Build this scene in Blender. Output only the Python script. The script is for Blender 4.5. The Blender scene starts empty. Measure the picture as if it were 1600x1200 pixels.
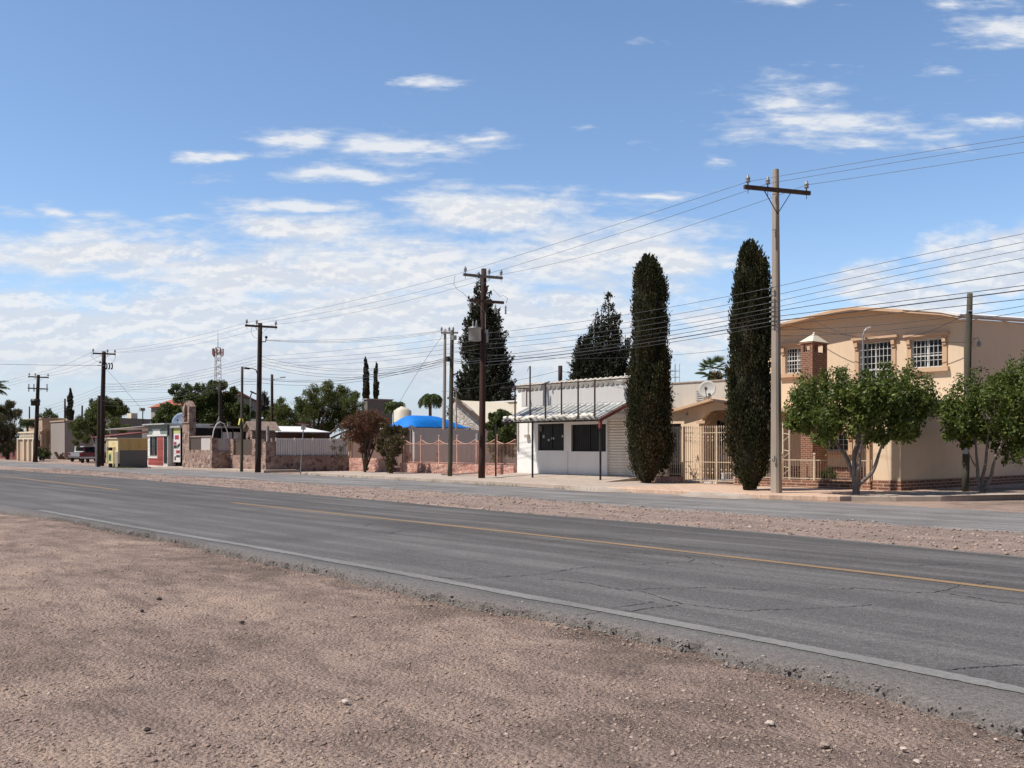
import bpy, math, random
import numpy as np
from mathutils import Vector, Matrix
random.seed(7)
rng = np.random.default_rng(7)
scene = bpy.context.scene
COL = scene.collection
PI = math.pi

# ---------------------------------------------------------------- surveying
# Local road frame: s runs along the road (to the right / nearer), D is the
# distance across the road, z is up.  The camera stands at s = D = 0.
H = 1.6
FPX, CX, HY = 1500.0, 800.0, 698.0
_h = math.hypot(1300.0, 1500.0)
CS, SN = 1300.0 / _h, 1500.0 / _h
ROT = -math.atan2(SN, CS)
SW = 0.15                                            # pavement height


def W(s, D, z=0.0):
    return Vector((s * CS + D * SN, -s * SN + D * CS, z))


def sd(X, Y):
    return X * CS - Y * SN, X * SN + Y * CS


def xa(px):
    return (px - CX) / FPX


def YD(px, D):
    return D / (SN * xa(px) + CS)


def SD(px, D):
    return YD(px, D) * (CS * xa(px) - SN)


def ZD(px, py, D):
    return H + (HY - py) / FPX * YD(px, D)


def YS(px, s):
    return s / (CS * xa(px) - SN)


def DS(px, s):
    return YS(px, s) * (SN * xa(px) + CS)


def ZS(px, py, s):
    return H + (HY - py) / FPX * YS(px, s)


def G(px, py, z=0.0):
    Y = FPX * (H - z) / (py - HY)
    return sd(xa(px) * Y, Y)


def P(px, py, Y):
    s, D = sd(xa(px) * Y, Y)
    return (s, D, H + (HY - py) / FPX * Y)


# ---------------------------------------------------------------- numpy noise
def _hash(ix, iy, seed):
    n = (ix.astype(np.int64) * 374761393 + iy.astype(np.int64) * 668265263 + seed * 982451653) & 0x7fffffff
    n = ((n ^ (n >> 13)) * 1274126177) & 0x7fffffff
    return ((n ^ (n >> 16)) & 0xffff) / 65535.0


def vnoise(x, y, seed=0):
    x = np.asarray(x, float); y = np.asarray(y, float)
    ix = np.floor(x); iy = np.floor(y)
    fx = x - ix; fy = y - iy
    fx = fx * fx * (3 - 2 * fx); fy = fy * fy * (3 - 2 * fy)
    a = _hash(ix, iy, seed); b = _hash(ix + 1, iy, seed)
    c = _hash(ix, iy + 1, seed); d = _hash(ix + 1, iy + 1, seed)
    return (a + (b - a) * fx) * (1 - fy) + (c + (d - c) * fx) * fy - 0.5


def fbm(x, y, octv=4, seed=0):
    t = 0; amp = 1.0; f = 1.0
    for k in range(octv):
        t = t + amp * vnoise(np.asarray(x) * f, np.asarray(y) * f, seed + k * 17)
        amp *= 0.5; f *= 2.03
    return t


# ---------------------------------------------------------------- materials
class NT:
    def __init__(self, name):
        self.m = bpy.data.materials.new(name)
        self.m.use_nodes = True
        self.t = self.m.node_tree
        self.t.nodes.clear()
        self.out = self.n('ShaderNodeOutputMaterial')

    def n(self, typ, **kw):
        nd = self.t.nodes.new(typ)
        for k, v in kw.items():
            setattr(nd, k, v)
        return nd

    def l(self, a, b):
        self.t.links.new(a, b)

    def val(self, sock, v):
        if hasattr(v, 'is_linked') or isinstance(v, bpy.types.NodeSocket):
            self.l(v, sock)
        else:
            sock.default_value = v

    def math(self, op, a, b=0.0, clamp=False):
        nd = self.n('ShaderNodeMath', operation=op, use_clamp=clamp)
        self.val(nd.inputs[0], a); self.val(nd.inputs[1], b)
        return nd.outputs[0]

    def mapping(self, vec, scale=(1, 1, 1), loc=(0, 0, 0)):
        nd = self.n('ShaderNodeMapping')
        nd.inputs['Scale'].default_value = scale
        nd.inputs['Location'].default_value = loc
        self.l(vec, nd.inputs['Vector'])
        return nd.outputs[0]

    def obj(self):
        return self.n('ShaderNodeTexCoord').outputs['Object']

    def noise(self, vec, scale, detail=5.0, rough=0.55, dist=0.0):
        nd = self.n('ShaderNodeTexNoise')
        nd.inputs['Scale'].default_value = scale
        nd.inputs['Detail'].default_value = detail
        nd.inputs['Roughness'].default_value = rough
        nd.inputs['Distortion'].default_value = dist
        self.l(vec, nd.inputs['Vector'])
        return nd.outputs['Fac']

    def ramp(self, fac, stops):
        nd = self.n('ShaderNodeValToRGB')
        e = nd.color_ramp.elements
        while len(e) < len(stops):
            e.new(0.5)
        for k, (p, c) in enumerate(stops):
            e[k].position = p
            e[k].color = tuple(c) + (1.0,) if len(c) == 3 else c
        self.l(fac, nd.inputs[0])
        return nd.outputs[0]

    def rng(self, fac, a, b, c=0.0, d=1.0):
        nd = self.n('ShaderNodeMapRange')
        nd.inputs[1].default_value = a; nd.inputs[2].default_value = b
        nd.inputs[3].default_value = c; nd.inputs[4].default_value = d
        self.l(fac, nd.inputs[0])
        return nd.outputs[0]

    def mix(self, fac, a, b, mode='MIX'):
        nd = self.n('ShaderNodeMix', data_type='RGBA', blend_type=mode)
        self.val(nd.inputs[0], fac)
        for sock, v in ((nd.inputs[6], a), (nd.inputs[7], b)):
            if isinstance(v, bpy.types.NodeSocket):
                self.l(v, sock)
            else:
                sock.default_value = tuple(v) + (1.0,) if len(v) == 3 else v
        return nd.outputs[2]

    def bump(self, h, strength=0.4, dist=0.02):
        nd = self.n('ShaderNodeBump')
        nd.inputs['Strength'].default_value = strength
        nd.inputs['Distance'].default_value = dist
        self.l(h, nd.inputs['Height'])
        return nd.outputs[0]

    def princ(self, col, rough=0.85, normal=None, metal=0.0, spec=0.3):
        b = self.n('ShaderNodeBsdfPrincipled')
        if isinstance(col, bpy.types.NodeSocket):
            self.l(col, b.inputs['Base Color'])
        else:
            b.inputs['Base Color'].default_value = tuple(col) + (1.0,)
        self.val(b.inputs['Roughness'], rough)
        b.inputs['Metallic'].default_value = metal
        b.inputs['Specular IOR Level'].default_value = spec
        if normal is not None:
            self.l(normal, b.inputs['Normal'])
        return b

    def done(self, sh):
        self.l(sh.outputs[0] if hasattr(sh, 'outputs') else sh, self.out.inputs[0])
        return self.m


def plain(name, c, c2=None, scale=3.0, rough=0.85, bump=0.15, fine=40.0, metal=0.0, spec=0.3, streak=False, bd=0.01):
    """A painted / plastered / metal surface with large uneven patches, fine grain and bump."""
    t = NT(name)
    o = t.obj()
    if c2 is None:
        c2 = tuple(x * 0.78 for x in c)
    v = t.mapping(o, (1, 1, 0.25)) if streak else o
    n1 = t.noise(v, scale, 6, 0.62)
    n2 = t.noise(o, fine, 4, 0.6)
    f = t.math('ADD', t.math('MULTIPLY', n1, 0.8), t.math('MULTIPLY', n2, 0.25))
    col = t.ramp(f, [(0.32, c2), (0.62, c)])
    nb = t.bump(n2, bump, bd)
    return t.done(t.princ(col, rough, nb, metal, spec))


def stucco(name, c, stain=(0.3, 0.25, 0.2), amt=0.35, z0=0.0, z1=0.9):
    """Painted render: faint patches, vertical run marks and a dirty splash zone at the foot."""
    t = NT(name)
    o = t.obj()
    n1 = t.noise(o, 1.1, 7, 0.65)
    runs = t.noise(t.mapping(o, (2.6, 2.6, 0.22)), 2.2, 5, 0.6)
    fine = t.noise(o, 55, 3, 0.6)
    col = t.mix(t.rng(n1, 0.35, 0.75, 0, 0.55), c, tuple(x * 0.86 for x in c))
    col = t.mix(t.rng(runs, 0.52, 0.78, 0, amt), col, tuple(a * 0.55 + b * 0.45 for a, b in zip(c, stain)))
    sep = t.n('ShaderNodeSeparateXYZ'); t.l(o, sep.inputs[0])
    low = t.math('SUBTRACT', t.rng(sep.outputs[2], z0, z1, 1.0, 0.0), t.math('MULTIPLY', n1, 1.1))
    col = t.mix(t.rng(low, 0.0, 0.5, 0, amt), col, stain)
    col = t.mix(t.rng(fine, 0.4, 0.7, 0, 0.10), col, tuple(x * 0.6 for x in c))
    return t.done(t.princ(col, 0.9, t.bump(fine, 0.25, 0.006), 0, 0.2))


def brick(name, c1, c2, mortar, scale=1.0, bw=0.22, rh=0.075, ms=0.012):
    t = NT(name)
    o = t.obj()
    sep = t.n('ShaderNodeSeparateXYZ'); t.l(o, sep.inputs[0])
    cb = t.n('ShaderNodeCombineXYZ')
    t.l(t.math('ADD', sep.outputs[0], sep.outputs[1]), cb.inputs[0]); t.l(sep.outputs[2], cb.inputs[1])
    b = t.n('ShaderNodeTexBrick')
    b.inputs['Color1'].default_value = c1 + (1,); b.inputs['Color2'].default_value = c2 + (1,)
    b.inputs['Mortar'].default_value = mortar + (1,)
    b.inputs['Scale'].default_value = scale
    b.inputs['Mortar Size'].default_value = ms
    b.inputs['Mortar Smooth'].default_value = 0.2
    b.inputs['Brick Width'].default_value = bw
    b.inputs['Row Height'].default_value = rh
    t.l(cb.outputs[0], b.inputs['Vector'])
    n = t.noise(o, 9, 6, 0.65)
    col = t.mix(t.rng(n, 0.35, 0.75, 0, 0.6), b.outputs['Color'], tuple(x * 0.5 for x in c1))
    h = t.math('SUBTRACT', t.math('MULTIPLY', n, 0.3), b.outputs['Fac'])
    return t.done(t.princ(col, 0.9, t.bump(h, 0.7, 0.02), 0, 0.2))


def rubble(name, cols, mortar, scale=4.0, mw=0.06, rough=0.9):
    """Irregular stone masonry."""
    t = NT(name)
    o = t.obj()
    w = t.n('ShaderNodeVectorMath', operation='ADD')
    nz = t.n('ShaderNodeTexNoise'); nz.inputs['Scale'].default_value = 3.0; t.l(o, nz.inputs['Vector'])
    sc = t.n('ShaderNodeVectorMath', operation='SCALE'); sc.inputs['Scale'].default_value = 0.25
    t.l(nz.outputs['Color'], sc.inputs[0]); t.l(o, w.inputs[0]); t.l(sc.outputs[0], w.inputs[1])
    v1 = t.n('ShaderNodeTexVoronoi', feature='F1'); v1.inputs['Scale'].default_value = scale
    v2 = t.n('ShaderNodeTexVoronoi', feature='DISTANCE_TO_EDGE'); v2.inputs['Scale'].default_value = scale
    t.l(w.outputs[0], v1.inputs['Vector']); t.l(w.outputs[0], v2.inputs['Vector'])
    sx = t.n('ShaderNodeSeparateColor'); t.l(v1.outputs['Color'], sx.inputs[0])
    k = len(cols)
    col = t.ramp(sx.outputs[0], [(i / max(1, k - 1), c) for i, c in enumerate(cols)])
    n = t.noise(o, 18, 6, 0.65)
    col = t.mix(t.rng(n, 0.35, 0.8, 0, 0.5), col, tuple(x * 0.55 for x in cols[0]))
    e = t.rng(v2.outputs['Distance'], 0.0, mw, 1.0, 0.0)
    col = t.mix(t.math('MULTIPLY', e, 0.85), col, mortar)
    h = t.math('ADD', t.rng(v2.outputs['Distance'], 0, mw * 2.2, 0, 1), t.math('MULTIPLY', n, 0.4))
    return t.done(t.princ(col, rough, t.bump(h, 0.8, 0.04), 0, 0.2))


def foliage(name, cols, trans=0.25, rough=0.6, spec=0.25):
    """Leaves: every leaf island draws its own tone; a share of the light passes through."""
    t = NT(name)
    g = t.n('ShaderNodeNewGeometry')
    col = t.ramp(g.outputs['Random Per Island'], [(i / max(1, len(cols) - 1), c) for i, c in enumerate(cols)])
    b = t.princ(col, rough, None, 0, spec)
    tr = t.n('ShaderNodeBsdfTranslucent')
    t.l(t.mix(0.5, col, (0.12, 0.16, 0.02)), tr.inputs[0])
    m = t.n('ShaderNodeMixShader'); m.inputs[0].default_value = trans
    t.l(b.outputs[0], m.inputs[1]); t.l(tr.outputs[0], m.inputs[2])
    return t.done(m)


def glass(name, c=(0.010, 0.011, 0.012), rough=0.07):
    t = NT(name)
    n = t.noise(t.obj(), 2.5, 3, 0.5)
    return t.done(t.princ(t.mix(t.rng(n, .3, .7), c, tuple(x * 2.2 for x in c)), rough, t.bump(n, 0.03, 0.02), 0, 0.3))


# ---------------------------------------------------------------- mesh builder
ORG = {}


class MB:
    def __init__(self):
        self.v = []; self.f = []; self.mi = []; self.m = 0

    def add(self, vs, fs):
        b = len(self.v)
        self.v.extend([tuple(p) for p in vs])
        for f in fs:
            self.f.append([b + i for i in f]); self.mi.append(self.m)
        return self

    def hexa(self, p):
        return self.add(p, [(0, 3, 2, 1), (4, 5, 6, 7), (0, 1, 5, 4), (1, 2, 6, 5), (2, 3, 7, 6), (3, 0, 4, 7)])

    def box(self, s0, s1, d0, d1, z0, z1):
        return self.hexa([(s0, d0, z0), (s1, d0, z0), (s1, d1, z0), (s0, d1, z0), (s0, d0, z1), (s1, d0, z1), (s1, d1, z1), (s0, d1, z1)])

    def bar(self, p, q, w, h=None, up=(0, 0, 1)):
        h = h or w
        p = Vector(p); q = Vector(q); a = (q - p).normalized(); u = Vector(up)
        if abs(a.dot(u)) > 0.98:
            u = Vector((1, 0, 0))
        x = a.cross(u).normalized() * w / 2; y = x.cross(a).normalized() * h / 2
        return self.hexa([p - x - y, p + x - y, p + x + y, p - x + y, q - x - y, q + x - y, q + x + y, q - x + y])

    def extr(self, pts, vec):
        n = len(pts); v = Vector(vec)
        a = [Vector(p) for p in pts]
        fs = [tuple(range(n))[::-1], tuple(range(n, 2 * n))]
        for i in range(n):
            j = (i + 1) % n
            fs.append((i, j, n + j, n + i))
        return self.add(a + [p + v for p in a], fs)

    def tube(self, pts, rad, n=6, cap=True):
        pts = [Vector(p) for p in pts]
        if not hasattr(rad, '__len__'):
            rad = [rad] * len(pts)
        vs = []; fs = []; prev = None
        for i, p in enumerate(pts):
            a = (pts[min(i + 1, len(pts) - 1)] - pts[max(i - 1, 0)])
            a = a.normalized() if a.length > 1e-9 else Vector((0, 0, 1))
            if prev is None:
                r = Vector((1, 0, 0)) if abs(a.x) < 0.9 else Vector((0, 1, 0))
                x = (r - a * r.dot(a)).normalized()
            else:
                x = prev - a * prev.dot(a)
                x = x.normalized() if x.length > 1e-6 else Vector((1, 0, 0))
            prev = x
            y = a.cross(x)
            for k in range(n):
                th = 2 * PI * k / n
                vs.append(p + (x * math.cos(th) + y * math.sin(th)) * rad[i])
        for i in range(len(pts) - 1):
            for k in range(n):
                k2 = (k + 1) % n
                fs.append((i * n + k, i * n + k2, (i + 1) * n + k2, (i + 1) * n + k))
        if cap:
            fs.append(tuple(range(n))[::-1]); fs.append(tuple(range((len(pts) - 1) * n, len(pts) * n)))
        return self.add(vs, fs)

    def lathe(self, c, prof, n=12):
        c = Vector(c)
        return self.tube([c + Vector((0, 0, z)) for r, z in prof], [max(r, 1e-3) for r, z in prof], n)

    def ball(self, c, r, n=8, sq=(1, 1, 1)):
        vs = []; fs = []; m = max(4, n // 2 + 1)
        for i in range(m + 1):
            th = PI * i / m
            for k in range(n):
                ph = 2 * PI * k / n
                vs.append((c[0] + r * sq[0] * math.sin(th) * math.cos(ph), c[1] + r * sq[1] * math.sin(th) * math.sin(ph), c[2] + r * sq[2] * math.cos(th)))
        for i in range(m):
            for k in range(n):
                k2 = (k + 1) % n
                fs.append((i * n + k, (i + 1) * n + k, (i + 1) * n + k2, i * n + k2))
        return self.add(vs, fs)

    def panel(self, s0, s1, z0, z1, D, holes=(), th=0.2, axis='s'):
        """A wall slab facing the road (-D) at distance D, or (axis 'd') facing +s at s = D, with openings cut through it."""
        ss = sorted({s0, s1, *[x for h in holes for x in h[:2] if s0 < x < s1]})
        zs = sorted({z0, z1, *[x for h in holes for x in h[2:] if z0 < x < z1]})

        def solid(i, j):
            if i < 0 or j < 0 or i >= len(ss) - 1 or j >= len(zs) - 1:
                return False
            x = (ss[i] + ss[i + 1]) / 2; z = (zs[j] + zs[j + 1]) / 2
            return not any(h[0] < x < h[1] and h[2] < z < h[3] for h in holes)

        def pt(x, z, k):
            return (x, D + k * th, z) if axis == 's' else (D - k * th, x, z)
        for i in range(len(ss) - 1):
            for j in range(len(zs) - 1):
                if not solid(i, j):
                    continue
                a, b, c, d = ss[i], ss[i + 1], zs[j], zs[j + 1]
                self.add([pt(a, c, 0), pt(b, c, 0), pt(b, d, 0), pt(a, d, 0)], [(0, 1, 2, 3)])
                self.add([pt(a, c, 1), pt(b, c, 1), pt(b, d, 1), pt(a, d, 1)], [(3, 2, 1, 0)])
                if not solid(i - 1, j):
                    self.add([pt(a, c, 0), pt(a, d, 0), pt(a, d, 1), pt(a, c, 1)], [(0, 1, 2, 3)])
                if not solid(i + 1, j):
                    self.add([pt(b, c, 0), pt(b, d, 0), pt(b, d, 1), pt(b, c, 1)], [(3, 2, 1, 0)])
                if not solid(i, j - 1):
                    self.add([pt(a, c, 0), pt(b, c, 0), pt(b, c, 1), pt(a, c, 1)], [(3, 2, 1, 0)])
                if not solid(i, j + 1):
                    self.add([pt(a, d, 0), pt(b, d, 0), pt(b, d, 1), pt(a, d, 1)], [(0, 1, 2, 3)])
        return self

    def build(self, name, mat, parent=None, smooth=False, org=None):
        """ONE mesh object; vertices in the road frame.  With a parent it becomes a part of that thing."""
        o3 = ORG[parent.name] if parent is not None else (org if org is not None else (0.0, 0.0, 0.0))
        me = bpy.data.meshes.new(name)
        me.from_pydata([(a - o3[0], b - o3[1], c - o3[2]) for a, b, c in self.v], [], self.f)
        mats = mat if isinstance(mat, (list, tuple)) else [mat]
        for m in mats:
            me.materials.append(m)
        if len(mats) > 1:
            me.polygons.foreach_set('material_index', self.mi)
        if smooth:
            me.polygons.foreach_set('use_smooth', [len(f) <= 4 for f in self.f])
        me.update()
        o = bpy.data.objects.new(name, me)
        COL.objects.link(o)
        if parent is not None:
            o.parent = parent
        else:
            o.location = W(*o3); o.rotation_euler = (0, 0, ROT)
        ORG[o.name] = o3
        return o


def tag(o, label, cat, group=None, kind=None):
    o['label'] = label; o['category'] = cat
    if group:
        o['group'] = group
    if kind:
        o['kind'] = kind
    return o


def thing(name, label, cat, s, D, z=0.0, group=None, kind=None):
    o = bpy.data.objects.new(name, None)
    COL.objects.link(o)
    o.empty_display_size = 0.3
    o.location = W(s, D, z); o.rotation_euler = (0, 0, ROT)
    ORG[o.name] = (s, D, z)
    return tag(o, label, cat, group, kind)


def fast_mesh(name, verts, nper, mats, parent=None, org=(0, 0, 0), smooth=False, mi=None):
    """verts (n*nper, 3) in the road frame: n separate polygons of nper corners each."""
    o3 = ORG[parent.name] if parent is not None else org
    verts = np.asarray(verts, np.float32) - np.asarray(o3, np.float32)
    n = len(verts) // nper
    me = bpy.data.meshes.new(name)
    me.vertices.add(len(verts)); me.vertices.foreach_set('co', verts.ravel())
    me.loops.add(n * nper); me.loops.foreach_set('vertex_index', np.arange(n * nper, dtype=np.int32))
    me.polygons.add(n)
    me.polygons.foreach_set('loop_start', np.arange(0, n * nper, nper, dtype=np.int32))
    me.polygons.foreach_set('loop_total', np.full(n, nper, np.int32))
    for m in (mats if isinstance(mats, (list, tuple)) else [mats]):
        me.materials.append(m)
    if mi is not None:
        me.polygons.foreach_set('material_index', np.asarray(mi, np.int32))
    me.update(calc_edges=True)
    o = bpy.data.objects.new(name, me); COL.objects.link(o)
    if parent is not None:
        o.parent = parent
    else:
        o.location = W(*o3); o.rotation_euler = (0, 0, ROT)
    ORG[o.name] = o3
    return o


def unit(a):
    return a / np.maximum(np.linalg.norm(a, axis=1, keepdims=True), 1e-9)


def leaves(c, d, L, wd, fold=0.25):
    """Rhombic leaves at centres c along unit directions d: (n*4, 3)."""
    n = len(c)
    r = unit(rng.normal(size=(n, 3)))
    x = unit(np.cross(d, r)); y = np.cross(x, d)
    L = np.asarray(L)[:, None]; wd = np.asarray(wd)[:, None]
    b = c - d * L * 0.5; t = c + d * L * 0.5
    m = c - d * L * 0.08
    l = m + x * wd * 0.5 + y * wd * fold; q = m - x * wd * 0.5 + y * wd * fold
    return np.stack([b, l, t, q], 1).reshape(-1, 3)


def in_blobs(blobs, n, shell=0.55):
    """n points in a cloud of balls (x, y, z, r), denser towards the skins, with their outward directions."""
    B = np.array([list(b[:4]) for b in blobs], float)
    kids = [B]
    for gen, (cnt, sc) in enumerate(((5, 0.50), (2, 0.34))):     # smaller clumps budding from the bigger ones
        P0 = kids[-1] if gen == 0 else kids[1]
        rep = np.repeat(P0, cnt, axis=0)
        u = unit(rng.normal(size=(len(rep), 3)))
        u[:, 2] = u[:, 2] * 0.8 + 0.12
        nb = rep.copy(); nb[:, :3] += u * rep[:, 3:4] * (0.75 + 0.35 * rng.random((len(rep), 1))); nb[:, 3] = rep[:, 3] * sc * (0.6 + 0.8 * rng.random(len(rep)))
        kids.append(nb)
    B = np.concatenate(kids)
    w = B[:, 3] ** 2.0; w /= w.sum()
    k = rng.choice(len(B), n, p=w)
    d = unit(rng.normal(size=(n, 3)))
    r = B[k, 3] * (shell + (1 - shell) * rng.random(n) ** 0.6) * np.clip(1 + 0.22 * rng.normal(size=n), 0.4, 1.7)
    return B[k, :3] + d * r[:, None], d
# ================================================================ materials
M = {}
M['peach'] = stucco('peach_render', (0.745, 0.575, 0.405), (0.38, 0.28, 0.20), 0.46)
M['peach_trim'] = stucco('peach_trim', (0.60, 0.41, 0.27), (0.3, 0.2, 0.13), 0.25)
M['white_wall'] = stucco('white_render', (0.85, 0.84, 0.81), (0.42, 0.38, 0.33), 0.35)
M['stain_wall'] = stucco('stained_render', (0.52, 0.48, 0.42), (0.22, 0.15, 0.11), 0.7)
M['grey_wall'] = stucco('grey_block_render', (0.33, 0.295, 0.27), (0.2, 0.18, 0.17), 0.35)
M['dark_wall'] = stucco('dark_grey_render', (0.18, 0.165, 0.155), (0.12, 0.1, 0.1), 0.3)
M['beige_wall'] = stucco('beige_render', (0.50, 0.37, 0.27), (0.3, 0.22, 0.17), 0.3)
M['cream_wall'] = stucco('cream_render', (0.72, 0.64, 0.50), (0.35, 0.28, 0.2), 0.3)
M['pink_wall'] = stucco('brown_render', (0.20, 0.13, 0.11), (0.28, 0.17, 0.14), 0.3)
M['roof_white'] = plain('white_roof_coat', (0.8, 0.78, 0.74), None, 1.5)
M['brick'] = brick('red_brick', (0.30, 0.12, 0.07), (0.22, 0.085, 0.05), (0.42, 0.33, 0.26))
M['plinth_brick'] = brick('plinth_stone', (0.28, 0.13, 0.085), (0.12, 0.06, 0.05), (0.5, 0.34, 0.24), 1.0, 0.42, 0.11, 0.02)
M['stone'] = rubble('pink_grey_rubble', [(0.26, 0.165, 0.135), (0.44, 0.30, 0.24), (0.15, 0.09, 0.075), (0.52, 0.38, 0.31), (0.33, 0.205, 0.16)], (0.46, 0.37, 0.31), 4.2, 0.06)
M['pink_stone'] = rubble('salmon_stone', [(0.60, 0.30, 0.23), (0.70, 0.43, 0.34), (0.48, 0.21, 0.16), (0.76, 0.52, 0.43)], (0.66, 0.45, 0.37), 4.5, 0.05)
M['pale_stone'] = rubble('pale_stone', [(0.55, 0.49, 0.42), (0.34, 0.29, 0.25), (0.68, 0.62, 0.55), (0.42, 0.37, 0.32)], (0.30, 0.25, 0.21), 3.0, 0.05)
M['rock_cap'] = plain('stone_cap', (0.36, 0.27, 0.22), (0.24, 0.17, 0.14), 4)
M['concrete'] = plain('concrete', (0.44, 0.36, 0.30), (0.32, 0.26, 0.215), 2.2, 0.9, 0.3, 60)
M['pole_conc'] = plain('pole_concrete', (0.37, 0.31, 0.255), (0.26, 0.215, 0.175), 1.6, 0.9, 0.3, 60, streak=True)
M['paver'] = brick('salmon_pavers', (0.62, 0.44, 0.325), (0.55, 0.38, 0.28), (0.48, 0.34, 0.26), 1.0, 0.5, 0.5, 0.012)
M['pole_wood'] = plain('creosoted_wood', (0.045, 0.029, 0.023), (0.022, 0.015, 0.013), 3, 0.85, 0.5, 30, streak=True)
M['pole_red'] = plain('reddish_wood', (0.062, 0.030, 0.023), (0.034, 0.019, 0.016), 3, 0.85, 0.5, 30, streak=True)
M['pole_green'] = plain('greenish_treated_wood', (0.095, 0.085, 0.062), (0.05, 0.045, 0.033), 3, 0.85, 0.5, 30, streak=True)
M['arm_wood'] = plain('crossarm_wood', (0.10, 0.062, 0.045), (0.055, 0.034, 0.026), 5, 0.8, 0.4, 40)
M['arm_grey'] = plain('weathered_crossarm', (0.22, 0.19, 0.17), (0.14, 0.12, 0.11), 5, 0.8, 0.4, 40)
M['galv'] = plain('galvanised_steel', (0.36, 0.36, 0.36), (0.26, 0.26, 0.26), 6, 0.5, 0.1, 40, 0.6)
M['porcelain'] = plain('grey_porcelain', (0.30, 0.31, 0.30), (0.2, 0.2, 0.2), 6, 0.3, 0.05)
M['black_metal'] = plain('black_painted_steel', (0.022, 0.021, 0.022), (0.04, 0.036, 0.034), 6, 0.5, 0.1)
M['brown_metal'] = plain('dark_brown_steel', (0.045, 0.026, 0.022), (0.07, 0.04, 0.03), 6, 0.6, 0.1)
M['cable'] = plain('black_cable', (0.055, 0.056, 0.062), (0.04, 0.04, 0.044), 3, 0.6, 0.05)
M['wire'] = plain('bare_wire', (0.13, 0.135, 0.15), (0.08, 0.08, 0.09), 3, 0.5, 0.05, 40, 0.3)
M['cream_iron'] = plain('cream_painted_iron', (0.62, 0.51, 0.38), (0.46, 0.35, 0.24), 6, 0.6, 0.1)
M['pink_iron'] = plain('salmon_painted_iron', (0.62, 0.37, 0.29), (0.5, 0.28, 0.21), 6, 0.6, 0.1)
M['rust_iron'] = plain('rust_brown_iron', (0.28, 0.13, 0.07), (0.2, 0.09, 0.05), 6, 0.7, 0.2)
M['white_iron'] = plain('white_painted_iron', (0.72, 0.71, 0.68), (0.55, 0.52, 0.48), 6, 0.6, 0.1)
M['panel_white'] = plain('white_sheet_fence', (0.78, 0.74, 0.69), (0.64, 0.60, 0.55), 3, 0.6, 0.1, streak=True)
M['shutter'] = plain('white_roller_shutter', (0.84, 0.79, 0.71), (0.70, 0.64, 0.56), 2, 0.55, 0.1, streak=True)
M['tin'] = plain('corrugated_tin', (0.58, 0.59, 0.575), (0.36, 0.375, 0.365), 2.5, 0.45, 0.1, 30, 0.35)
M['tin_white'] = plain('white_tin', (0.78, 0.77, 0.75), (0.66, 0.64, 0.6), 2, 0.5, 0.1)
M['tarp'] = plain('white_canvas', (0.78, 0.74, 0.66), (0.55, 0.5, 0.42), 5, 0.9, 0.5, 12)
M['blue_tarp'] = plain('blue_tarpaulin', (0.010, 0.19, 0.62), (0.006, 0.14, 0.5), 2, 0.5, 0.2, 8)
M['red_paint'] = plain('red_paint', (0.40, 0.095, 0.08), (0.30, 0.065, 0.055), 3, 0.7, 0.2)
M['maroon'] = plain('maroon_paint', (0.22, 0.06, 0.05), (0.15, 0.05, 0.045), 4, 0.7, 0.2)
M['yellow'] = plain('faded_yellow_paint', (0.76, 0.63, 0.36), (0.62, 0.50, 0.27), 2, 0.7, 0.2)
M['ochre'] = plain('ochre_sheet', (0.68, 0.46, 0.18), (0.50, 0.32, 0.11), 3, 0.7, 0.3, 14, streak=True)
M['tank'] = plain('cream_plastic_tank', (0.62, 0.56, 0.46), (0.5, 0.45, 0.37), 2, 0.5, 0.05)
M['glass'] = glass('dark_glass')
M['glass_dim'] = plain('dusty_dark_glass', (0.020, 0.019, 0.019), (0.032, 0.030, 0.028), 2, 0.25, 0.02, spec=0.2)
M['tin_valley'] = plain('tin_valley_shade', (0.16, 0.168, 0.162), (0.10, 0.105, 0.102), 3, 0.6, 0.1, 30, 0.2)
M['parapet'] = stucco('greyer_white_parapet', (0.56, 0.545, 0.53), (0.3, 0.27, 0.25), 0.5)
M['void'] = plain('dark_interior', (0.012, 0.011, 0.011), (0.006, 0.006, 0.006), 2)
M['paper'] = plain('weathered_paper', (0.62, 0.60, 0.62), (0.4, 0.4, 0.44), 6)
M['banner'] = plain('white_vinyl', (0.74, 0.72, 0.70), (0.66, 0.63, 0.6), 2, 0.5)
M['banner_green'] = plain('lime_vinyl', (0.55, 0.58, 0.18), None, 2, 0.5)
M['banner_red'] = plain('crimson_vinyl', (0.42, 0.05, 0.08), None, 2, 0.5)
M['banner_dark'] = plain('dark_vinyl', (0.05, 0.055, 0.06), None, 2, 0.5)
M['green_paint'] = plain('faded_grey_green_sign', (0.22, 0.26, 0.235), (0.13, 0.17, 0.15), 3, 0.7)
M['terracotta'] = plain('terracotta_roof', (0.42, 0.13, 0.075), (0.3, 0.09, 0.05), 3, 0.85, 0.4, 14)
M['dish'] = plain('satellite_dish_grey', (0.42, 0.42, 0.40), (0.34, 0.34, 0.32), 4, 0.6, 0.05)
M['dish_blue'] = plain('satellite_dish_blue', (0.20, 0.26, 0.36), (0.15, 0.2, 0.28), 4, 0.6, 0.05)
M['bark'] = plain('grey_bark', (0.13, 0.095, 0.07), (0.06, 0.045, 0.034), 8, 0.9, 0.7, 30, bd=0.03)
M['bark_pale'] = plain('whitewashed_bark', (0.25, 0.215, 0.19), (0.13, 0.105, 0.09), 7, 0.9, 0.6, 26, bd=0.03)
M['soil'] = plain('yard_soil', (0.20, 0.13, 0.095), (0.13, 0.085, 0.06), 3, 0.95, 0.6, 30)
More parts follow.
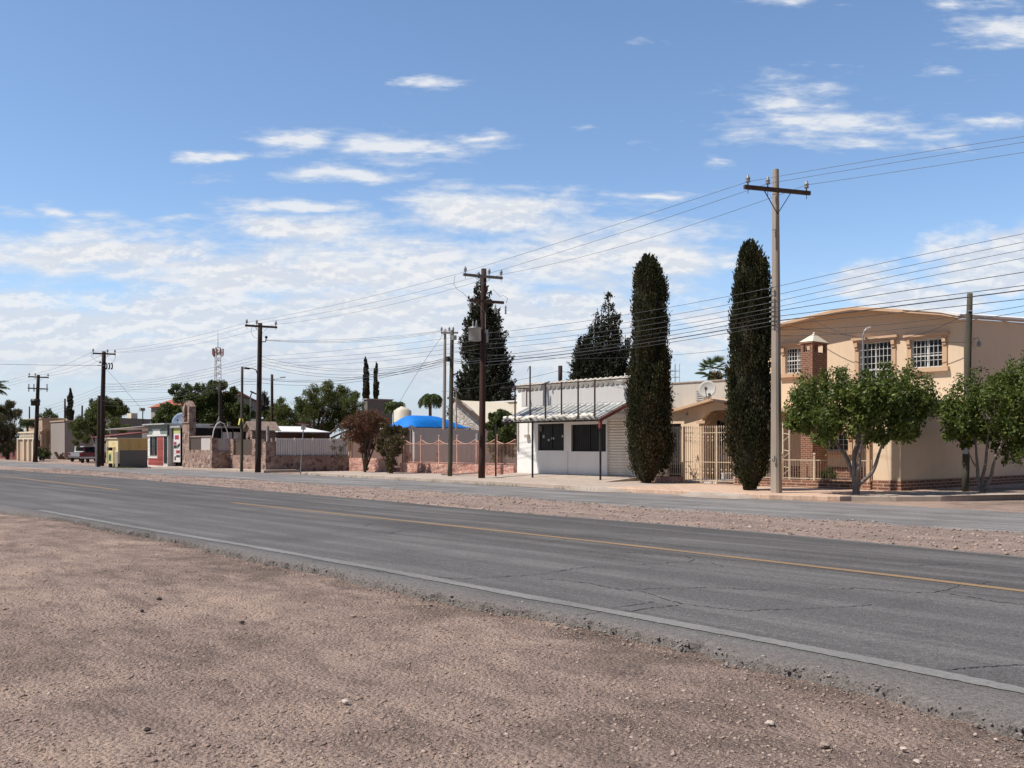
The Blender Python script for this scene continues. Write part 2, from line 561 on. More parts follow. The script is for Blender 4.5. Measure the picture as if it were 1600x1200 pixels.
M['car_white'] = plain('white_car_paint', (0.66, 0.68, 0.70), (0.6, 0.62, 0.65), 2, 0.3, 0.02, spec=0.5)
M['car_red'] = plain('dark_red_car_paint', (0.12, 0.02, 0.025), (0.09, 0.015, 0.02), 2, 0.35, 0.02, spec=0.5)
M['tyre'] = plain('tyre_rubber', (0.025, 0.024, 0.024), (0.04, 0.036, 0.034), 6, 0.85, 0.2)
M['chrome'] = plain('dull_chrome', (0.5, 0.5, 0.5), None, 4, 0.3, 0.02, 40, 0.9)
M['tail'] = plain('tail_light_red', (0.4, 0.03, 0.025), None, 4, 0.3, 0.02)
M['lamp'] = plain('lamp_head_grey', (0.35, 0.36, 0.36), None, 4, 0.4, 0.05, 40, 0.5)
M['ylw_sign'] = plain('yellow_sign', (0.72, 0.62, 0.16), None, 4, 0.5)
M['cypress'] = foliage('cypress_foliage', [(0.024, 0.028, 0.013), (0.044, 0.046, 0.020), (0.034, 0.037, 0.016), (0.062, 0.060, 0.027)], 0.10, 0.75)
M['cypress_brown'] = foliage('browned_cypress_foliage', [(0.045, 0.036, 0.018), (0.070, 0.052, 0.027), (0.055, 0.045, 0.021)], 0.08, 0.8)
M['party'] = stucco('pale_grey_render', (0.54, 0.49, 0.465), (0.35, 0.3, 0.27), 0.35)
M['cypress_core'] = plain('cypress_inner_twigs', (0.030, 0.030, 0.016), (0.018, 0.017, 0.010), 6, 0.95, 0.6, 20)
M['conifer'] = foliage('conifer_foliage', [(0.020, 0.026, 0.017), (0.036, 0.042, 0.026), (0.026, 0.028, 0.019), (0.055, 0.050, 0.032)], 0.08, 0.7)
M['mulberry'] = foliage('mulberry_leaves', [(0.048, 0.074, 0.015), (0.105, 0.142, 0.028), (0.062, 0.094, 0.019), (0.19, 0.225, 0.050), (0.080, 0.118, 0.028)], 0.34, 0.5, 0.35)
M['mesquite'] = foliage('mesquite_leaves', [(0.055, 0.070, 0.018), (0.100, 0.115, 0.030), (0.072, 0.088, 0.022), (0.14, 0.148, 0.045)], 0.25, 0.6)
M['broadleaf'] = foliage('broadleaf_leaves', [(0.038, 0.056, 0.015), (0.075, 0.098, 0.026), (0.052, 0.072, 0.019), (0.105, 0.12, 0.034)], 0.2, 0.55)
M['dryleaf'] = foliage('dry_olive_leaves', [(0.07, 0.065, 0.032), (0.11, 0.10, 0.05), (0.085, 0.075, 0.04), (0.14, 0.12, 0.07)], 0.2, 0.7)
M['redleaf'] = foliage('russet_leaves', [(0.20, 0.075, 0.058), (0.15, 0.085, 0.048), (0.25, 0.10, 0.08), (0.10, 0.075, 0.035), (0.30, 0.10, 0.095)], 0.22, 0.6)
M['olivered'] = foliage('olive_russet_leaves', [(0.075, 0.065, 0.028), (0.12, 0.065, 0.042), (0.065, 0.07, 0.024), (0.10, 0.085, 0.038)], 0.22, 0.6)
M['palm'] = foliage('palm_fronds', [(0.05, 0.075, 0.022), (0.09, 0.12, 0.04), (0.065, 0.09, 0.03)], 0.2, 0.5)
M['dryfrond'] = foliage('dry_palm_skirt', [(0.26, 0.18, 0.09), (0.18, 0.12, 0.06)], 0.1, 0.8)
M['bougain'] = foliage('maroon_succulent', [(0.16, 0.02, 0.03), (0.10, 0.02, 0.025), (0.2, 0.04, 0.04)], 0.15, 0.6)
M['weed'] = foliage('dry_weeds', [(0.20, 0.19, 0.07), (0.14, 0.15, 0.05), (0.28, 0.24, 0.11)], 0.2, 0.8)


def dirt_mat():
    t = NT('pink_desert_dirt')
    o = t.obj()
    sep = t.n('ShaderNodeSeparateXYZ'); t.l(o, sep.inputs[0])
    big = t.noise(o, 0.32, 6, 0.6)
    mid = t.noise(t.mapping(o, (0.6, 1.3, 1)), 2.0, 7, 0.7, 0.4)
    grit = t.noise(o, 26, 5, 0.7)
    fine = t.noise(o, 120, 3, 0.7)
    vo = t.n('ShaderNodeTexVoronoi', feature='F1'); vo.inputs['Scale'].default_value = 34; t.l(o, vo.inputs['Vector'])
    vo2 = t.n('ShaderNodeTexVoronoi', feature='F1'); vo2.inputs['Scale'].default_value = 90; t.l(o, vo2.inputs['Vector'])
    f = t.math('ADD', t.math('MULTIPLY', big, 0.45), t.math('MULTIPLY', mid, 0.55))
    col = t.ramp(f, [(0.37, (0.225, 0.163, 0.136)), (0.455, (0.355, 0.258, 0.212)), (0.52, (0.485, 0.350, 0.282)), (0.60, (0.61, 0.44, 0.345))])
    tyre = t.noise(t.mapping(o, (0.10, 3.2, 1)), 1.2, 5, 0.6, 0.3)
    col = t.mix(t.rng(tyre, 0.48, 0.72, 0, 0.36), col, (0.62, 0.465, 0.375))
    # the strip between the two roads and the verge are paler, rosier dust
    m1 = t.math('MULTIPLY', t.rng(sep.outputs[1], 10.5, 13.8), t.rng(sep.outputs[1], 18.5, 21.5, 1, 0))
    rosy = t.ramp(t.noise(t.mapping(o, (0.30, 1.6, 1)), 1.4, 6, 0.65), [(0.36, (0.34, 0.265, 0.23)), (0.50, (0.45, 0.335, 0.28)), (0.64, (0.56, 0.415, 0.345))])
    col = t.mix(t.math('MULTIPLY', m1, 0.9), col, rosy)
    stain = t.math('MULTIPLY', t.rng(sep.outputs[1], 4.3, 5.6), t.rng(sep.outputs[1], 6.9, 7.4, 1, 0))
    col = t.mix(t.math('MULTIPLY', stain, t.rng(t.noise(o, 1.1, 5, 0.6), 0.42, 0.62, 0, 0.7)), col, (0.18, 0.132, 0.108))
    sp = t.n('ShaderNodeSeparateColor'); t.l(vo.outputs['Color'], sp.inputs[0])
    sp2 = t.n('ShaderNodeSeparateColor'); t.l(vo2.outputs['Color'], sp2.inputs[0])
    g = t.math('ADD', t.math('MULTIPLY', sp.outputs[0], 0.45), t.math('ADD', t.math('MULTIPLY', sp2.outputs[0], 0.35), t.math('MULTIPLY', grit, 0.5)))
    col = t.mix(t.rng(g, 0.80, 1.08, 0, 0.50), col, (0.60, 0.47, 0.39))
    col = t.mix(t.rng(g, 0.30, 0.55, 0.62, 0), col, (0.145, 0.105, 0.087))
    hgt = t.math('ADD', t.math('MULTIPLY', vo.outputs['Distance'], -0.8), t.math('ADD', t.math('MULTIPLY', grit, 1.2), t.math('MULTIPLY', fine, 0.5)))
    return t.done(t.princ(col, 0.95, t.bump(hgt, 1.0, 0.05), 0, 0.15))


def asphalt_mat(name, near, far, edge_dark=0.0, service=False):
    t = NT(name)
    o = t.obj()
    sep = t.n('ShaderNodeSeparateXYZ'); t.l(o, sep.inputs[0])
    streak = t.noise(t.mapping(o, (0.07, 1.3, 1)), 1.6, 6, 0.62, 0.25)
    patch = t.noise(o, 0.55, 6, 0.65)
    agg = t.n('ShaderNodeTexVoronoi', feature='F1'); agg.inputs['Scale'].default_value = 62; t.l(o, agg.inputs['Vector'])
    sc = t.n('ShaderNodeSeparateColor'); t.l(agg.outputs['Color'], sc.inputs[0])
    grain = t.noise(o, 75, 6, 0.8)
    coarse = t.noise(o, 16, 5, 0.65)
    lane = t.rng(t.math('ADD', sep.outputs[1], t.math('MULTIPLY', patch, 1.2)), 9.8, 11.6) if not service else t.rng(patch, 0.4, 0.6)
    col = t.mix(lane, near, far)
    col = t.mix(t.rng(streak, 0.44, 0.64, 0, 0.58), col, tuple(x * 2.05 for x in near))
    col = t.mix(t.rng(patch, 0.50, 0.72, 0, 0.60), col, tuple(x * 0.62 for x in far))
    if not service:
        # dusty broken shoulder outside the white line
        sh = t.rng(t.math('ADD', sep.outputs[1], t.math('MULTIPLY', coarse, 0.5)), 7.0, 6.6, 0, 1)
        col = t.mix(t.math('MULTIPLY', sh, 0.85), col, (0.22, 0.19, 0.17))
    col = t.mix(t.rng(sc.outputs[0], 0.82, 1.0, 0, 0.55), col, (0.30, 0.28, 0.27))
    col = t.mix(t.rng(sc.outputs[1], 0.78, 1.0, 0, 0.55), col, (0.035, 0.033, 0.033))
    col = t.mix(t.rng(coarse, 0.42, 0.66, 0.22, 0), col, (0.05, 0.047, 0.046))
    g3 = t.noise(t.mapping(o, (0.6, 1, 1)), 24, 6, 0.85)
    col = t.mix(t.rng(g3, 0.36, 0.52, 0.50, 0), col, (0.055, 0.052, 0.051))
    col = t.mix(t.rng(g3, 0.53, 0.68, 0, 0.40), col, (0.25, 0.235, 0.225))
    col = t.mix(t.rng(grain, 0.30, 0.52, 0.6, 0), col, (0.045, 0.042, 0.042))
    col = t.mix(t.rng(grain, 0.54, 0.74, 0, 0.5), col, (0.27, 0.255, 0.245))
    h = t.math('ADD', t.math('MULTIPLY', agg.outputs['Distance'], -1.0), t.math('MULTIPLY', grain, 0.8))
    return t.done(t.princ(col, 0.88, t.bump(h, 0.6, 0.012), 0, 0.25))


def line_mat(name, c, under, cover=0.5):
    """Worn road paint: the asphalt shows where traffic has rubbed it through."""
    t = NT(name)
    o = t.obj()
    n = t.noise(o, 22, 6, 0.75)
    n2 = t.noise(t.mapping(o, (0.5, 1, 1)), 1.5, 5, 0.6)
    f = t.math('ADD', t.math('MULTIPLY', n, 0.6), t.math('MULTIPLY', n2, 0.4))
    col = t.mix(t.rng(f, 0.34, 0.62, 0.12, 0.95), c, under)
    col = t.mix(t.rng(t.noise(o, 140, 3, 0.7), 0.45, 0.65, 0, 0.3), col, tuple(x * 0.5 for x in under))
    return t.done(t.princ(col, 0.85, t.bump(n, 0.4, 0.006), 0, 0.25))


M['meshred'] = plain('faded_red_white_panels', (0.30, 0.17, 0.15), (0.2, 0.1, 0.09), 3)
M['mesh'] = plain('dark_mesh_screen', (0.10, 0.075, 0.06), (0.07, 0.05, 0.042), 6)
M['dirt'] = dirt_mat()
M['asphalt'] = asphalt_mat('worn_asphalt', (0.128, 0.121, 0.116), (0.090, 0.081, 0.077))
M['service'] = asphalt_mat('dusty_service_asphalt', (0.245, 0.23, 0.22), (0.205, 0.19, 0.18), service=True)
M['white_line'] = line_mat('worn_white_line', (0.29, 0.28, 0.265), (0.150, 0.143, 0.136))
M['yellow_line'] = line_mat('worn_yellow_line', (0.36, 0.225, 0.105), (0.22, 0.155, 0.10))
M['crack'] = plain('tar_dark_crack', (0.022, 0.02, 0.02), (0.035, 0.032, 0.03), 5)
M['gravel'] = foliage('loose_gravel', [(0.19, 0.142, 0.118), (0.31, 0.233, 0.19), (0.40, 0.30, 0.245), (0.24, 0.182, 0.152), (0.36, 0.275, 0.225), (0.28, 0.21, 0.172), (0.50, 0.41, 0.35)], 0.0, 0.95, 0.15)
M['chips'] = foliage('grey_chippings', [(0.15, 0.132, 0.12), (0.24, 0.21, 0.19), (0.32, 0.28, 0.25), (0.19, 0.168, 0.152)], 0.0, 0.95, 0.15)
M['dark_rock'] = plain('dark_basalt', (0.055, 0.042, 0.036), (0.03, 0.024, 0.022), 8, 0.9, 0.6, 40)
M['pale_rock'] = plain('pale_limestone', (0.55, 0.47, 0.40), (0.42, 0.34, 0.29), 8, 0.9, 0.6, 40)
# ================================================================ ground, roads, pavements
def edge(pxpy, z=0.0):
    a = sorted(G(x, y, z) for x, y in pxpy)
    ss = np.array([p[0] for p in a]); dd = np.array([p[1] for p in a])
    return lambda s: np.interp(s, ss, dd)


E_near = edge([(0, 797), (60, 803), (110, 810), (150, 820), (200, 829), (300, 846), (400, 871), (500, 890), (600, 911), (700, 931), (800, 949), (1000, 986), (1200, 1032), (1400, 1080), (1600, 1131)])
E_white = edge([(60, 797), (200, 822), (400, 855), (600, 890.5), (800, 928), (1000, 964), (1200, 1001.5), (1400, 1040), (1600, 1080)])
E_yellow = edge([(0, 743.5), (190, 766), (400, 789.5), (600, 810.5), (800, 831.8), (1000, 854), (1200, 877), (1400, 900), (1600, 924)])
E_far = edge([(0, 733.5), (200, 747.5), (400, 765.5), (600, 782.5), (800, 800.5), (1000, 816), (1200, 832.5), (1400, 851), (1600, 870)])
E_med = edge([(0, 727), (100, 733), (400, 750), (600, 762), (800, 776), (1000, 791), (1200, 805), (1400, 818), (1600, 831)])
E_serv = edge([(0, 720.5), (200, 731), (410, 739), (600, 748.5), (800, 760), (1000, 771.5), (1200, 780.5), (1400, 791), (1600, 802)])


def build_ground():
    def axis(c, n, a, ext):
        k = np.linspace(-1, 1, n)
        g = math.asinh(ext / a)
        return c + a * np.sinh(k * g)
    s = axis(-6.0, 560, 2.1, 1500.0); d = axis(4.0, 520, 1.5, 1500.0)
    S, Dm = np.meshgrid(s, d)
    en, ef, em, es = E_near(S), E_far(S), E_med(S), E_serv(S)
    step = lambda x, w: np.clip(x / w + 0.5, 0, 1)
    near = np.exp(-np.hypot(S + 6, Dm - 4) ** 2 / 1600.0)
    und = fbm(S * 0.35, Dm * 0.35, 4, 3) * 0.05
    rut = fbm(S * 0.5, Dm * 2.2, 3, 9) * 0.022
    lump = fbm(S * 3.1, Dm * 3.1, 3, 5) * 0.022 + fbm(S * 11, Dm * 11, 2, 8) * 0.010
    dirt = -0.055 + und * np.clip((en - Dm) / 2.0, 0, 1) + (rut + lump) * near
    dirt -= 0.03 * np.exp(-((en - Dm) / 0.25) ** 2)
    med = -0.006 + fbm(S * 1.1, Dm * 2.0, 4, 21) * 0.045
    back = -0.01 + fbm(S * 0.6, Dm * 0.6, 3, 31) * 0.02
    a = step(Dm - en - 0.12, 0.2); b = step(Dm - ef, 0.25); c = step(Dm - em, 0.4); e = step(Dm - es, 0.4)
    z = dirt * (1 - a) + a * (-0.12)
    z = z * (1 - b) + b * med
    z = z * (1 - c) + c * (-0.06)
    z = z * (1 - e) + e * back
    V = np.stack([S.ravel(), Dm.ravel(), z.ravel()], 1)
    ny, nx = S.shape
    idx = np.arange(ny * nx).reshape(ny, nx)
    F = np.stack([idx[:-1, :-1], idx[:-1, 1:], idx[1:, 1:], idx[1:, :-1]], -1).reshape(-1, 4)
    me = bpy.data.meshes.new('ground')
    me.vertices.add(len(V)); me.vertices.foreach_set('co', V.astype(np.float32).ravel())
    me.loops.add(F.size); me.loops.foreach_set('vertex_index', F.astype(np.int32).ravel())
    me.polygons.add(len(F))
    me.polygons.foreach_set('loop_start', np.arange(0, F.size, 4, dtype=np.int32))
    me.polygons.foreach_set('loop_total', np.full(len(F), 4, np.int32))
    me.polygons.foreach_set('use_smooth', np.ones(len(F), bool))
    me.materials.append(M['dirt'])
    me.update(calc_edges=True)
    o = bpy.data.objects.new('ground', me); COL.objects.link(o)
    o.rotation_euler = (0, 0, ROT); ORG[o.name] = (0, 0, 0)
    tag(o, 'pinkish gravelly desert dirt on both sides of the asphalt road', 'ground', kind='structure')


build_ground()


def stations(a, b, step):
    n = max(2, int(abs(b - a) / step) + 1)
    return np.linspace(a, b, n)


# the main road: a slab whose near edge is broken away
sA, sB = E_near, None
ss = np.concatenate([stations(-900, -60, 12)[:-1], stations(-60, -22, 0.5)[:-1], stations(-22, 8, 0.045)[:-1], stations(8, 300, 6)])
rag = fbm(ss * 0.9, ss * 0 + 3.3, 3, 41) * 0.22 + fbm(ss * 5.5, ss * 0 + 1.7, 3, 42) * 0.11
rag2 = fbm(ss * 2.0, ss * 0 + 8.3, 3, 43) * 0.10
mb = MB()
nE = E_near(ss) + rag; fE = E_far(ss) + rag2
dr = 0.03 + 0.05 * np.abs(fbm(ss * 7.0, ss * 0 + 5.1, 2, 44))
rows = []
for k, s in enumerate(ss):
    a, b = nE[k], fE[k]
    rows.append([(s, a - dr[k], -0.13), (s, a, -0.018 + 0.012 * math.sin(s * 31)), (s, a + 0.10, -0.002)] + [(s, a + 0.10 + (b - 0.1 - a) * j / 6, 0.0) for j in range(1, 7)] + [(s, b + 0.06, -0.10)])
vs = [p for r in rows for p in r]; nr = len(rows[0])
fs = [(i * nr + j, (i + 1) * nr + j, (i + 1) * nr + j + 1, i * nr + j + 1) for i in range(len(rows) - 1) for j in range(nr - 1)]
mb.add(vs, fs)


def ribbon(mb, pts, w, z):
    """A flat ribbon along (s, D) points."""
    p = [Vector((a, b, 0)) for a, b in pts]
    vs = []
    for i in range(len(p)):
        t = p[min(i + 1, len(p) - 1)] - p[max(i - 1, 0)]
        t = t.normalized() if t.length > 0 else Vector((1, 0, 0))
        n = Vector((-t.y, t.x, 0)) * (w[i] if hasattr(w, '__len__') else w) / 2
        vs += [p[i] + n + Vector((0, 0, z)), p[i] - n + Vector((0, 0, z))]
    mb.add(vs, [(2 * i, 2 * i + 1, 2 * i + 3, 2 * i + 2) for i in range(len(p) - 1)])


CR = [
    [(790, 900.5), (830, 900), (850, 897), (875, 892), (895, 889), (930, 886), (985, 883), (1040, 880), (1075, 878), (1086, 874), (1070, 869), (1030, 866), (985, 864), (960, 862), (920, 861.5)],
    [(845, 904), (880, 907), (925, 912), (950, 918), (980, 922), (1010, 926), (1033, 934), (1048, 940), (1085, 946), (1125, 951), (1165, 955), (1200, 953), (1245, 952), (1287, 950), (1330, 948), (1362, 945)],
    [(900, 962), (935, 957), (985, 955), (1020, 950), (1060, 946)],
    [(958, 950), (990, 945), (1022, 941)],
    [(800, 848.5), (840, 847.5), (866, 846), (885, 843)],
    [(1297, 921), (1340, 919), (1380, 922), (1425, 926), (1460, 926), (1480, 922), (1500, 915), (1530, 913), (1550, 909)],
    [(1470, 927), (1510, 932), (1560, 941), (1600, 944)],
    [(1090, 875), (1110, 879), (1130, 886)],
    [(570, 822), (580, 818), (600, 816)],
    [(600, 836), (630, 829), (640, 828)],
    [(1420, 884), (1460, 883), (1512, 881)],
    [(980, 921), (1040, 920), (1100, 918), (1200, 922)],
    [(560, 890), (640, 898), (720, 905), (800, 901)],
    [(1480, 1047), (1520, 1043), (1600, 1039)],
]
mb.m = 1
for c in CR:
    pts = []
    for (x0, y0), (x1, y1) in zip(c[:-1], c[1:]):
        n = max(2, int(abs(x1 - x0) / 5))
        for k in range(n):
            f = k / n
            pts.append(G(x0 + (x1 - x0) * f, y0 + (y1 - y0) * f + random.uniform(-0.7, 0.7)))
    pts.append(G(*c[-1]))
    ribbon(mb, pts, [random.uniform(0.002, 0.022) for _ in pts], 0.004)
tag(mb.build('road', [M['asphalt'], M['crack']]), 'worn grey asphalt main road with cracks crossing the view', 'road', kind='structure')

# painted lines
mb = MB()
ls = stations(float(G(62, 797.3)[0]), 14, 0.05)
wl = E_white(ls)
ribbon(mb, list(zip(ls, wl)), [0.185 + 0.02 * math.sin(s * 3.1) + random.uniform(-.022, .022) for s in ls], 0.005)
tag(mb.build('road_marking', M['white_line']), 'worn white edge line along the near side of the road', 'road marking', kind='structure')
mb = MB()
s1 = G(362, 785.5)[0]
ls = stations(s1, 25, 0.4); ribbon(mb, list(zip(ls, E_yellow(ls))), 0.16, 0.005)
tag(mb.build('road_marking', M['yellow_line']), 'long faded yellow centre line running to the right edge', 'road marking', kind='structure')
mb = MB()
s0 = G(186, 765.5)[0]
ls = stations(-260, s0, 2.0); ribbon(mb, list(zip(ls, E_yellow(ls))), 0.21, 0.005)
tag(mb.build('road_marking', M['yellow_line']), 'far yellow centre line ending before the gap on the left', 'road marking', kind='structure')
mb = MB()
ls = stations(G(860, 803)[0], 25, 0.5); ribbon(mb, list(zip(ls, E_far(ls) - 0.16)), 0.07, 0.005)
tag(mb.build('road_marking', M['white_line']), 'thin pale edge line on the far side of the road', 'road marking', kind='structure')

# service road in front of the houses
ss2 = np.concatenate([stations(-900, -70, 20)[:-1], stations(-70, 10, 0.3)[:-1], stations(10, 300, 8)])
a = E_med(ss2) + fbm(ss2 * 1.2, ss2 * 0 + 2.2, 4, 51) * 0.5; b = E_serv(ss2) + 0.25
mb = MB(); vs = []
for k, s in enumerate(ss2):
    vs += [(s, a[k] - 0.12, -0.05), (s, a[k], -0.004)] + [(s, a[k] + (b[k] - a[k]) * j / 4, 0.0) for j in range(1, 5)]
mb.add(vs, [(i * 6 + j, (i + 1) * 6 + j, (i + 1) * 6 + j + 1, i * 6 + j + 1) for i in range(len(ss2) - 1) for j in range(5)])
tag(mb.build('service_road', M['service']), 'dusty pale grey side road running in front of the houses', 'road', kind='structure')


def pavement(front, back, mat, label, z=SW, kerb=True):
    """front / back: (s, D) polylines running the same way; a kerb stone edge stands along the front."""
    mb = MB()
    n = len(front)
    vs = []
    for (s, d), (s2, d2) in zip(front, back):
        vs += [(s, d, -0.08), (s, d + 0.015, z - 0.02), (s, d + 0.035, z), (s2, d2, z if not isinstance(z, tuple) else z[1]), (s2, d2, -0.08)]
    fs = [(i * 5 + j, (i + 1) * 5 + j, (i + 1) * 5 + j + 1, i * 5 + j + 1) for i in range(n - 1) for j in range(4)]
    fs += [(0, 1, 2, 3, 4), tuple((n - 1) * 5 + j for j in (4, 3, 2, 1, 0))]
    mb.add(vs, fs)
    return tag(mb.build('pavement', mat), label, 'pavement', kind='structure')


def kerb_run(px0, px1, n=14, zz=SW):
    pts = []
    for k in range(n + 1):
        x = px0 + (px1 - px0) * k / n
        y = np.interp(x, [200, 300, 410, 470, 600, 800, 1000, 1200, 1310], [731, 734.5, 738.5, 741.5, 748.5, 759, 770.5, 780.5, 783.5])
        s, d = G(x, y, 0.0)
        pts.append((s, d + 0.04 * math.sin(x * 0.13)))
    return pts


fr = kerb_run(472, 948, 24)
pavement(fr, [(s, 35.0) for s, d in fr], M['concrete'], 'bare concrete pavement and kerb beside the pink fence')
fr = kerb_run(948, 1312, 20)
bk = [(s, 31.0) for s, d in fr]
pavement(fr, bk, M['paver'], 'salmon paved pavement in front of the cypresses and gate')
fr = [G(1312, 783.5), G(1330, 783), G(1400, 783.5), G(1470, 783), G(1540, 781.5), G(1610, 780), G(1750, 777)]
pavement(fr, [(fr[0][0], 31.2), (fr[1][0] - .05, 31.2)] + [(s + 4.5, d + 9) for s, d in fr[2:]], M['concrete'], 'shaded concrete pavement around the corner of the peach house')
fr = kerb_run(236, 412, 14)
pavement(fr, [(s, 29.6) for s, d in fr], M['concrete'], 'concrete pavement below the rubble stone wall on the left')
# ramp up to the shop
mb = MB()
s0, s1 = SD(806, 30.9), SD(1003, 30.9)
mb.extr([(s0, 28.6, SW + 0.004), (s0, 30.9, 0.33), (s0, 30.9, 0.0), (s0, 28.6, 0.0)], (s1 - s0, 0, 0))
tag(mb.build('pavement', M['concrete']), 'sloping concrete apron below the white shop canopy', 'pavement', kind='structure')


def kerb_ramp(px0, px1, label):
    a = kerb_run(px0, px1, 6); n = len(a)
    mb = MB(); vs = []
    for k, (s, d) in enumerate(a):
        e = math.sin(PI * k / (n - 1)) ** .4
        vs += [(s, d - 0.05 - 0.75 * e, 0.006), (s, d - 0.01, 0.03 + 0.115 * e), (s, d - 0.01, -0.02)]
    fs = [(i * 3 + j, i * 3 + 3 + j, i * 3 + 4 + j, i * 3 + 1 + j) for i in range(n - 1) for j in range(2)]
    mb.add(vs, fs)
    tag(mb.build('kerb_ramp', M['stain_wall']), label, 'ramp', kind='structure')


kerb_ramp(885, 985, 'grey concrete ramp up the kerb left of the left cypress')
kerb_ramp(1062, 1185, 'grey concrete ramp up the kerb before the iron gate')


# loose stones: nobody could count them
def stones(n, s, D, z, r, flat=0.6):
    """Irregular eight-faced stones as separate triangles."""
    base = np.array([[1, 0, 0], [0, 1, 0], [-1, 0, 0], [0, -1, 0], [0, 0, 1], [0, 0, -1]], float)
    tri = np.array([[0, 1, 4], [1, 2, 4], [2, 3, 4], [3, 0, 4], [1, 0, 5], [2, 1, 5], [3, 2, 5], [0, 3, 5]])
    k = base[None] * (0.55 + 0.75 * rng.random((n, 6, 1))) + rng.normal(size=(n, 6, 3)) * 0.16
    th = rng.random(n) * 2 * PI
    c, q = np.cos(th), np.sin(th)
    x = k[:, :, 0] * (1 + 0.5 * rng.random((n, 1))); y = k[:, :, 1]
    X = x * c[:, None] - y * q[:, None]; Y = x * q[:, None] + y * c[:, None]
    v = np.stack([X, Y, k[:, :, 2] * flat], 2) * r[:, None, None] + np.stack([s, D, z], 1)[:, None, :]
    return v, tri


def stone_mesh(name, v, tri, mat, label):
    n = len(v)
    V = v.reshape(-1, 3).astype(np.float32)
    F = (tri[None] + (np.arange(n) * 6)[:, None, None]).reshape(-1, 3).astype(np.int32)
    me = bpy.data.meshes.new(name)
    me.vertices.add(len(V)); me.vertices.foreach_set('co', V.ravel())
    me.loops.add(F.size); me.loops.foreach_set('vertex_index', F.ravel())
    me.polygons.add(len(F))
    me.polygons.foreach_set('loop_start', np.arange(0, F.size, 3, dtype=np.int32))
    me.polygons.foreach_set('loop_total', np.full(len(F), 3, np.int32))
    me.materials.append(mat); me.update(calc_edges=True)
    o = bpy.data.objects.new(name, me); COL.objects.link(o); o.rotation_euler = (0, 0, ROT); ORG[o.name] = (0, 0, 0)
    return tag(o, label, 'gravel', kind='stuff')


n = 130000
Y = 4.0 + 19 * rng.random(n) ** 1.3; X = (rng.random(n) * 2 - 1) * (Y * 0.62 + 0.8)
s, D = X * CS - Y * SN, X * SN + Y * CS
clump = fbm(s * 0.8, D * 1.4, 4, 77) + 0.25 * rng.random(n)
ok = (D < E_near(s) - 0.12) & (clump > -0.08)
s, D = s[ok], D[ok]
r = 0.0032 + 0.0045 * rng.random(len(s)) + 0.014 * rng.random(len(s)) ** 9
gz = -0.05 + fbm(s * 0.35, D * 0.35, 4, 3) * 0.05 * np.clip((E_near(s) - D) / 2.0, 0, 1) + fbm(s * 0.5, D * 2.2, 3, 9) * 0.022 + fbm(s * 3.1, D * 3.1, 3, 5) * 0.022 + fbm(s * 11, D * 11, 2, 8) * 0.010 - 0.004
v, tri = stones(len(s), s, D, gz, r)
stone_mesh('gravel', v, tri, M['gravel'], 'loose pinkish grit and pebbles strewn over the near verge')
n = 3000
s = -24 + 31 * rng.random(n); off = rng.normal(size=n) * 0.06 - 0.05 + (rng.random(n) < 0.25) * rng.normal(size=n) * 0.22
rg = np.interp(s, ss, rag)
D = E_near(s) + rg + off
r = 0.005 + 0.007 * rng.random(n) + 0.014 * rng.random(n) ** 7
z = np.where(off > 0.03, 0.0, -0.06 + 0.05 * np.clip((off + 0.12) / 0.15, 0, 1))
v, tri = stones(n, s, D, z, r)
stone_mesh('gravel', v, tri, M['chips'], 'grey asphalt crumbs along the broken near edge of the road')
n = 9000
s = -75 + 90 * rng.random(n); f = rng.random(n)
D = E_far(s) * (1 - f) + E_med(s) * f + 0.1
r = 0.012 + 0.02 * rng.random(n) + 0.03 * rng.random(n) ** 10
v, tri = stones(n, s, D, np.full(n, 0.004) + fbm(s * 1.1, D * 2.0, 4, 21) * 0.045 - 0.004, r)
stone_mesh('gravel', v, tri, M['gravel'], 'pale pebbles on the pink dirt strip between the two roads')


# single stones that can be told apart
def rock(px, py, size, mat, label):
    s, D = G(px, py, -0.05)
    mb = MB(); vs = []; q = random.Random(int(px * 7 + py))
    n, m = 9, 5
    for i in range(m + 1):
        th = PI * i / m
        for k in range(n):
            ph = 2 * PI * k / n
            rr = size * (0.8 + 0.4 * q.random())
            vs.append((s + rr * 1.25 * math.sin(th) * math.cos(ph), D + rr * math.sin(th) * math.sin(ph), -0.05 + size * 0.25 + rr * 0.62 * math.cos(th)))
    mb.add(vs, [(i * n + k, (i + 1) * n + k, (i + 1) * n + (k + 1) % n, i * n + (k + 1) % n) for i in range(m) for k in range(n)])
    tag(mb.build('rock', mat, org=(s, D, -0.05)), label, 'rock', 'single stones on the verge')


rock(227, 930, 0.030, M['dark_rock'], 'left one of two dark stones lying close together on the verge')
rock(249, 937, 0.030, M['dark_rock'], 'right one of two dark stones lying close together on the verge')
rock(222, 955, 0.020, M['dark_rock'], 'small dark stone just below the pair of dark stones')
rock(230, 1141, 0.020, M['dark_rock'], 'small dark stone near the bottom edge of the verge')
rock(378, 973, 0.022, M['dark_rock'], 'flat dark stone right of the pair of dark stones')
rock(1290, 1166, 0.028, M['gravel'], 'greyish lump of stone at the bottom right of the verge')
rock(1412, 1171, 0.018, M['pale_rock'], 'pale chip of limestone at the bottom right of the verge')
rock(1433, 1191, 0.017, M['pale_rock'], 'pale flat stone at the very bottom of the verge')
rock(1203, 1131, 0.024, M['pale_rock'], 'greenish white stone in the verge below the broken road edge')
rock(552, 964, 0.030, M['gravel'], 'brownish stone standing alone in the middle of the verge')
rock(540, 1097, 0.024, M['pale_rock'], 'flat pale stone in the lower middle of the verge')
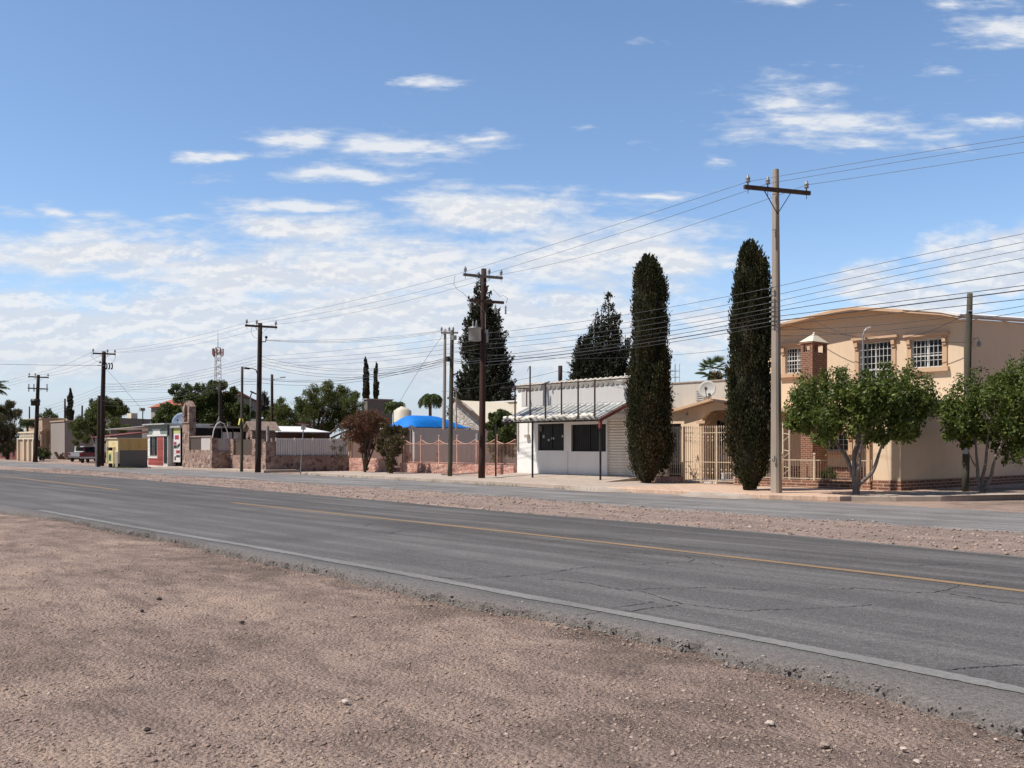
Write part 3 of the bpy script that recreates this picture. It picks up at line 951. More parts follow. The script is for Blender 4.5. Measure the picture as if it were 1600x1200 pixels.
# ================================================================ buildings
def window(parent, s0, s1, z0, z1, D, frame, nx, ny, depth=0.10, grille=None, trim=None, bar=0.016, mid=None, pane=None):
    """A recessed window: frame with its pane, an iron grille in the opening and an optional moulded surround."""
    f = MB(); w = 0.05; y0, y1 = D + depth - 0.05, D + depth
    f.box(s0, s1, y0, y1, z0, z0 + w); f.box(s0, s1, y0, y1, z1 - w, z1)
    f.box(s0, s0 + w, y0, y1, z0 + w, z1 - w); f.box(s1 - w, s1, y0, y1, z0 + w, z1 - w)
    c = (s0 + s1) / 2
    f.box(c - w / 2, c + w / 2, y0, y1, z0 + w, z1 - w)
    if mid:
        zz = z0 + (z1 - z0) * mid
        f.box(s0 + w, c - w / 2, y0, y1, zz - w / 2, zz + w / 2); f.box(c + w / 2, s1 - w, y0, y1, zz - w / 2, zz + w / 2)
    win = f.build('window', frame, parent)
    p = MB(); p.box(s0 + w, s1 - w, y1 - 0.02, y1 + 0.01, z0 + w, z1 - w)
    p.build('pane', pane or M['glass'], win)
    if grille:
        g = MB(); yy = D + 0.015
        for i in range(nx + 1):
            x = s0 + 0.02 + (s1 - s0 - 0.04) * i / nx
            g.box(x - bar / 2, x + bar / 2, yy, yy + 0.015, z0, z1)
        for j in range(ny + 1):
            z = z0 + 0.02 + (z1 - z0 - 0.04) * j / ny
            g.box(s0, s1, yy + 0.016, yy + 0.028, z - bar / 2, z + bar / 2)
        g.build('grille', grille, win)
    if trim:
        t = MB(); a = 0.17
        t.box(s0 - a, s0, D - 0.05, D - 0.002, z0, z1); t.box(s1, s1 + a, D - 0.05, D - 0.002, z0, z1)
        t.box(s0 - a - 0.1, s1 + a + 0.1, D - 0.16, D - 0.002, z1 + 0.10, z1 + 0.19)
        t.box(s0 - a - 0.03, s1 + a + 0.03, D - 0.09, D - 0.002, z1 + 0.001, z1 + 0.099)
        for x in (s0 - a + 0.02, s1 + 0.02):
            t.box(x, x + a - 0.04, D - 0.14, D - 0.052, z1 - 0.16, z1 - 0.001)
            t.box(x, x + a - 0.04, D - 0.10, D - 0.052, z1 - 0.26, z1 - 0.161)
        t.box(s0 - a - 0.08, s1 + a + 0.08, D - 0.15, D - 0.002, z0 - 0.16, z0 - 0.001)
        t.build('window_trim', trim, win)
    return win


def px_hole(x0, x1, y0, y1, D):
    """Opening in the wall plane D from its pixel edges: heights taken at mid width."""
    xm = (x0 + x1) / 2
    return (SD(x0, D), SD(x1, D), ZD(xm, y1, D), ZD(xm, y0, D))


# ---------------------------------------------------------------- the peach two-storey house
Df, Ds = 30.3, 34.95
sR = SD(1407, Df)
sL = SD(1197, Ds)
sA = SD(1364, Df)
house = thing('house', 'two-storey peach house with shallow gabled roof and white barred windows on the right', 'house', sR - 4, Ds, SW)
Do = Ds - 0.65
prof = [(SD(x, Do), ZD(x, y, Do)) for x, y in [(1197, 513), (1222, 504), (1262, 493.5), (1300, 484.5), (1330, 479.5), (1362, 480.5), (1410, 483.5), (1470, 487.5), (1512, 491)]]
prof[-1] = (sR + 0.12, prof[-1][1])
prof[0] = (sL - 0.3, prof[0][1])
ze = min(z for s, z in prof) - 0.30
hw1 = px_hole(1228, 1263, 543, 583, Ds); hw2 = px_hole(1342.5, 1393.5, 534, 612, Ds); hw3 = px_hole(1424.5, 1473, 529.5, 574.5, Ds)
hw4 = px_hole(1264, 1326, 678, 704, Ds)
mb = MB().panel(sL, sR - 0.2, SW, ze, Ds, [hw1, hw2, hw3, hw4], 0.2)
top = [(s, z - 0.075) for s, z in prof]
top = [(max(sL, min(sR - 0.2, s)), z) for s, z in top]
mb.extr([(sL, Ds, ze), (sR - 0.2, Ds, ze)] + [(s, Ds, z) for s, z in reversed(top)], (0, 0.2, 0))
mb.build('wall', M['peach'], house)
zA = ZD(1407, 627, Df)
mb = MB().panel(Df + 0.2, Ds + 9, SW, zA, sR, (), 0.2, 'd').panel(Ds, Ds + 9, zA, ze + 0.12, sR, (), 0.2, 'd')
mb.extr([(sR, Ds, ze + 0.12), (sR, Ds + 9, ze + 0.12), (sR, Ds + 9, ze + 0.76), (sR, Ds, ze + 0.235)], (-0.2, 0, 0))
mb.panel(sA, sR, SW, zA, Df, (), 0.2)
mb.box(sA, sA + 0.2, Df + 0.2, Ds, SW, zA)
mb.build('wall', M['peach'], house)
mb = MB(); mb.extr([(s, Do, z) for s, z in prof] + [(s, Do, z - 0.11) for s, z in reversed(prof)], (0, 10.4, 0.62))
mb.build('roof', [M['peach_trim']], house)
mb = MB(); mb.extr([(s, Do + 0.05, z + 0.004) for s, z in prof] + [(s, Do + 0.05, z + 0.03) for s, z in reversed(prof)], (0, 10.3, 0.614))
mb.build('roof_coating', M['roof_white'], house)
wp = [(s, z) for s, z in prof if s > SD(1385, Do)]
mb = MB(); mb.extr([(s, Do - 0.03, z - 0.01 - 0.04 * k / len(wp)) for k, (s, z) in enumerate(wp)] + [(s, Do - 0.03, z + 0.045) for s, z in reversed(wp)], (0, 0.028, 0))
ze2 = prof[-1][1]
mb.extr([(sR + 0.122, Do, ze2 - 0.03), (sR + 0.122, Do, ze2 + 0.045), (sR + 0.122, Do + 10.3, ze2 + 0.045 + 0.614), (sR + 0.122, Do + 10.3, ze2 - 0.03 + 0.614)], (0.03, 0, 0))
mb.build('roof_edge', M['roof_white'], house)
mb = MB(); mb.box(sA - 0.1, sR + 0.12, Df - 0.12, Ds - 0.001, zA + 0.001, zA + 0.12)
mb.build('terrace_slab', M['roof_white'], house)
# plinth strips, 3 cm proud
mb = MB(); mb.box(sA, sR + 0.03, Df - 0.03, Df - 0.001, SW, SW + 0.34); mb.box(sR + 0.001, sR + 0.03, Df, Ds + 9, SW, SW + 0.34)
mb.box(sL, sA, Ds - 0.03, Ds - 0.001, SW, ZD(1310, 730, Ds))
mb.build('plinth', M['plinth_brick'], house)
for h, nx, ny, mid, tr in ((hw1, 8, 6, .5, True), (hw2, 8, 7, .45, True), (hw3, 7, 4, .42, True), (hw4, 8, 3, None, True)):
    window(house, h[0], h[1], h[2], h[3], Ds, M['white_iron'], nx, ny, 0.12, M['white_iron'], M['peach_trim'] if tr else None, mid=mid)
# ledge roof over the yard side of the ground floor
zl = ZD(1216, 644, Ds - 1.2)
mb = MB(); mb.box(sL - 0.2, SD(1281, Ds - 1.4), Ds - 1.45, Ds - 0.001, zl, zl + 0.15)
mb.build('canopy', M['peach_trim'], house)
# porch wing on the left
sW = SD(1036, Ds); zw = ZD(1075, 641, Ds)
pw = px_hole(1106, 1160, 655, 698, Ds); pd = (SD(1043, Ds), SD(1064, Ds), SW, ZD(1053, 662, Ds))
mb = MB().panel(sW, sL - 0.001, SW, zw, Ds, [pw, pd], 0.2)
mb.box(sW, sW + 0.2, Ds + 0.2, Ds + 6, SW, zw)
Dp = 32.9
ax, az = SD(1118, Dp), ZD(1118, 628, Dp)
ex, ez = SD(1069, Dp), ZD(1069, 641, Dp)
rx = 2 * ax - ex
aL, aR = SD(1097, Dp), SD(1150, Dp)
zt = ZD(1115, 641, Dp); zs = ZD(1097, 657, Dp)
arc = [(aL + 0.62 * (1 - math.cos(t)), zs + (zt - zs) * math.sin(t)) for t in np.linspace(0, PI / 2, 7)]
arcR = [(aR - (x - aL), z) for x, z in reversed(arc)]
poly = [(ex, SW), (ex, ez), (ax, az), (rx, ez), (rx, SW), (aR, SW)] + list(reversed(arc + arcR)) + [(aL, SW)]
mb.extr([(x, Dp, z) for x, z in poly], (0, 0.28, 0))
mb.box(ex, ex + 0.2, Dp + 0.281, Ds - 0.001, SW, ez - 0.05)
mb.build('porch_wall', M['peach'], house)
mb = MB()
o = 0.35
for (xa_, za_, xb_, zb_) in ((ex - 0.45, ez - 0.09, ax, az + 0.03), (ax, az + 0.03, rx + 0.45, ez - 0.09)):
    mb.extr([(xa_, Dp - o, za_), (xb_, Dp - o, zb_), (xb_, Dp - o, zb_ + 0.11), (xa_, Dp - o, za_ + 0.11)], (0, Ds - Dp + o - 0.002, 0))
mb.box(sW - 0.2, sL - 0.002, Ds - 0.3, Ds + 6, zw + 0.001, zw + 0.13)
mb.build('porch_roof', M['peach_trim'], house)
mb = MB()
cs_ = SD(1101, Dp) + 0.06
mb.box(cs_ - 0.13, cs_ + 0.13, Dp - 0.29, Dp - 0.03, SW, zs - 0.14); mb.box(cs_ - 0.22, cs_ + 0.22, Dp - 0.36, Dp - 0.002, zs - 0.139, zs - 0.02)
mb.build('porch_column', M['peach_trim'], house)
window(house, pw[0], pw[1], pw[2], pw[3], Ds, M['white_iron'], 8, 4, 0.12, M['white_iron'])
mb = MB(); mb.box(pw[0] - 0.08, pw[1] + 0.08, Ds - 0.10, Ds - 0.002, pw[2] - 0.08, pw[2] - 0.002); mb.box(pw[0] - 0.08, pw[1], Ds - 0.14, Ds - 0.002, 1.0, 1.28)
mb.build('window_ledge', M['white_iron'], house)
mb = MB(); mb.box(pd[0], pd[1], Ds + 0.08, Ds + 0.13, SW, pd[3]); mb.build('door', M['black_metal'], house)
mb = MB(); mb.box(SD(1100, 32), SD(1150, 32), 30.75, Dp - 0.4, SW + 0.002, SW + 0.12); mb.box(SD(1100, 32), SD(1150, 32), Dp + 0.3, Ds - 0.2, SW + 0.002, SW + 0.35)
mb.build('porch_step', M['white_wall'], house)
# bowl lamp and meter on the porch wall
mb = MB(); mb.ball((SD(1074, Dp), Dp - 0.06, ZD(1074, 647, Dp)), 0.06)
mb.build('porch_lamp', M['porcelain'], house)
# wall lamp on the shaded side wall
mb = MB(); lz = ZS(1521, 534, sR); ld = DS(1521, sR)
mb.tube([(sR, ld, lz + 0.1), (sR + 0.18, ld, lz + 0.14), (sR + 0.2, ld, lz)], 0.015, 5); mb.lathe((sR + 0.2, ld, lz - 0.2), [(0.03, 0.0), (0.09, 0.06), (0.06, 0.2)], 8)
mb.build('wall_lamp', M['lamp'], house)

# brick chimney of the yard barbecue
Dc = 32.2
c0, c1 = SD(1251, Dc), SD(1269.5, Dc)
cd = DS(1292.5, c1)
zt = ZD(1268, 533, Dc)
ch = thing('chimney', 'square brick chimney with open vents and white pyramid cap before the peach house', 'chimney', (c0 + c1) / 2, Dc, SW)
zv0, zv1 = ZD(1260, 550, Dc), ZD(1260, 536.5, Dc)
mb = MB(); w = 0.12
mb.box(c0, c1, Dc, cd, SW, zv0)
for a in (c0, c1 - w):
    for b in (Dc, cd - w):
        mb.box(a, a + w, b, b + w, zv0, zv1)
mb.box(c0 - 0.03, c1 + 0.03, Dc - 0.03, cd + 0.03, zv1, zt)
mb.build('chimney_stack', M['brick'], ch)
mb = MB(); mc = ((c0 + c1) / 2, (Dc + cd) / 2, ZD(1272, 518, Dc))
b0 = [(c0 - 0.04, Dc - 0.04, zt), (c1 + 0.04, Dc - 0.04, zt), (c1 + 0.04, cd + 0.04, zt), (c0 - 0.04, cd + 0.04, zt)]
mb.add(b0 + [mc], [(0, 1, 4), (1, 2, 4), (2, 3, 4), (3, 0, 4), (3, 2, 1, 0)]); mb.ball((mc[0], mc[1], mc[2]), 0.05, 6)
mb.build('chimney_cap', M['cream_wall'], ch)

# ---------------------------------------------------------------- stained block and rooftop gear behind the porch
st = thing('building', 'flat stained plaster block rising behind the peach porch', 'building', SD(1090, 36.2), 36.2, 0)
s0, s1 = SD(992, 36.2), SD(1192, 36.2); zt = ZD(1090, 597, 36.2)
MB().panel(s0, s1, 0, zt, 36.2, (), 0.2).box(s0, s0 + 0.2, 36.4, 41, 0, zt).box(s1 - 0.2, s1, 36.4, 41, 0, zt).box(s0 + .2, s1 - .2, 36.4, 41, zt - 0.5, zt - 0.35).build('wall', M['stain_wall'], st)
mb = MB(); mb.box(s0 - 0.03, s1 + 0.03, 36.15, 36.43, zt + 0.001, zt + 0.05); mb.build('parapet_cap', M['concrete'], st)
mb = MB()
for dx in (0, 0.3):
    for dy in (0, 0.3):
        mb.tube([(SD(1044, 36.4) + dx, 36.6 + dy, zt), (SD(1044, 36.4) + dx, 36.6 + dy, zt + 1.0)], 0.012, 4)
for z in (0.35, 0.65):
    for a, b in (((0, 0), (.3, 0)), ((.3, 0), (.3, .3)), ((.3, .3), (0, .3)), ((0, .3), (0, 0))):
        mb.tube([(SD(1044, 36.4) + a[0], 36.6 + a[1], zt + z), (SD(1044, 36.4) + b[0], 36.6 + b[1], zt + z)], 0.008, 4)
mb.build('rebar_column', M['wire'], st)


def dish(label, px, py, D, r, mat, face=(0.75, -0.35, 0.45), zbase=None, group='satellite dishes'):
    s, z = SD(px, D), ZD(px, py, D)
    t = thing('satellite_dish', label, 'satellite dish', s, D, z - r if zbase is None else zbase, group)
    n = Vector(face).normalized(); u = Vector((0, 0, 1)); x = u.cross(n).normalized(); y = n.cross(x)
    c = Vector((s, D, z)); mb = MB(); vs = []; fs = []; k = 20
    for j in range(6):
        rr = r * j / 5; dep = 0.22 * r * (j / 5) ** 2
        for i in range(k):
            a = 2 * PI * i / k
            vs.append(c + x * rr * math.cos(a) + y * rr * math.sin(a) + n * dep)
    for j in range(5):
        for i in range(k):
            fs.append((j * k + i, j * k + (i + 1) % k, (j + 1) * k + (i + 1) % k, (j + 1) * k + i))
    b = len(vs); vs += [p - n * 0.025 for p in vs]
    fs += [tuple(b + q for q in reversed(f)) for f in fs]
    for i in range(k):
        fs.append((5 * k + i, 5 * k + (i + 1) % k, b + 5 * k + (i + 1) % k, b + 5 * k + i))
    mb.add(vs, fs); mb.build('dish', mat, t, True)
    mb = MB(); tip = c + n * r * 0.85 - y * 0.1 * r
    mb.tube([c - y * r * 0.9 + n * 0.2 * r, tip], 0.02, 5); mb.bar(tip, tip - n * 0.16, 0.09)
    mb.build('feed_arm', M['black_metal'], t)
    mb = MB(); mb.tube([c - n * 0.05, c - n * 0.25 - u * 0.2, (c.x - n.x * 0.25, c.y - n.y * 0.25, (z - r * 1.35) if zbase is None else zbase)], 0.03, 6)
    mb.build('mast', M['galv'], t)


dish('round grey satellite dish above the porch roof of the peach house', 1105.5, 609, 34.3, 0.40, M['dish'], (0.35, -0.85, 0.30), zw + 0.12)
ac = thing('air_conditioner', 'small white louvred air conditioner unit beside the grey satellite dish', 'air conditioner', SD(1091, 34.6), 34.6, zw)
a0 = SD(1089, 34.6); z0 = ZD(1091, 628, 34.6); z1 = ZD(1091, 610, 34.6)
mb = MB(); mb.box(a0, a0 + 0.35, 34.6, 35.2, z0, z1); mb.build('casing', M['tin_white'], ac)
mb = MB()
for k in range(5):
    z = z0 + (z1 - z0) * (k + 0.5) / 5
    mb.box(a0 - 0.02, a0 + 0.33, 34.57, 34.599, z, z + 0.035)
mb.build('louvre', M['galv'], ac)
mb = MB(); mb.tube([(a0 + .15, 34.8, zw + 0.12), (a0 + .15, 34.8, z0)], 0.03); mb.build('stand', M['galv'], ac)

# ---------------------------------------------------------------- iron fences
def fence(name, label, s0, s1, D, z0, z1, pitch, mat, posts=(), rails=(), rows=(), wave=0.0, period=1.0, r=0.013, tip=True, cat='fence', group=None, ph=0.0, postcap=True):
    t = thing(name, label, cat, (s0 + s1) / 2, D, z0, group)
    top = lambda s: z1 - (wave * abs(math.sin(PI * (s - s0 + ph) / period)) if wave else 0.0)
    mb = MB(); n = max(2, int(round((s1 - s0) / pitch)))
    for i in range(n + 1):
        s = s0 + (s1 - s0) * i / n
        zt = top(s) + (0.05 if tip else 0)
        mb.tube([(s, D, z0 + 0.03), (s, D, zt)], r, 4)
        if tip:
            mb.tube([(s, D, zt), (s, D, zt + 0.04), (s, D, zt + 0.12)], [r * 0.9, r * 2.0, 0.002], 5)
    for z in rows:
        for i in range(1, n, 2):
            s = s0 + (s1 - s0) * i / n
            mb.ball((s, D, z), 0.045, 6, (0.8, 0.5, 1.0))
    mb.build('bars', mat, t)
    for z in rails:
        mb = MB(); mb.box(s0, s1, D - 0.012, D + 0.012, z - 0.014, z + 0.014); mb.build('rail', mat, t)
    if wave:
        mb = MB(); m = int((s1 - s0) / 0.08)
        mb.tube([(s0 + (s1 - s0) * k / m, D - 0.015, top(s0 + (s1 - s0) * k / m) - 0.02) for k in range(m + 1)], 0.022, 5); mb.build('top_rail', mat, t)
    for p in posts:
        mb = MB(); mb.box(p - 0.03, p + 0.03, D - 0.03, D + 0.03, z0 - 0.02, z1 + 0.14)
        if postcap:
            mb.ball((p, D, z1 + 0.19), 0.055, 7)
        mb.build('post', mat, t)
    return t


Dg = Df
fz = ZD(1068, 672, Dg)
f1 = fence('iron_fence', 'short cream iron fence on a stone kerb between left cypress and gate', SD(1020, Dg), SD(1065, Dg), Dg, 0.42, fz, 0.105, M['cream_iron'], [SD(1045, Dg)], [0.50, fz - 0.12], [0.78, 0.92, fz - 0.30, fz - 0.42])
mb = MB(); mb.box(SD(1018, Dg), SD(1066, Dg), Dg - 0.12, Dg + 0.12, SW, 0.40); mb.build('plinth', M['pink_stone'], f1)
fence('iron_gate', 'tall cream iron gate of spear tipped bars between the two cypresses', SD(1069, Dg), SD(1149, Dg), Dg, SW + 0.06, fz, 0.105, M['cream_iron'], [SD(1069, Dg), SD(1096, Dg), SD(1120, Dg), SD(1148, Dg)], [SW + 0.12, fz - 0.12, SW + 0.85], [SW + 0.42, SW + 0.56, fz - 0.30, fz - 0.42], cat='gate', postcap=False)
f3 = fence('iron_fence', 'low cream iron fence with stone kerb behind the concrete pole', SD(1152, Dg), SD(1362, Dg), Dg, SW + 0.27, ZD(1260, 718, Dg), 0.10, M['cream_iron'], [SD(1170, Dg), SD(1222, Dg), SD(1272.5, Dg)], [SW + 0.32, ZD(1260, 718, Dg) - 0.02], tip=False, r=0.008)
mb = MB(); mb.box(SD(1150, Dg), SD(1362, Dg), Dg - 0.10, Dg + 0.10, SW, SW + 0.26); mb.build('plinth', M['plinth_brick'], f3)
mb = MB()
for k in range(36):
    s = SD(1225, Dg) + (SD(1362, Dg) - SD(1225, Dg)) * k / 35
    mb.tube([(s, Dg + 0.01, SW + 0.3), (s, Dg + 0.01, ZD(1280, 690, Dg))], 0.004, 4)
mb.build('thin_rods', M['rust_iron'], f3)
pl = MB()
pl.box(SD(1355, Dg), SD(1360, Dg), Dg - 0.06, Dg + 0.1, SW, zA - 0.1)
tag(pl.build('gate_post', M['peach_trim'], org=(SD(1357, Dg), Dg, SW)), 'brown painted post at the end of the low fence by the peach house', 'post')
tr = thing('trellis', 'cream lattice ladder standing behind the fence beside the concrete pole', 'trellis', SD(1229, 31.2), 31.2, SW)
mb = MB()
for x in (1223.5, 1233.5):
    mb.tube([(SD(x, 31.2), 31.2, SW), (SD(x, 31.2), 31.2, ZD(x, 660, 31.2))], 0.035, 6)
for k in range(7):
    y = 755 - k * 13
    mb.tube([(SD(1223.5, 31.2), 31.2, ZD(1223, y, 31.2)), (SD(1233.5, 31.2), 31.2, ZD(1233, y - (9 if k % 2 else -2), 31.2))], 0.012, 4)
mb.build('frame', M['cream_wall'], tr)

# ---------------------------------------------------------------- the white shop with its tin canopy
Dw, zf = 30.9, 0.20
q0, q1 = SD(808, Dw), SD(994, Dw)
shop = thing('shop', 'white plastered corner shop with dark barred windows, roller shutter and tin canopy', 'shop', (q0 + q1) / 2, Dw, 0.15)
w1 = px_hole(840.5, 881, 662, 704, Dw); w2 = px_hole(892.5, 947.5, 663, 705.5, Dw); dr_ = (SD(949.5, Dw), SD(987, Dw), zf, ZD(965, 654, Dw))
zt = ZD(890, 600, Dw)
mb = MB().panel(q0, q1, zf - 0.1, zt, Dw, [w1, w2, dr_], 0.2)
mb.box(q0, q0 + 0.2, Dw + 0.2, 33.0, zf - 0.1, zt); mb.box(q1 - 0.2, q1, Dw + 0.2, 33.0, zf - 0.1, zt); mb.box(q0 + .2, q1 - .2, Dw + 0.2, 33.0, zt - 0.5, zt - 0.35); mb.box(q0 + .2, q1 - .2, 32.8, 33.0, zf - 0.1, zt - 0.501)
mb.build('wall', M['white_wall'], shop)
for h, nx in ((w1, 11), (w2, 15)):
    window(shop, h[0], h[1], h[2], h[3], Dw, M['black_metal'], nx, 1, 0.14, M['black_metal'], bar=0.018, pane=M['glass_dim'])
mb = MB(); n = 26
n = 22
for k in range(n):
    z = zf + (dr_[3] - zf) * k / n; dz = (dr_[3] - zf) / n
    mb.extr([(dr_[0], Dw + 0.12, z), (dr_[0], Dw + 0.05, z + dz * 0.55), (dr_[0], Dw + 0.055, z + dz * .75), (dr_[0], Dw + 0.12, z + dz), (dr_[0], Dw + 0.14, z + dz), (dr_[0], Dw + 0.14, z)], (dr_[1] - dr_[0], 0, 0))
mb.build('roller_shutter', M['shutter'], shop)
mb = MB()
mb.box(dr_[0] - 0.08, dr_[0], Dw - 0.03, Dw - 0.001, zf, dr_[3] + 0.06); mb.box(dr_[1], dr_[1] + 0.08, Dw - 0.03, Dw - 0.001, zf, dr_[3] + 0.06); mb.box(dr_[0], dr_[1], Dw - 0.06, Dw - 0.001, dr_[3], dr_[3] + 0.22)
mb.build('shutter_frame', M['tin_white'], shop)
mb = MB(); n = int((q1 - q0) / 0.30)
for k in range(n):
    s = q0 + (q1 - q0) * (k + 0.5) / n
    mb.tube([(s, Dw - 0.10, zt - 0.05 + random.uniform(-.02, .02)), (s, Dw + 0.3, zt + 0.10)], 0.14, 7)
mb.build('roof_tiles', M['stain_wall'], shop)
De = 29.1
ce0, ce1 = SD(784, De), SD(936, De)
zE = ZD(935, 654, De)
Dt = Dw - 0.003
zJ = ZS(978, 631, ce1)
DJ = DS(978, ce1)
slope = (zJ - zE) / (DJ - De)
zJ = zE + slope * (Dt - De)
mb = MB(); n = int((ce1 - ce0) / 0.04); prev = None; vs = []
for k in range(n + 1):
    s = ce0 + (ce1 - ce0) * k / n; h = max(-.035, min(.05, 0.10 * math.sin(2 * PI * s / 0.37)))
    vs += [(s, De, zE + h), (s, Dt, zJ + h), (s, Dt, zJ + h + 0.008), (s, De, zE + h + 0.008)]
fs = []
for k in range(n):
    a, b = 4 * k, 4 * k + 4
    fs += [(a, a + 1, b + 1, b), (a + 3, b + 3, b + 2, a + 2), (a, b, b + 3, a + 3)]
mb.add(vs, fs)
mb.mi = [1 if math.sin(2 * PI * (ce0 + (ce1 - ce0) * (q // 3 + .5) / n) / 0.37) < -0.1 else 0 for q in range(len(fs))]  # valley faces take a darker tin: the corrugation's shade put into the colour
mb.build('canopy_roof', [M['tin'], M['tin_valley']], shop)
mb = MB(); mb.box(q0 + 0.35, q1 - 0.05, Dw - 0.014, Dw - 0.002, zJ + 0.06, zt - 0.04); mb.build('parapet_band', M['parapet'], shop)  # greyer render over the upper wall, left end kept white
mb = MB()
mb.bar((ce1 + 0.02, De - 0.02, zE - 0.09), (ce1 + 0.02, Dt, zJ - 0.09), 0.05, 0.13)
mb.bar((ce1 + 0.02, De + 0.05, zE - 0.1), (ce1 + 0.02, De + 0.05, zE - 0.42), 0.12, 0.12)
mb.build('fascia', M['maroon'], shop)
mb = MB(); mb.bar((ce0, De + 0.12, zE - 0.06), (ce1, De + 0.12, zE - 0.06), 0.06, 0.08)
for k in range(5):
    s = ce0 + (ce1 - ce0) * k / 4
    mb.bar((s - 0.02, De, zE - 0.055), (s - 0.02, Dt, zJ - 0.055), 0.04, 0.05)
mb.build('canopy_frame', M['brown_metal'], shop)
for x in (771.5, 829, 935):
    mb = MB(); mb.tube([(SD(x, De), De + 0.12, SW), (SD(x, De), De + 0.12, zE - 0.1)], 0.045, 8); mb.build('post', M['black_metal'], shop)
# open gable end of the canopy above the shutter
mb = MB(); mb.bar((q0 + .1, Dw - .05, ZD(826, 705, Dw)), (q0 + .1, Dw - .05, zJ - 0.3), 0.05); mb.box(SD(823, Dw), SD(828, Dw), Dw - 0.16, Dw - 0.002, ZD(825, 684, Dw), ZD(825, 679, Dw))
mb.tube([(SD(826, Dw), Dw - .04, ZD(826, 679, Dw)), (SD(826, Dw), Dw - .04, zJ - .2)], 0.02, 5)
mb.build('electric_meter', M['stain_wall'], shop)
mb = MB(); mb.bar((SD(887, Dw), Dw - 0.02, zf), (SD(887, Dw), Dw - 0.02, w2[2]), 0.04, 0.03); mb.build('downpipe', M['white_wall'], shop)
mb = MB(); mb.bar((w1[0] + .14, Dw - 0.004 + .1, w1[3] - 0.35), (w1[0] + .14, Dw + .096, w1[3] - .1), 0.2, 0.004); mb.build('notice_glint', M['paper'], shop)
for x0_, x1_, y0_, y1_ in ((847.5, 850.5, 680, 684.5), (855.5, 859, 686, 689), (861, 866, 683.5, 686.5), (877, 880, 680, 683.5)):  # small white sheets painted in for reflections and hanging things in the pane
    mb = MB(); mb.box(SD(x0_, Dw + .1), SD(x1_, Dw + .1), Dw + .106, Dw + .112, ZD(x0_, y1_, Dw + .1), ZD(x0_, y0_, Dw + .1)); mb.build('notice_glint', M['paper'], shop)

# sign frame on the eave
sf = thing('sign_frame', 'bare rusty steel sign frame standing along the tin canopy edge', 'sign frame', SD(870, De), De + 0.05, zE, None)
zr = ZD(880, 597.5, De + 0.05)
for x, ex_ in ((803.5, 0), (827, 24), (851, 0), (876, 0), (902, 0), (928, 0)):
    mb = MB(); mb.bar((SD(x, De), De + 0.05, zE + 0.03), (SD(x, De), De + 0.05, zr + (0.03 if not ex_ else 0.85)), 0.05); mb.build('post', M['brown_metal'], sf)
mb = MB(); mb.bar((SD(782, De), De + 0.05, zr - 0.02), (SD(978, De), De + 0.05, zr - 0.02), 0.045); mb.build('top_rail', M['brown_metal'], sf)
for x in (782, 975):
    mb = MB(); mb.bar((SD(x, De), De + 0.05, zr - 0.02), (SD(x, De), Dw + 0.1, zr - 0.02), 0.045); mb.bar((SD(x, De), Dw - 0.15, zr - 0.05), (SD(x, De), Dw - 0.15, zJ + 0.03), 0.04); mb.build('brace', M['brown_metal'], sf)
mb = MB(); mb.tube([(SD(827, De), De + .05, zr + .85), (SD(825, De), De + .05, zr + .8), (SD(823.5, De), De + .02, zr + .62)], 0.012, 4); mb.build('hook', M['brown_metal'], sf)
# rolled canvas lying on the eave
mb = MB(); pts = []; rr = []
for k in range(60):
    s = SD(785, De) + (SD(925, De) - SD(785, De)) * k / 59
    pts.append((s, De + 0.13 + 0.05 * math.sin(k * 0.9), zE + 0.13 + 0.035 * math.sin(k * 1.7) + 0.03 * math.sin(k * 0.37)))
    rr.append(0.075 + 0.035 * random.random() + 0.03 * (k % 9 == 0))
mb.tube(pts, rr, 9)
for k in range(16):
    p = pts[random.randrange(4, 56)]
    mb.ball((p[0], p[1] - 0.03, p[2] + 0.02), 0.11 * random.uniform(.6, 1.1), 7, (1.8, 0.8, 0.7))
tag(mb.build('canvas_roll', M['tarp'], smooth=True, org=(SD(855, De), De + .13, zE)), 'crumpled white canvas rolled up along the tin canopy edge', 'canvas')
# floodlight at the parapet end
mb = MB(); fx, fz_ = SD(974, Dw), ZD(974, 599, Dw)
mb.bar((fx, Dw - .25, fz_ + .05), (fx + .15, Dw - .42, fz_ + .02), 0.22, 0.16); mb.tube([(fx, Dw - .2, fz_ + .05), (fx, Dw + .1, fz_ + .2)], 0.025, 5); mb.tube([(fx, Dw + .1, zt - .1), (fx, Dw + .1, fz_ + .45)], .025, 5)
tag(mb.build('floodlight', M['tin_white'], org=(fx, Dw, zt)), 'white floodlight at the end of the white shop parapet', 'floodlight')

# ---------------------------------------------------------------- pink plinth fences and the lot behind
Dk = 31.3
k0, k1 = SD(630, Dk), SD(806, Dk)
zk = ZD(720, 725, Dk); ztop = ZD(720, 690, Dk)
per = (SD(743, Dk) - SD(714, Dk)) 
fp = fence('iron_fence', 'salmon iron fence with wavy top rail on a pink stone wall', k0, k1, Dk, zk, ztop + 0.12, 0.105, M['pink_iron'], [SD(x, Dk) for x in (631, 658, 686, 714.5, 744.5, 776.5)], [zk + 0.06, ztop - 0.12], wave=0.22, period=per, r=0.010, tip=False, ph=per - (SD(686, Dk) - k0) % per)
mb = MB(); mb.box(k0 - 0.1, k1, Dk - 0.15, Dk + 0.15, 0.0, zk); mb.build('plinth', M['pink_stone'], fp)
j0, j1 = SD(545.5, 30.6), SD(607, 30.6)
t = thing('garden_wall', 'low pink stone wall behind the two russet shrubs', 'wall', (j0 + j1) / 2, 30.6, 0)
zj = ZD(575, 716, 30.6)
MB().box(j0, j1, 30.6, 30.95, 0, zj).build('stonework', M['pink_stone'], t)
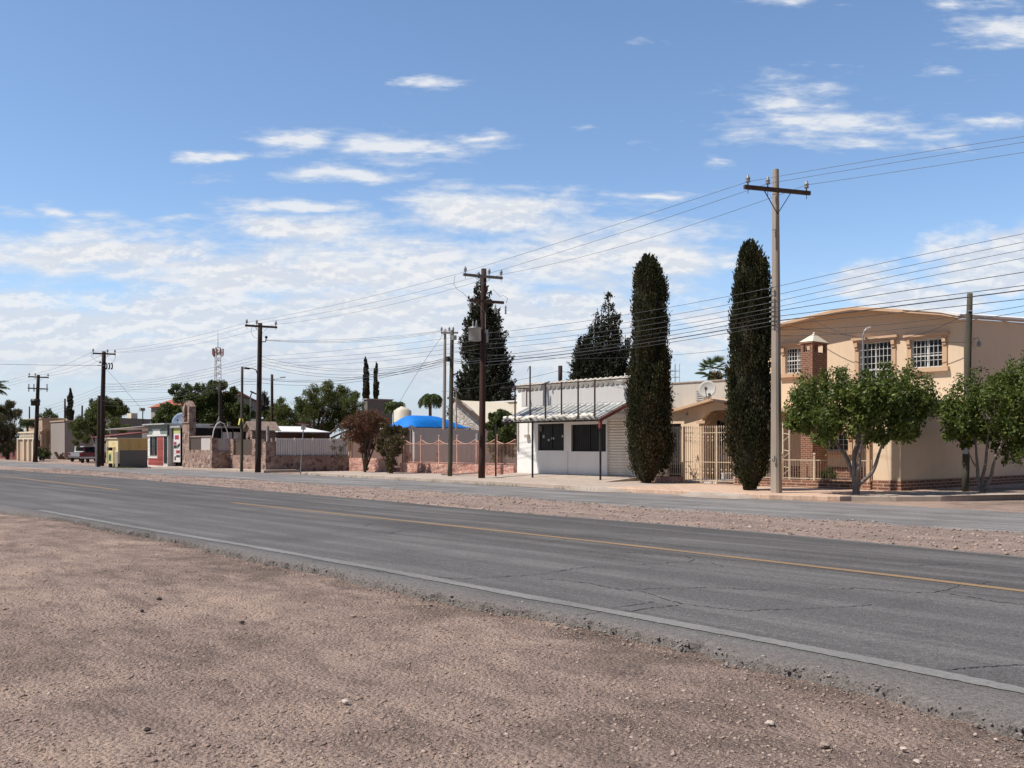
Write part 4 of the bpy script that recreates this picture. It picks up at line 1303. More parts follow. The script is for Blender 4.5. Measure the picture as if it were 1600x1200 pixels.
for x in (546.5, 549.5):
    mb = MB(); mb.bar((SD(x, 30.75), 30.75, zj), (SD(x, 30.75), 30.75, ZD(x, 688, 30.75)), 0.07); mb.build('post', M['rust_iron'], t)
t = thing('house', 'low plum coloured house mostly hidden behind the russet shrubs', 'house', SD(590, 36), 36, 0)
mb = MB(); g0, g1 = SD(550, 35.5), SD(628, 35.5); mb.box(g0, g1, 35.5, 41, 0, ZD(590, 672, 35.5)); mb.build('wall', M['pink_wall'], t)
mb = MB(); mb.box(g0 - .2, g1 + .2, 35.2, 41.2, ZD(590, 671.8, 35.5), ZD(590, 669, 35.5)); mb.build('roof', M['tin_white'], t)
# steps into the lot
mb = MB()
for k in range(4):
    mb.box(SD(609, 31), SD(629, 31), 30.9 + 0.35 * k, 31.25 + 0.35 * k, 0.0, 0.22 + 0.17 * k)
tag(mb.build('steps', M['pink_stone'], org=(SD(619, 31), 31, 0)), 'short flight of pink steps between the two low stone walls', 'steps')
# the grey party wall seen square-on
sp = SD(634, Dk)
d0, d1 = Dk + 0.6, DS(748, sp)
zg = ZS(690, 671, sp)
mb = MB().panel(d0, d1, 0, zg, sp, (), 0.2, 'd')
mb.extr([(sp - 0.001, d0, zg), (sp - 0.001, DS(655, sp), zg), (sp - .001, DS(642, sp), ZS(642, 664, sp)), (sp - .001, d0 - .0, zg + .02)], (-0.2, 0, 0))
tag(mb.build('party_wall', M['party'], org=(sp, d0, 0)), 'plain grey rendered wall behind the wavy salmon fence', 'wall')
# stone gable and cream wall farther back
t = thing('house', 'house with a steep pale rubble stone gable behind the wooden poles', 'house', SD(725, 42.5), 42.5, 0)
pts = [(700, 700), (704, 640), (712, 624), (722, 630), (735, 641), (750, 657), (752, 700)]
mb = MB(); mb.extr([(SD(x, 42.5), 42.5, ZD(x, y, 42.5)) for x, y in pts], (0, 0.3, 0)); mb.build('gable_wall', M['pale_stone'], t)
mb = MB(); mb.bar((SD(711, 42.4), 42.4, ZD(711, 623.5, 42.4)), (SD(752, 42.4), 42.4, ZD(752, 658, 42.4)), 0.5, 0.10, (0, 0, 1)); mb.build('roof_edge', M['arm_wood'], t)
mb = MB(); mb.extr([(SD(711, 42.8), 42.81, ZD(711, 625.5, 42.8)), (SD(752, 42.8), 42.81, ZD(752, 660, 42.8)), (SD(752, 42.8), 42.81, 0), (SD(711, 42.8), 42.81, 0)], (0, 5, 0)); mb.build('wall', M['cream_wall'], t)
t = thing('building', 'long cream wall with flat top behind the brown transformer pole', 'building', SD(770, 49), 49, 0)
mb = MB(); b0, b1 = SD(727, 49), SD(830, 49); mb.box(b0, b1, 49, 54, 0, ZD(770, 629.5, 49)); mb.build('wall', M['cream_wall'], t)
mb = MB(); mb.box(b0 - .1, b1, 48.9, 54.1, ZD(770, 629.4, 49), ZD(770, 627.5, 49)); mb.build('coping', M['white_wall'], t)

# blue shade canopy
cD, cSx = 35.6, SD(641, 35.6)
cL = SD(602, cD); cB = DS(737, cSx)
z0 = ZD(640, 667, cD); z1 = ZD(648, 648.5, cD + 1)
bc = thing('shade_canopy', 'bright blue tarpaulin canopy stretched over a car port', 'canopy', (cL + cSx) / 2, (cD + cB) / 2, 0)
mb = MB(); nx, ny = 12, 16; vs = []
for j in range(ny + 1):
    for i in range(nx + 1):
        u = i / nx; v = j / ny
        f = (math.sin(PI * u) ** 0.6) * (math.sin(PI * min(v / .22, 1) / 2) ** .8) * (math.sin(PI * min((1 - v) / .5, 1) / 2))
        vs.append((cL + (cSx - cL) * u, cD + (cB - cD) * v, z0 + (z1 - z0) * f))
b = len(vs); vs += [(x, y, z - 0.02) for x, y, z in vs]
fs = []
for j in range(ny):
    for i in range(nx):
        q = j * (nx + 1) + i; f = (q, q + 1, q + nx + 2, q + nx + 1)
        fs += [f, tuple(b + k for k in reversed(f))]
mb.add(vs, fs); mb.build('tarpaulin', M['blue_tarp'], bc, True)
for (a, c_) in ((cL + .1, cD + .1), (cSx - .1, cD + .1), (cSx - .1, cB - .1), (cL + .1, cB - .1)):
    mb = MB(); mb.tube([(a, c_, 0), (a, c_, z0)], 0.05, 6); mb.build('post', M['galv'], bc)

# water tank
t = thing('water_tank', 'round cream water tank beyond the blue canopy', 'water tank', SD(629, 42), 42, 0)
zt0, zt1 = ZD(629, 668, 42), ZD(629, 642, 42); rt = 0.62 * 1.1
mb = MB(); mb.lathe((SD(629, 42), 42, 0), [(rt, zt0), (rt, zt0 + .4), (rt * 1.02, zt0 + .42), (rt, zt0 + .44), (rt, zt1), (rt * .55, zt1 + .22), (.2, zt1 + .28), (.2, zt1 + .33), (.01, zt1 + .34)], 20); mb.build('tank', M['tank'], t, True)
mb = MB(); mb.box(SD(629, 42) - .9, SD(629, 42) + .9, 41.1, 42.9, 0, zt0 - .002); mb.build('stand', M['grey_wall'], t)
# dark grey block below the cypress pair
t = thing('building', 'dark grey flat roofed block below the twin slim cypresses', 'building', SD(590, 52), 52, 0)
b0 = SD(568, 52); sx = SD(574, 52)
mb = MB(); mb.box(b0, sx, 52, DS(613, sx), 0, ZD(574, 624.5, 52)); mb.build('wall', M['dark_wall'], t)
mb = MB(); mb.box(b0 - .1, sx + .1, 51.9, DS(613, sx) + .1, ZD(574, 624.4, 52), ZD(574, 622.5, 52)); mb.build('coping', M['grey_wall'], t)

# ---------------------------------------------------------------- left: rubble wall, kiosk, bell tower
Dl = 27.95
sc = SD(416, Dl)
zb = ZD(400, 711.5, Dl)
lw = thing('stone_wall', 'low pinkish rubble wall turning the corner below the wooden pole', 'wall', sc, Dl, 0)
sj = SD(359, Dl)
mb = MB(); mb.box(sj, sc - 0.45, Dl, Dl + 0.35, 0, zb); mb.box(sc - 0.45, sc, Dl - .04, Dl + 0.5, 0, ZD(415, 690, Dl)); mb.build('stonework', M['stone'], lw)
zc = ZS(480, 712, sc); dE = DS(546, sc)
mb = MB(); mb.box(sc - 0.33, sc, Dl + 0.501, dE, 0, zc); mb.build('stonework', M['stone'], lw)
# tall pillar at the corner
mb = MB(); mb.box(sc - 0.43, sc - .02, Dl + 0.502, DS(430, sc), zc, ZS(424, 685, sc)); mb.build('pier', M['stone'], lw)
mb = MB(); mb.bar((sc - .2, Dl + .2, ZD(415, 690, Dl)), (sc - .2, Dl + .2, ZD(415, 666, Dl)), 0.14, 0.14); mb.build('pipe', M['grey_wall'], lw)
pf = thing('panel_fence', 'white slatted sheet fence on top of the rubble wall', 'fence', sc, Dl + 4, zc)
zp = ZS(480, 685, sc)
mb = MB(); da, db = DS(433, sc), dE - 0.05; n = int((db - da) / 0.16)
for k in range(n):
    a = da + (db - da) * k / n
    mb.box(sc - 0.18, sc - 0.15, a, a + (db - da) / n * 0.80, zc + 0.03, zp)
mb.build('slats', M['panel_white'], pf)
mb = MB(); mb.box(sc - 0.21, sc - 0.181, da, db, zc + .002, zp - 0.02); mb.build('backing_sheet', M['grey_wall'], pf)
for k in range(5):
    a = da + (db - da) * k / 4
    mb = MB(); mb.box(sc - 0.149, sc - .10, a - .03, a + .03, zc + .002, zp + .04); mb.build('post', M['panel_white'], pf)
# dark mesh screens between little stone piers
ms = thing('panel_fence', 'dark mesh screens between small stone piers on the rubble wall', 'fence', (sj + sc) / 2, Dl, zb)
for x in (360, 394):
    mb = MB(); mb.box(SD(x, Dl), SD(x + 5, Dl), Dl - .02, Dl + .3, zb + .002, ZD(x, 686, Dl)); mb.build('pier', M['stone'], ms)
mb = MB(); mb.box(SD(362, Dl), sc - .46, Dl + .12, Dl + .15, zb + .002, ZD(380, 686.5, Dl)); mb.build('screen', M['mesh'], ms)
# gate bay
t = thing('stone_wall', 'shaded rubble wall bay with white gate panel above it', 'wall', sj, Dl, 0)
dn = DS(332, sj)
mb = MB(); mb.box(sj - .3, sj - .001, dn + .35, Dl + .2, 0, ZS(345, 706, sj)); mb.build('stonework', M['stone'], t)
mb = MB(); mb.box(sj - .2, sj - .17, DS(342, sj), Dl + .1, ZS(345, 706, sj) + .002, ZS(345, 685, sj)); mb.build('gate_panel', M['party'], t)
mb = MB(); mb.box(sj - .2, sj - .17, dn + .36, DS(342, sj) - .01, ZS(345, 706, sj) + .002, ZS(345, 685, sj)); mb.build('screen', M['mesh'], t)
mb = MB(); mb.tube([(sj - .2, DS(334, sj), ZS(334, 684, sj)), (sj - .2, DS(336, sj), ZS(336, 672, sj)), (sj - .2, DS(340, sj), ZS(340, 663, sj)), (sj - .2, DS(346, sj), ZS(346, 659, sj)), (sj - .2, DS(352, sj), ZS(352, 662, sj)), (sj - .2, DS(357, sj), ZS(357, 673, sj)), (sj - .2, DS(359, sj), ZS(359, 684, sj))], 0.035, 6); mb.build('arch_hoop', M['white_iron'], t)
# left run of rubble wall with the bell tower
zb2 = ZD(315, 703, dn)
tw1, tw0 = SD(295.5, dn), SD(285, dn)
t = thing('stone_wall', 'sunlit low rubble wall beside the little bell tower', 'wall', SD(315, dn), dn, 0)
mb = MB(); mb.box(tw1 + .002, SD(329, dn), dn, dn + .35, 0, zb2); mb.box(SD(329, dn) + .001, sj, dn - .03, dn + .36, 0, ZD(331, 684, dn)); mb.build('stonework', M['stone'], t)
mb = MB(); mb.box(tw1 + .05, SD(312, dn), dn + .1, dn + .14, zb2 + .002, ZD(305, 683, dn)); mb.build('screen', M['mesh'], t)
mb = MB(); mb.box(SD(312, dn) + .01, SD(329, dn), dn + .1, dn + .14, zb2 + .002, ZD(320, 683, dn)); mb.build('gate_panel', M['party'], t)
mb = MB(); mb.box(tw1 + .05, SD(329, dn), dn + .05, dn + .2, ZD(315, 683, dn), ZD(315, 681, dn)); mb.build('top_beam', M['rock_cap'], t)
bt = thing('bell_tower', 'slender stone bell tower with an open arch near the roadside kiosks', 'bell tower', (tw0 + tw1) / 2, dn, 0)
tb = DS(306, tw1)
zl0, zl1, zap = ZD(290, 660, dn), ZD(290, 638, dn), ZD(290, 626, dn)
hs = (tw1 - tw0)
w = hs * 0.27
mb = MB(); mb.box(tw0, tw1, dn, tb, 0, zl0); mb.box(tw0, tw0 + w, dn, tb, zl0, zl1); mb.box(tw1 - w, tw1, dn, tb, zl0, zl1)
mb.extr([(tw0, dn, zl1), (tw0 + w, dn, zl1), ((tw0 + tw1) / 2, dn, zl1 + hs * .30), (tw1 - w, dn, zl1), (tw1, dn, zl1), (tw1, dn, zl1 + .12), ((tw0 + tw1) / 2, dn, zap), (tw0, dn, zl1 + .12)], (0, tb - dn, 0))
mb.build('masonry', M['stone'], bt)
mb = MB(); mb.box(tw0 - .06, tw1 + .06, dn - .06, tb + .06, zl0 - .05, zl0 + .03); mb.build('sill_course', M['rock_cap'], bt)
# kiosk shaped like a small house
kD = 28.25
k1_ = SD(394, kD); k0_ = SD(384.5, kD); kb = DS(431.5, k1_)
ks = thing('stone_kiosk', 'small rubble stone kiosk with gabled roof and arched openings', 'kiosk', (k0_ + k1_) / 2, kD + 1, 0)
kz = ZD(394, 672.5, kD); ka = ZD(389, 661, kD)
km = (k0_ + k1_) / 2; ww = (k1_ - k0_)
poly = [(k0_, 0), (k0_, kz), (km, ka), (k1_, kz), (k1_, 0), (k1_ - ww * .22, 0), (k1_ - ww * .22, kz - .75), (km, kz - .2), (k0_ + ww * .22, kz - .75), (k0_ + ww * .22, 0)]
mb = MB(); mb.extr([(x, kD, z) for x, z in poly], (0, 0.3, 0))
mb.panel(kD + .3, kb, 0, kz, k1_, (), 0.25, 'd'); mb.box(k0_, k0_ + .25, kD + .3, kb, 0, kz); mb.box(k0_ + .25, k1_ - .25, kb - .25, kb, 0, kz)
mb.build('masonry', M['stone'], ks)
mb = MB()
for sg in (-1, 1):
    e = km + sg * (ww / 2 + .22)
    mb.extr([(km, kD - .2, ka + .02), (e, kD - .2, kz - .06), (e, kD - .2, kz + .02), (km, kD - .2, ka + .12)], (0, kb - kD + .4, 0))
mb.build('roof', M['rock_cap'], ks)

# white roofed shed and open dark shed behind
t = thing('shed', 'low shed with a white corrugated roof behind the slatted fence', 'shed', sc - 3, 34, 0)
sx = sc - 2.0; e0, e1 = DS(434, sx), DS(516, sx); zr = ZS(475, 676, sx)
mb = MB(); mb.extr([(sx, e0, zr), (sx, e1, zr), (sx, e1, zr + .06), (sx, e0, zr + .06)], (-4.2, 0, 0.45)); mb.build('roof', M['tin_white'], t)
mb = MB(); mb.box(sx - 4, sx - 3.8, e0, e1, 0, zr + .35); mb.box(sx - 3.8, sx - .1, e1 - .15, e1, 0, zr - .01); mb.build('wall', M['pink_wall'], t)
for a in (e0 + .1, (e0 + e1) / 2, e1 - .1):
    mb = MB(); mb.box(sx - .12, sx - .04, a - .04, a + .04, 0, zr - .002); mb.build('post', M['black_metal'], t)
t = thing('shed', 'open fronted shed with flat roof and black interior behind the stone walls', 'shed', SD(340, 33), 33, 0)
sx = SD(305, 31.5) + 1.4; e0, e1 = DS(304, sx), DS(384, sx); zr = ZS(340, 668.5, sx)
mb = MB(); mb.box(sx - 5, sx + .25, e0 - .3, e1 + .3, zr, zr + .14); mb.build('roof', M['grey_wall'], t)
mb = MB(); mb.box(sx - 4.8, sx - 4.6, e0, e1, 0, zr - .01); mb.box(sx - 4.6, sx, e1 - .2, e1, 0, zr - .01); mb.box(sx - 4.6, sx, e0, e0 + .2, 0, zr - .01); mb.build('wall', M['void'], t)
for a in (e0 + .15, e0 + (e1 - e0) * .75, e1 - .1):
    mb = MB(); mb.box(sx - .15, sx - .05, a - .05, a + .05, 0, zr - .002); mb.build('post', M['black_metal'], t)
mb = MB(); mb.box(sx - .6, sx - .5, DS(352, sx), DS(383, sx), ZS(365, 686, sx), ZS(365, 675, sx)); mb.build('white_counter', M['white_wall'], t)
t = thing('building', 'dark grey gabled building partly hidden by the big leafy tree', 'building', SD(390, 46), 46, 0)
sx = SD(352, 42); a0, a1 = DS(356, sx), DS(436, sx)
mb = MB(); mb.extr([(sx, a0, 0), (sx, DS(407, sx), 0), (sx, DS(407, sx), ZS(407, 630, sx)), (sx, DS(372, sx), ZS(372, 618, sx)), (sx, a0, ZS(356, 618, sx))], (-7, 0, 0)); mb.build('wall', M['grey_wall'], t)
mb = MB(); mb.extr([(sx + .3, DS(410, sx), ZS(410, 630.5, sx)), (sx + .3, DS(372, sx), ZS(372, 617, sx)), (sx + .3, DS(372, sx), ZS(372, 616, sx)), (sx + .3, DS(410, sx), ZS(410, 629, sx))], (-7.5, 0, 0)); mb.build('roof', M['dark_wall'], t)
mb = MB(); mb.box(sx + .5, sx + 4, DS(380, sx), DS(425, sx), 0, ZS(405, 656, sx)); mb.build('annex', M['dark_wall'], t)
t = thing('house', 'house with a terracotta tiled roof peeping out behind the leafy tree', 'house', SD(270, 50), 50, 0)
mb = MB(); b0, b1 = SD(236, 50), SD(325, 50); ze_ = ZD(270, 634, 50); mb.box(b0, b1, 50, 57, 0, ze_); mb.build('wall', M['grey_wall'], t)
mb = MB(); mb.extr([(b0 - .4, 49.6, ze_), (b0 - .4, 57.4, ze_), (b0 - .4, 54, ZD(275, 621, 54))], (b1 - b0 + .8, 0, 0)); mb.build('roof', M['terracotta'], t)

dish('blue grey satellite dish behind the bell tower', 283, 659, 30, 0.72, M['dish_blue'], (0.55, -0.7, 0.35), 0)
dish('little pale satellite dish by the white arch hoop', 341, 660, 30, 0.42, M['dish'], (-0.4, -0.8, 0.3), 0)

# ---------------------------------------------------------------- red kiosk with banner
rD = 28.6
r0, r1 = SD(231, rD), SD(262, rD)
rk = thing('kiosk', 'red and white painted roadside kiosk with barred window and sign panel', 'kiosk', (r0 + r1) / 2, rD, 0)
zt, zm = ZD(245, 664, rD), ZD(245, 681, rD)
z = lambda y: ZD(245, y, rD)
rw = (SD(234, rD), SD(245.5, rD), z(713), z(682)); rd = (SD(255.5, rD), SD(261.5, rD), z(724), z(682))
mb = MB(); mb.panel(r0, r1, 0, zm, rD, [rw, rd], 0.15); mb.box(r0, r0 + .15, rD + .15, rD + 3.4, 0, zt); mb.box(r1 - .15, r1, rD + .15, rD + 3.4, 0, zt); mb.build('wall', M['white_wall'], rk)
mb = MB(); mb.box(SD(246, rD), SD(255, rD), rD - .012, rD - .001, z(727), z(681.5)); mb.box(r0 + .1, SD(246, rD) - .002, rD - .012, rD - .001, z(727), z(716)); mb.build('red_dado', M['red_paint'], rk)
mb = MB(); mb.box(SD(233, rD), r1, rD - .05, rD + .05, zm + .002, zt); mb.build('sign_panel', M['green_paint'], rk)
mb = MB()
mb.extr([(SD(239, rD), rD - .06, z(679)), (SD(252, rD), rD - .06, z(679)), (SD(250.5, rD), rD - .06, z(673)), (SD(252.5, rD), rD - .06, z(670.5)), (SD(238, rD), rD - .06, z(670.5)), (SD(240.5, rD), rD - .06, z(674))], (0, .008, 0))
mb.box(r0, r1, rD - .065, rD - .052, zm - .03, zm + .10)
mb.build('sign_lettering', M['banner'], rk)
window(rk, rw[0], rw[1], rw[2], rw[3], rD, M['white_iron'], 4, 2, 0.1, M['black_metal'])
mb = MB(); mb.box(rd[0], rd[1], rD + .06, rD + .1, rd[2], rd[3]); mb.build('door', M['black_metal'], rk)
mb = MB(); mb.box(r0 - .3, r1 + .2, rD - .35, rD + 3.6, zt + .002, zt + .10); mb.build('roof', M['tin'], rk)
bD = 28.9
b0, b1 = SD(262.5, bD), SD(284, bD)
bk = thing('kiosk', 'dark fronted kiosk with an open metal door beside a vertical lettered banner', 'kiosk', (b0 + b1) / 2, bD, 0)
zt = ZD(273, 664.5, bD)
mb = MB(); mb.box(b0, b1, bD + .3, bD + 3, 0, zt - .25); mb.build('wall', M['void'], bk)
mb = MB(); mb.box(b0 + .05, SD(271.8, bD), bD + .02, bD + .06, ZD(270, 723, bD), ZD(270, 669, bD)); mb.build('door', M['dark_wall'], bk)
mb = MB(); mb.box(b0 - .1, b1 + .1, bD - .2, bD + 3.1, zt - .2, zt - .06); mb.build('roof', M['tin'], bk)
bn = thing('banner', 'tall white vertical banner with red and dark lettering beside the bell tower', 'banner', SD(277, bD), bD - .04, 0.4)
n0, n1 = SD(272.3, bD), SD(282.6, bD); zz = lambda y: ZD(277, y, bD)
MB().box(n0, n1, bD - .05, bD - .02, zz(722), zz(668)).build('sheet', M['banner'], bn)
MB().box(n0 + .02, n1 - .02, bD - .060, bD - .052, zz(677), zz(669)).build('lime_field', M['banner_green'], bn)
w = n1 - n0
mb = MB(); mb.box(n0 + w * .2, n0 + w * .8, bD - .06, bD - .052, zz(686.5), zz(680)); mb.box(n0 + w * .4, n0 + w * .95, bD - .06, bD - .052, zz(708), zz(703.5)); mb.box(n0 + w * .05, n0 + w * .45, bD - .06, bD - .052, zz(694.5), zz(690.5)); mb.build('red_letters', M['banner_red'], bn)
mb = MB(); mb.box(n0 + w * .05, n0 + w * .5, bD - .06, bD - .052, zz(700.5), zz(695.5)); mb.extr([(n0 + w * .55, bD - .06, zz(701)), (n0 + w * .95, bD - .06, zz(697)), (n0 + w * .95, bD - .06, zz(692)), (n0 + w * .6, bD - .06, zz(695))], (0, .008, 0))
mb.box(n0 + w * .4, n0 + w * .95, bD - .06, bD - .052, zz(714.5), zz(711)); mb.box(n0 + w * .15, n0 + w * .35, bD - .06, bD - .052, zz(719), zz(713)); mb.build('dark_letters', M['banner_dark'], bn)

# ---------------------------------------------------------------- yellow stall and awning
yD = 24.9
y1 = SD(184.5, yD); y0 = SD(166.5, yD); yb = DS(230.5, y1)
ys = thing('stall', 'yellow roadside stall with ochre sheet side above a grey wall', 'stall', (y0 + y1) / 2, yD + 1, 0)
zt = ZD(176, 685.5, yD); zm = ZS(205, 703.5, y1)
mb = MB(); mb.panel(y0, y1 - .02, ZD(176, 724, yD), zt, yD, [(y0 + .08, SD(177, yD), ZD(172, 704, yD), ZD(172, 699, yD))], .12); mb.build('front', M['yellow'], ys)
mb = MB(); mb.box(y1 - .12, y1, yD + .15, yb, 0, zm); mb.box(y0, y0 + .12, yD + .15, yb, 0, zt - .05); mb.box(y0 + .12, y1 - .12, yb - .12, yb, 0, zt - .05); mb.build('wall', M['dark_wall'], ys)
mb = MB(); mb.extr([(y1 + .03, yD + .12, zm + .002), (y1 + .03, yb, zm + .002), (y1 - .05, yb, zt), (y1 - .05, yD + .12, zt)], (-.05, 0, 0)); mb.build('side_sheet', M['ochre'], ys)
mb = MB(); mb.box(y0 - .1, y1 + .02, yD - .1, yb + .1, zt + .002, zt + .06); mb.build('roof', M['cream_wall'], ys)
mb = MB(); mb.box(SD(168.5, yD), SD(175.5, yD), yD - .014, yD - .001, ZD(172, 721, yD), ZD(172, 707, yD)); mb.build('poster', M['banner_green'], ys)
mb = MB(); mb.extr([(SD(170.5, yD), yD - .02, ZD(172, 720, yD)), (SD(173.5, yD), yD - .02, ZD(172, 720, yD)), (SD(174, yD), yD - .02, ZD(172, 712, yD)), (SD(172, yD), yD - .02, ZD(172, 708, yD)), (SD(170.2, yD), yD - .02, ZD(172, 713, yD))], (0, .005, 0)); mb.build('poster_figure', M['banner_dark'], ys)
mb = MB(); mb.bar((SD(178.5, yD), yD - .05, 0.1), (SD(178.5, yD), yD - .05, ZD(178, 692, yD)), .1, .1); mb.bar((SD(178.2, yD), yD - .09, ZD(178, 691, yD)), (SD(180.5, yD), yD - .09, ZD(178, 699, yD)), .16, .05); mb.build('side_post', M['yellow'], ys)
mb = MB(); mb.box(SD(180, yD), y1 - .03, yD - .02, yD - .001, 0, ZD(183, 706, yD)); mb.build('corner_pier', M['grey_wall'], ys)
aw = thing('awning', 'maroon tin awning on thin poles left of the yellow stall', 'awning', SD(165, 26.5), 26.5, 0)
a0 = SD(148, 26.2)
za = ZD(150, 683.5, 26.2)
mb = MB(); mb.extr([(a0, 26.0, za), (a0, 26.0, za + .06), (a0, 30.0, za + .55), (a0, 30.0, za + .49)], (3.6, 0, 0)); mb.build('roof', M['maroon'], aw)
for x in (151.5, 149.5):
    mb = MB(); mb.tube([(SD(x, 26.2), 26.2, 0), (SD(x, 26.2), 26.2, za)], 0.045, 6); mb.build('post', M['galv'], aw)
mb = MB(); mb.bar((SD(185, 29.5), 29.5, za + .75), (SD(228, 29.5), 30.5, za + .95), 2.4, .05); mb.build('tin_sheet', M['tin'], aw)

# ---------------------------------------------------------------- far left houses
t = thing('house', 'beige house with shaded upper storey and columned porch at far left', 'house', SD(70, 36), 36, 0)
hD = 36.0
h1 = SD(66, hD); h0 = SD(58.5, hD); hb = DS(103, h1)
mb = MB(); mb.box(h0 - 6, h1, hD, hb, 0, ZD(62, 655, hD)); mb.build('wall', M['beige_wall'], t)
mb = MB(); mb.box(h0 - 6.1, h1 + .08, hD - .1, hb + .1, ZD(62, 655, hD) + .002, ZD(62, 653, hD)); mb.build('parapet', M['beige_wall'], t)
bd = DS(92, h1)
mb = MB(); mb.box(h1 + .002, h1 + 1.1, bd, bd + 1.6, ZS(95, 686, h1), ZS(95, 657, h1)); mb.build('bay', M['cream_wall'], t)
mb = MB(); mb.box(h1 + .01, h1 + .06, DS(79, h1), DS(96, h1), ZS(88, 699, h1), ZS(88, 688.5, h1)); mb.build('window', M['glass'], t)
for x in (64.5, 69, 78.5):
    mb = MB(); cx_ = h1 + 1.0; cd_ = DS(x + 1, cx_); mb.lathe((cx_, cd_, 0), [(.28, 0), (.28, .2), (.2, .25), (.18, ZS(x, 678, cx_)), (.3, ZS(x, 676, cx_)), (.34, ZS(x, 674, cx_))], 10); mb.build('column', M['beige_wall'], t)
mb = MB(); mb.box(h1 + .003, h1 + 1.5, DS(64, h1 + 1), DS(80, h1 + 1), ZS(75, 674, h1 + 1), ZS(75, 672, h1 + 1)); mb.build('porch_slab', M['beige_wall'], t)
mb = MB(); mb.box(h1 + 1.2, h1 + 1.26, DS(80, h1 + 1.2), DS(100, h1 + 1.2), .3, ZS(90, 699, h1 + 1.2)); mb.build('gate', M['dark_wall'], t)
# colonnaded garden wall
t = thing('garden_wall', 'beige garden wall with pale pilasters and balustrade at far left', 'wall', SD(40, 29), 29, 0)
gD = 29.0
g0, g1 = SD(28, gD), SD(53, gD)
mb = MB(); mb.box(g0, g1, gD + .15, gD + .35, 0, ZD(40, 687, gD)); mb.build('wall', M['beige_wall'], t)
for x in (28, 37.5, 45, 52):
    mb = MB(); mb.box(SD(x, gD) - .14, SD(x, gD) + .16, gD - .08, gD + .4, 0, ZD(x, 686, gD)); mb.build('pilaster', M['cream_wall'], t)
mb = MB(); mb.box(g0 - .2, g1 + .2, gD, gD + .45, ZD(40, 686.5, gD) + .01, ZD(40, 684.5, gD)); mb.box(g0 - .2, g1 + .2, gD + .05, gD + .4, ZD(40, 676.5, gD), ZD(40, 674.5, gD)); mb.build('coping', M['cream_wall'], t)
mb = MB(); nb = 9
for k in range(nb):
    s = g0 + (g1 - g0) * (k + .5) / nb
    mb.lathe((s, gD + .22, ZD(40, 684.4, gD)), [(.08, 0), (.14, .18), (.07, .4), (.1, ZD(40, 676.6, gD) - ZD(40, 684.4, gD))], 8)
mb.build('balusters', M['cream_wall'], t)
# grey buildings behind the mesquite
t = thing('building', 'long pale grey rendered building behind the drooping mesquite', 'building', SD(120, 39), 39, 0)
sx = SD(101, 36.5); mb = MB(); mb.box(sx - 6, sx, 36.5, DS(168, sx), 0, ZS(130, 659, sx)); mb.build('wall', M['grey_wall'], t)
mb = MB(); mb.box(sx - 6.1, sx + .1, 36.4, DS(168, sx) + .1, ZS(130, 659, sx) + .002, ZS(130, 657, sx)); mb.build('coping', M['beige_wall'], t)
t = thing('building', 'dark grey building with rounded parapet behind the yellow stall', 'building', SD(195, 42), 42, 0)
sx = SD(172, 38); za_ = lambda x, y: (sx, DS(x, sx), ZS(x, y, sx))
mb = MB(); mb.extr([(sx, DS(172, sx), 0), (sx, DS(235, sx), 0), za_(235, 655), za_(182, 652.5), za_(176, 654), za_(173, 659)], (-6, 0, 0)); mb.build('wall', M['dark_wall'], t)
mb = MB(); mb.box(sx - 3, sx - 1.5, DS(212, sx), DS(222, sx), ZS(216, 656, sx), ZS(216, 645, sx)); mb.build('roof_room', M['cream_wall'], t)
mb = MB(); mb.box(SD(222, 30.5), SD(231, 30.5), 30.5, 31.5, 0, ZD(226, 669, 30.5)); tag(mb.build('wall', M['white_wall'], org=(SD(226, 30.5), 30.5, 0)), 'white masonry pillar between the yellow stall and the red kiosk', 'wall')
t = thing('house', 'dim brick house behind the trees at the left edge', 'house', SD(10, 33), 33, 0)
mb = MB(); mb.box(SD(-60, 33), SD(27, 33), 33, 38, 0, ZD(10, 688, 33)); mb.build('wall', M['maroon'], t)
for x in (1, 9, 18):
    mb = MB(); mb.box(SD(x, 32.9), SD(x + 3, 32.9), 32.9, 32.99, ZD(x, 712, 33), ZD(x, 693, 33)); mb.build('window', M['glass'], t)
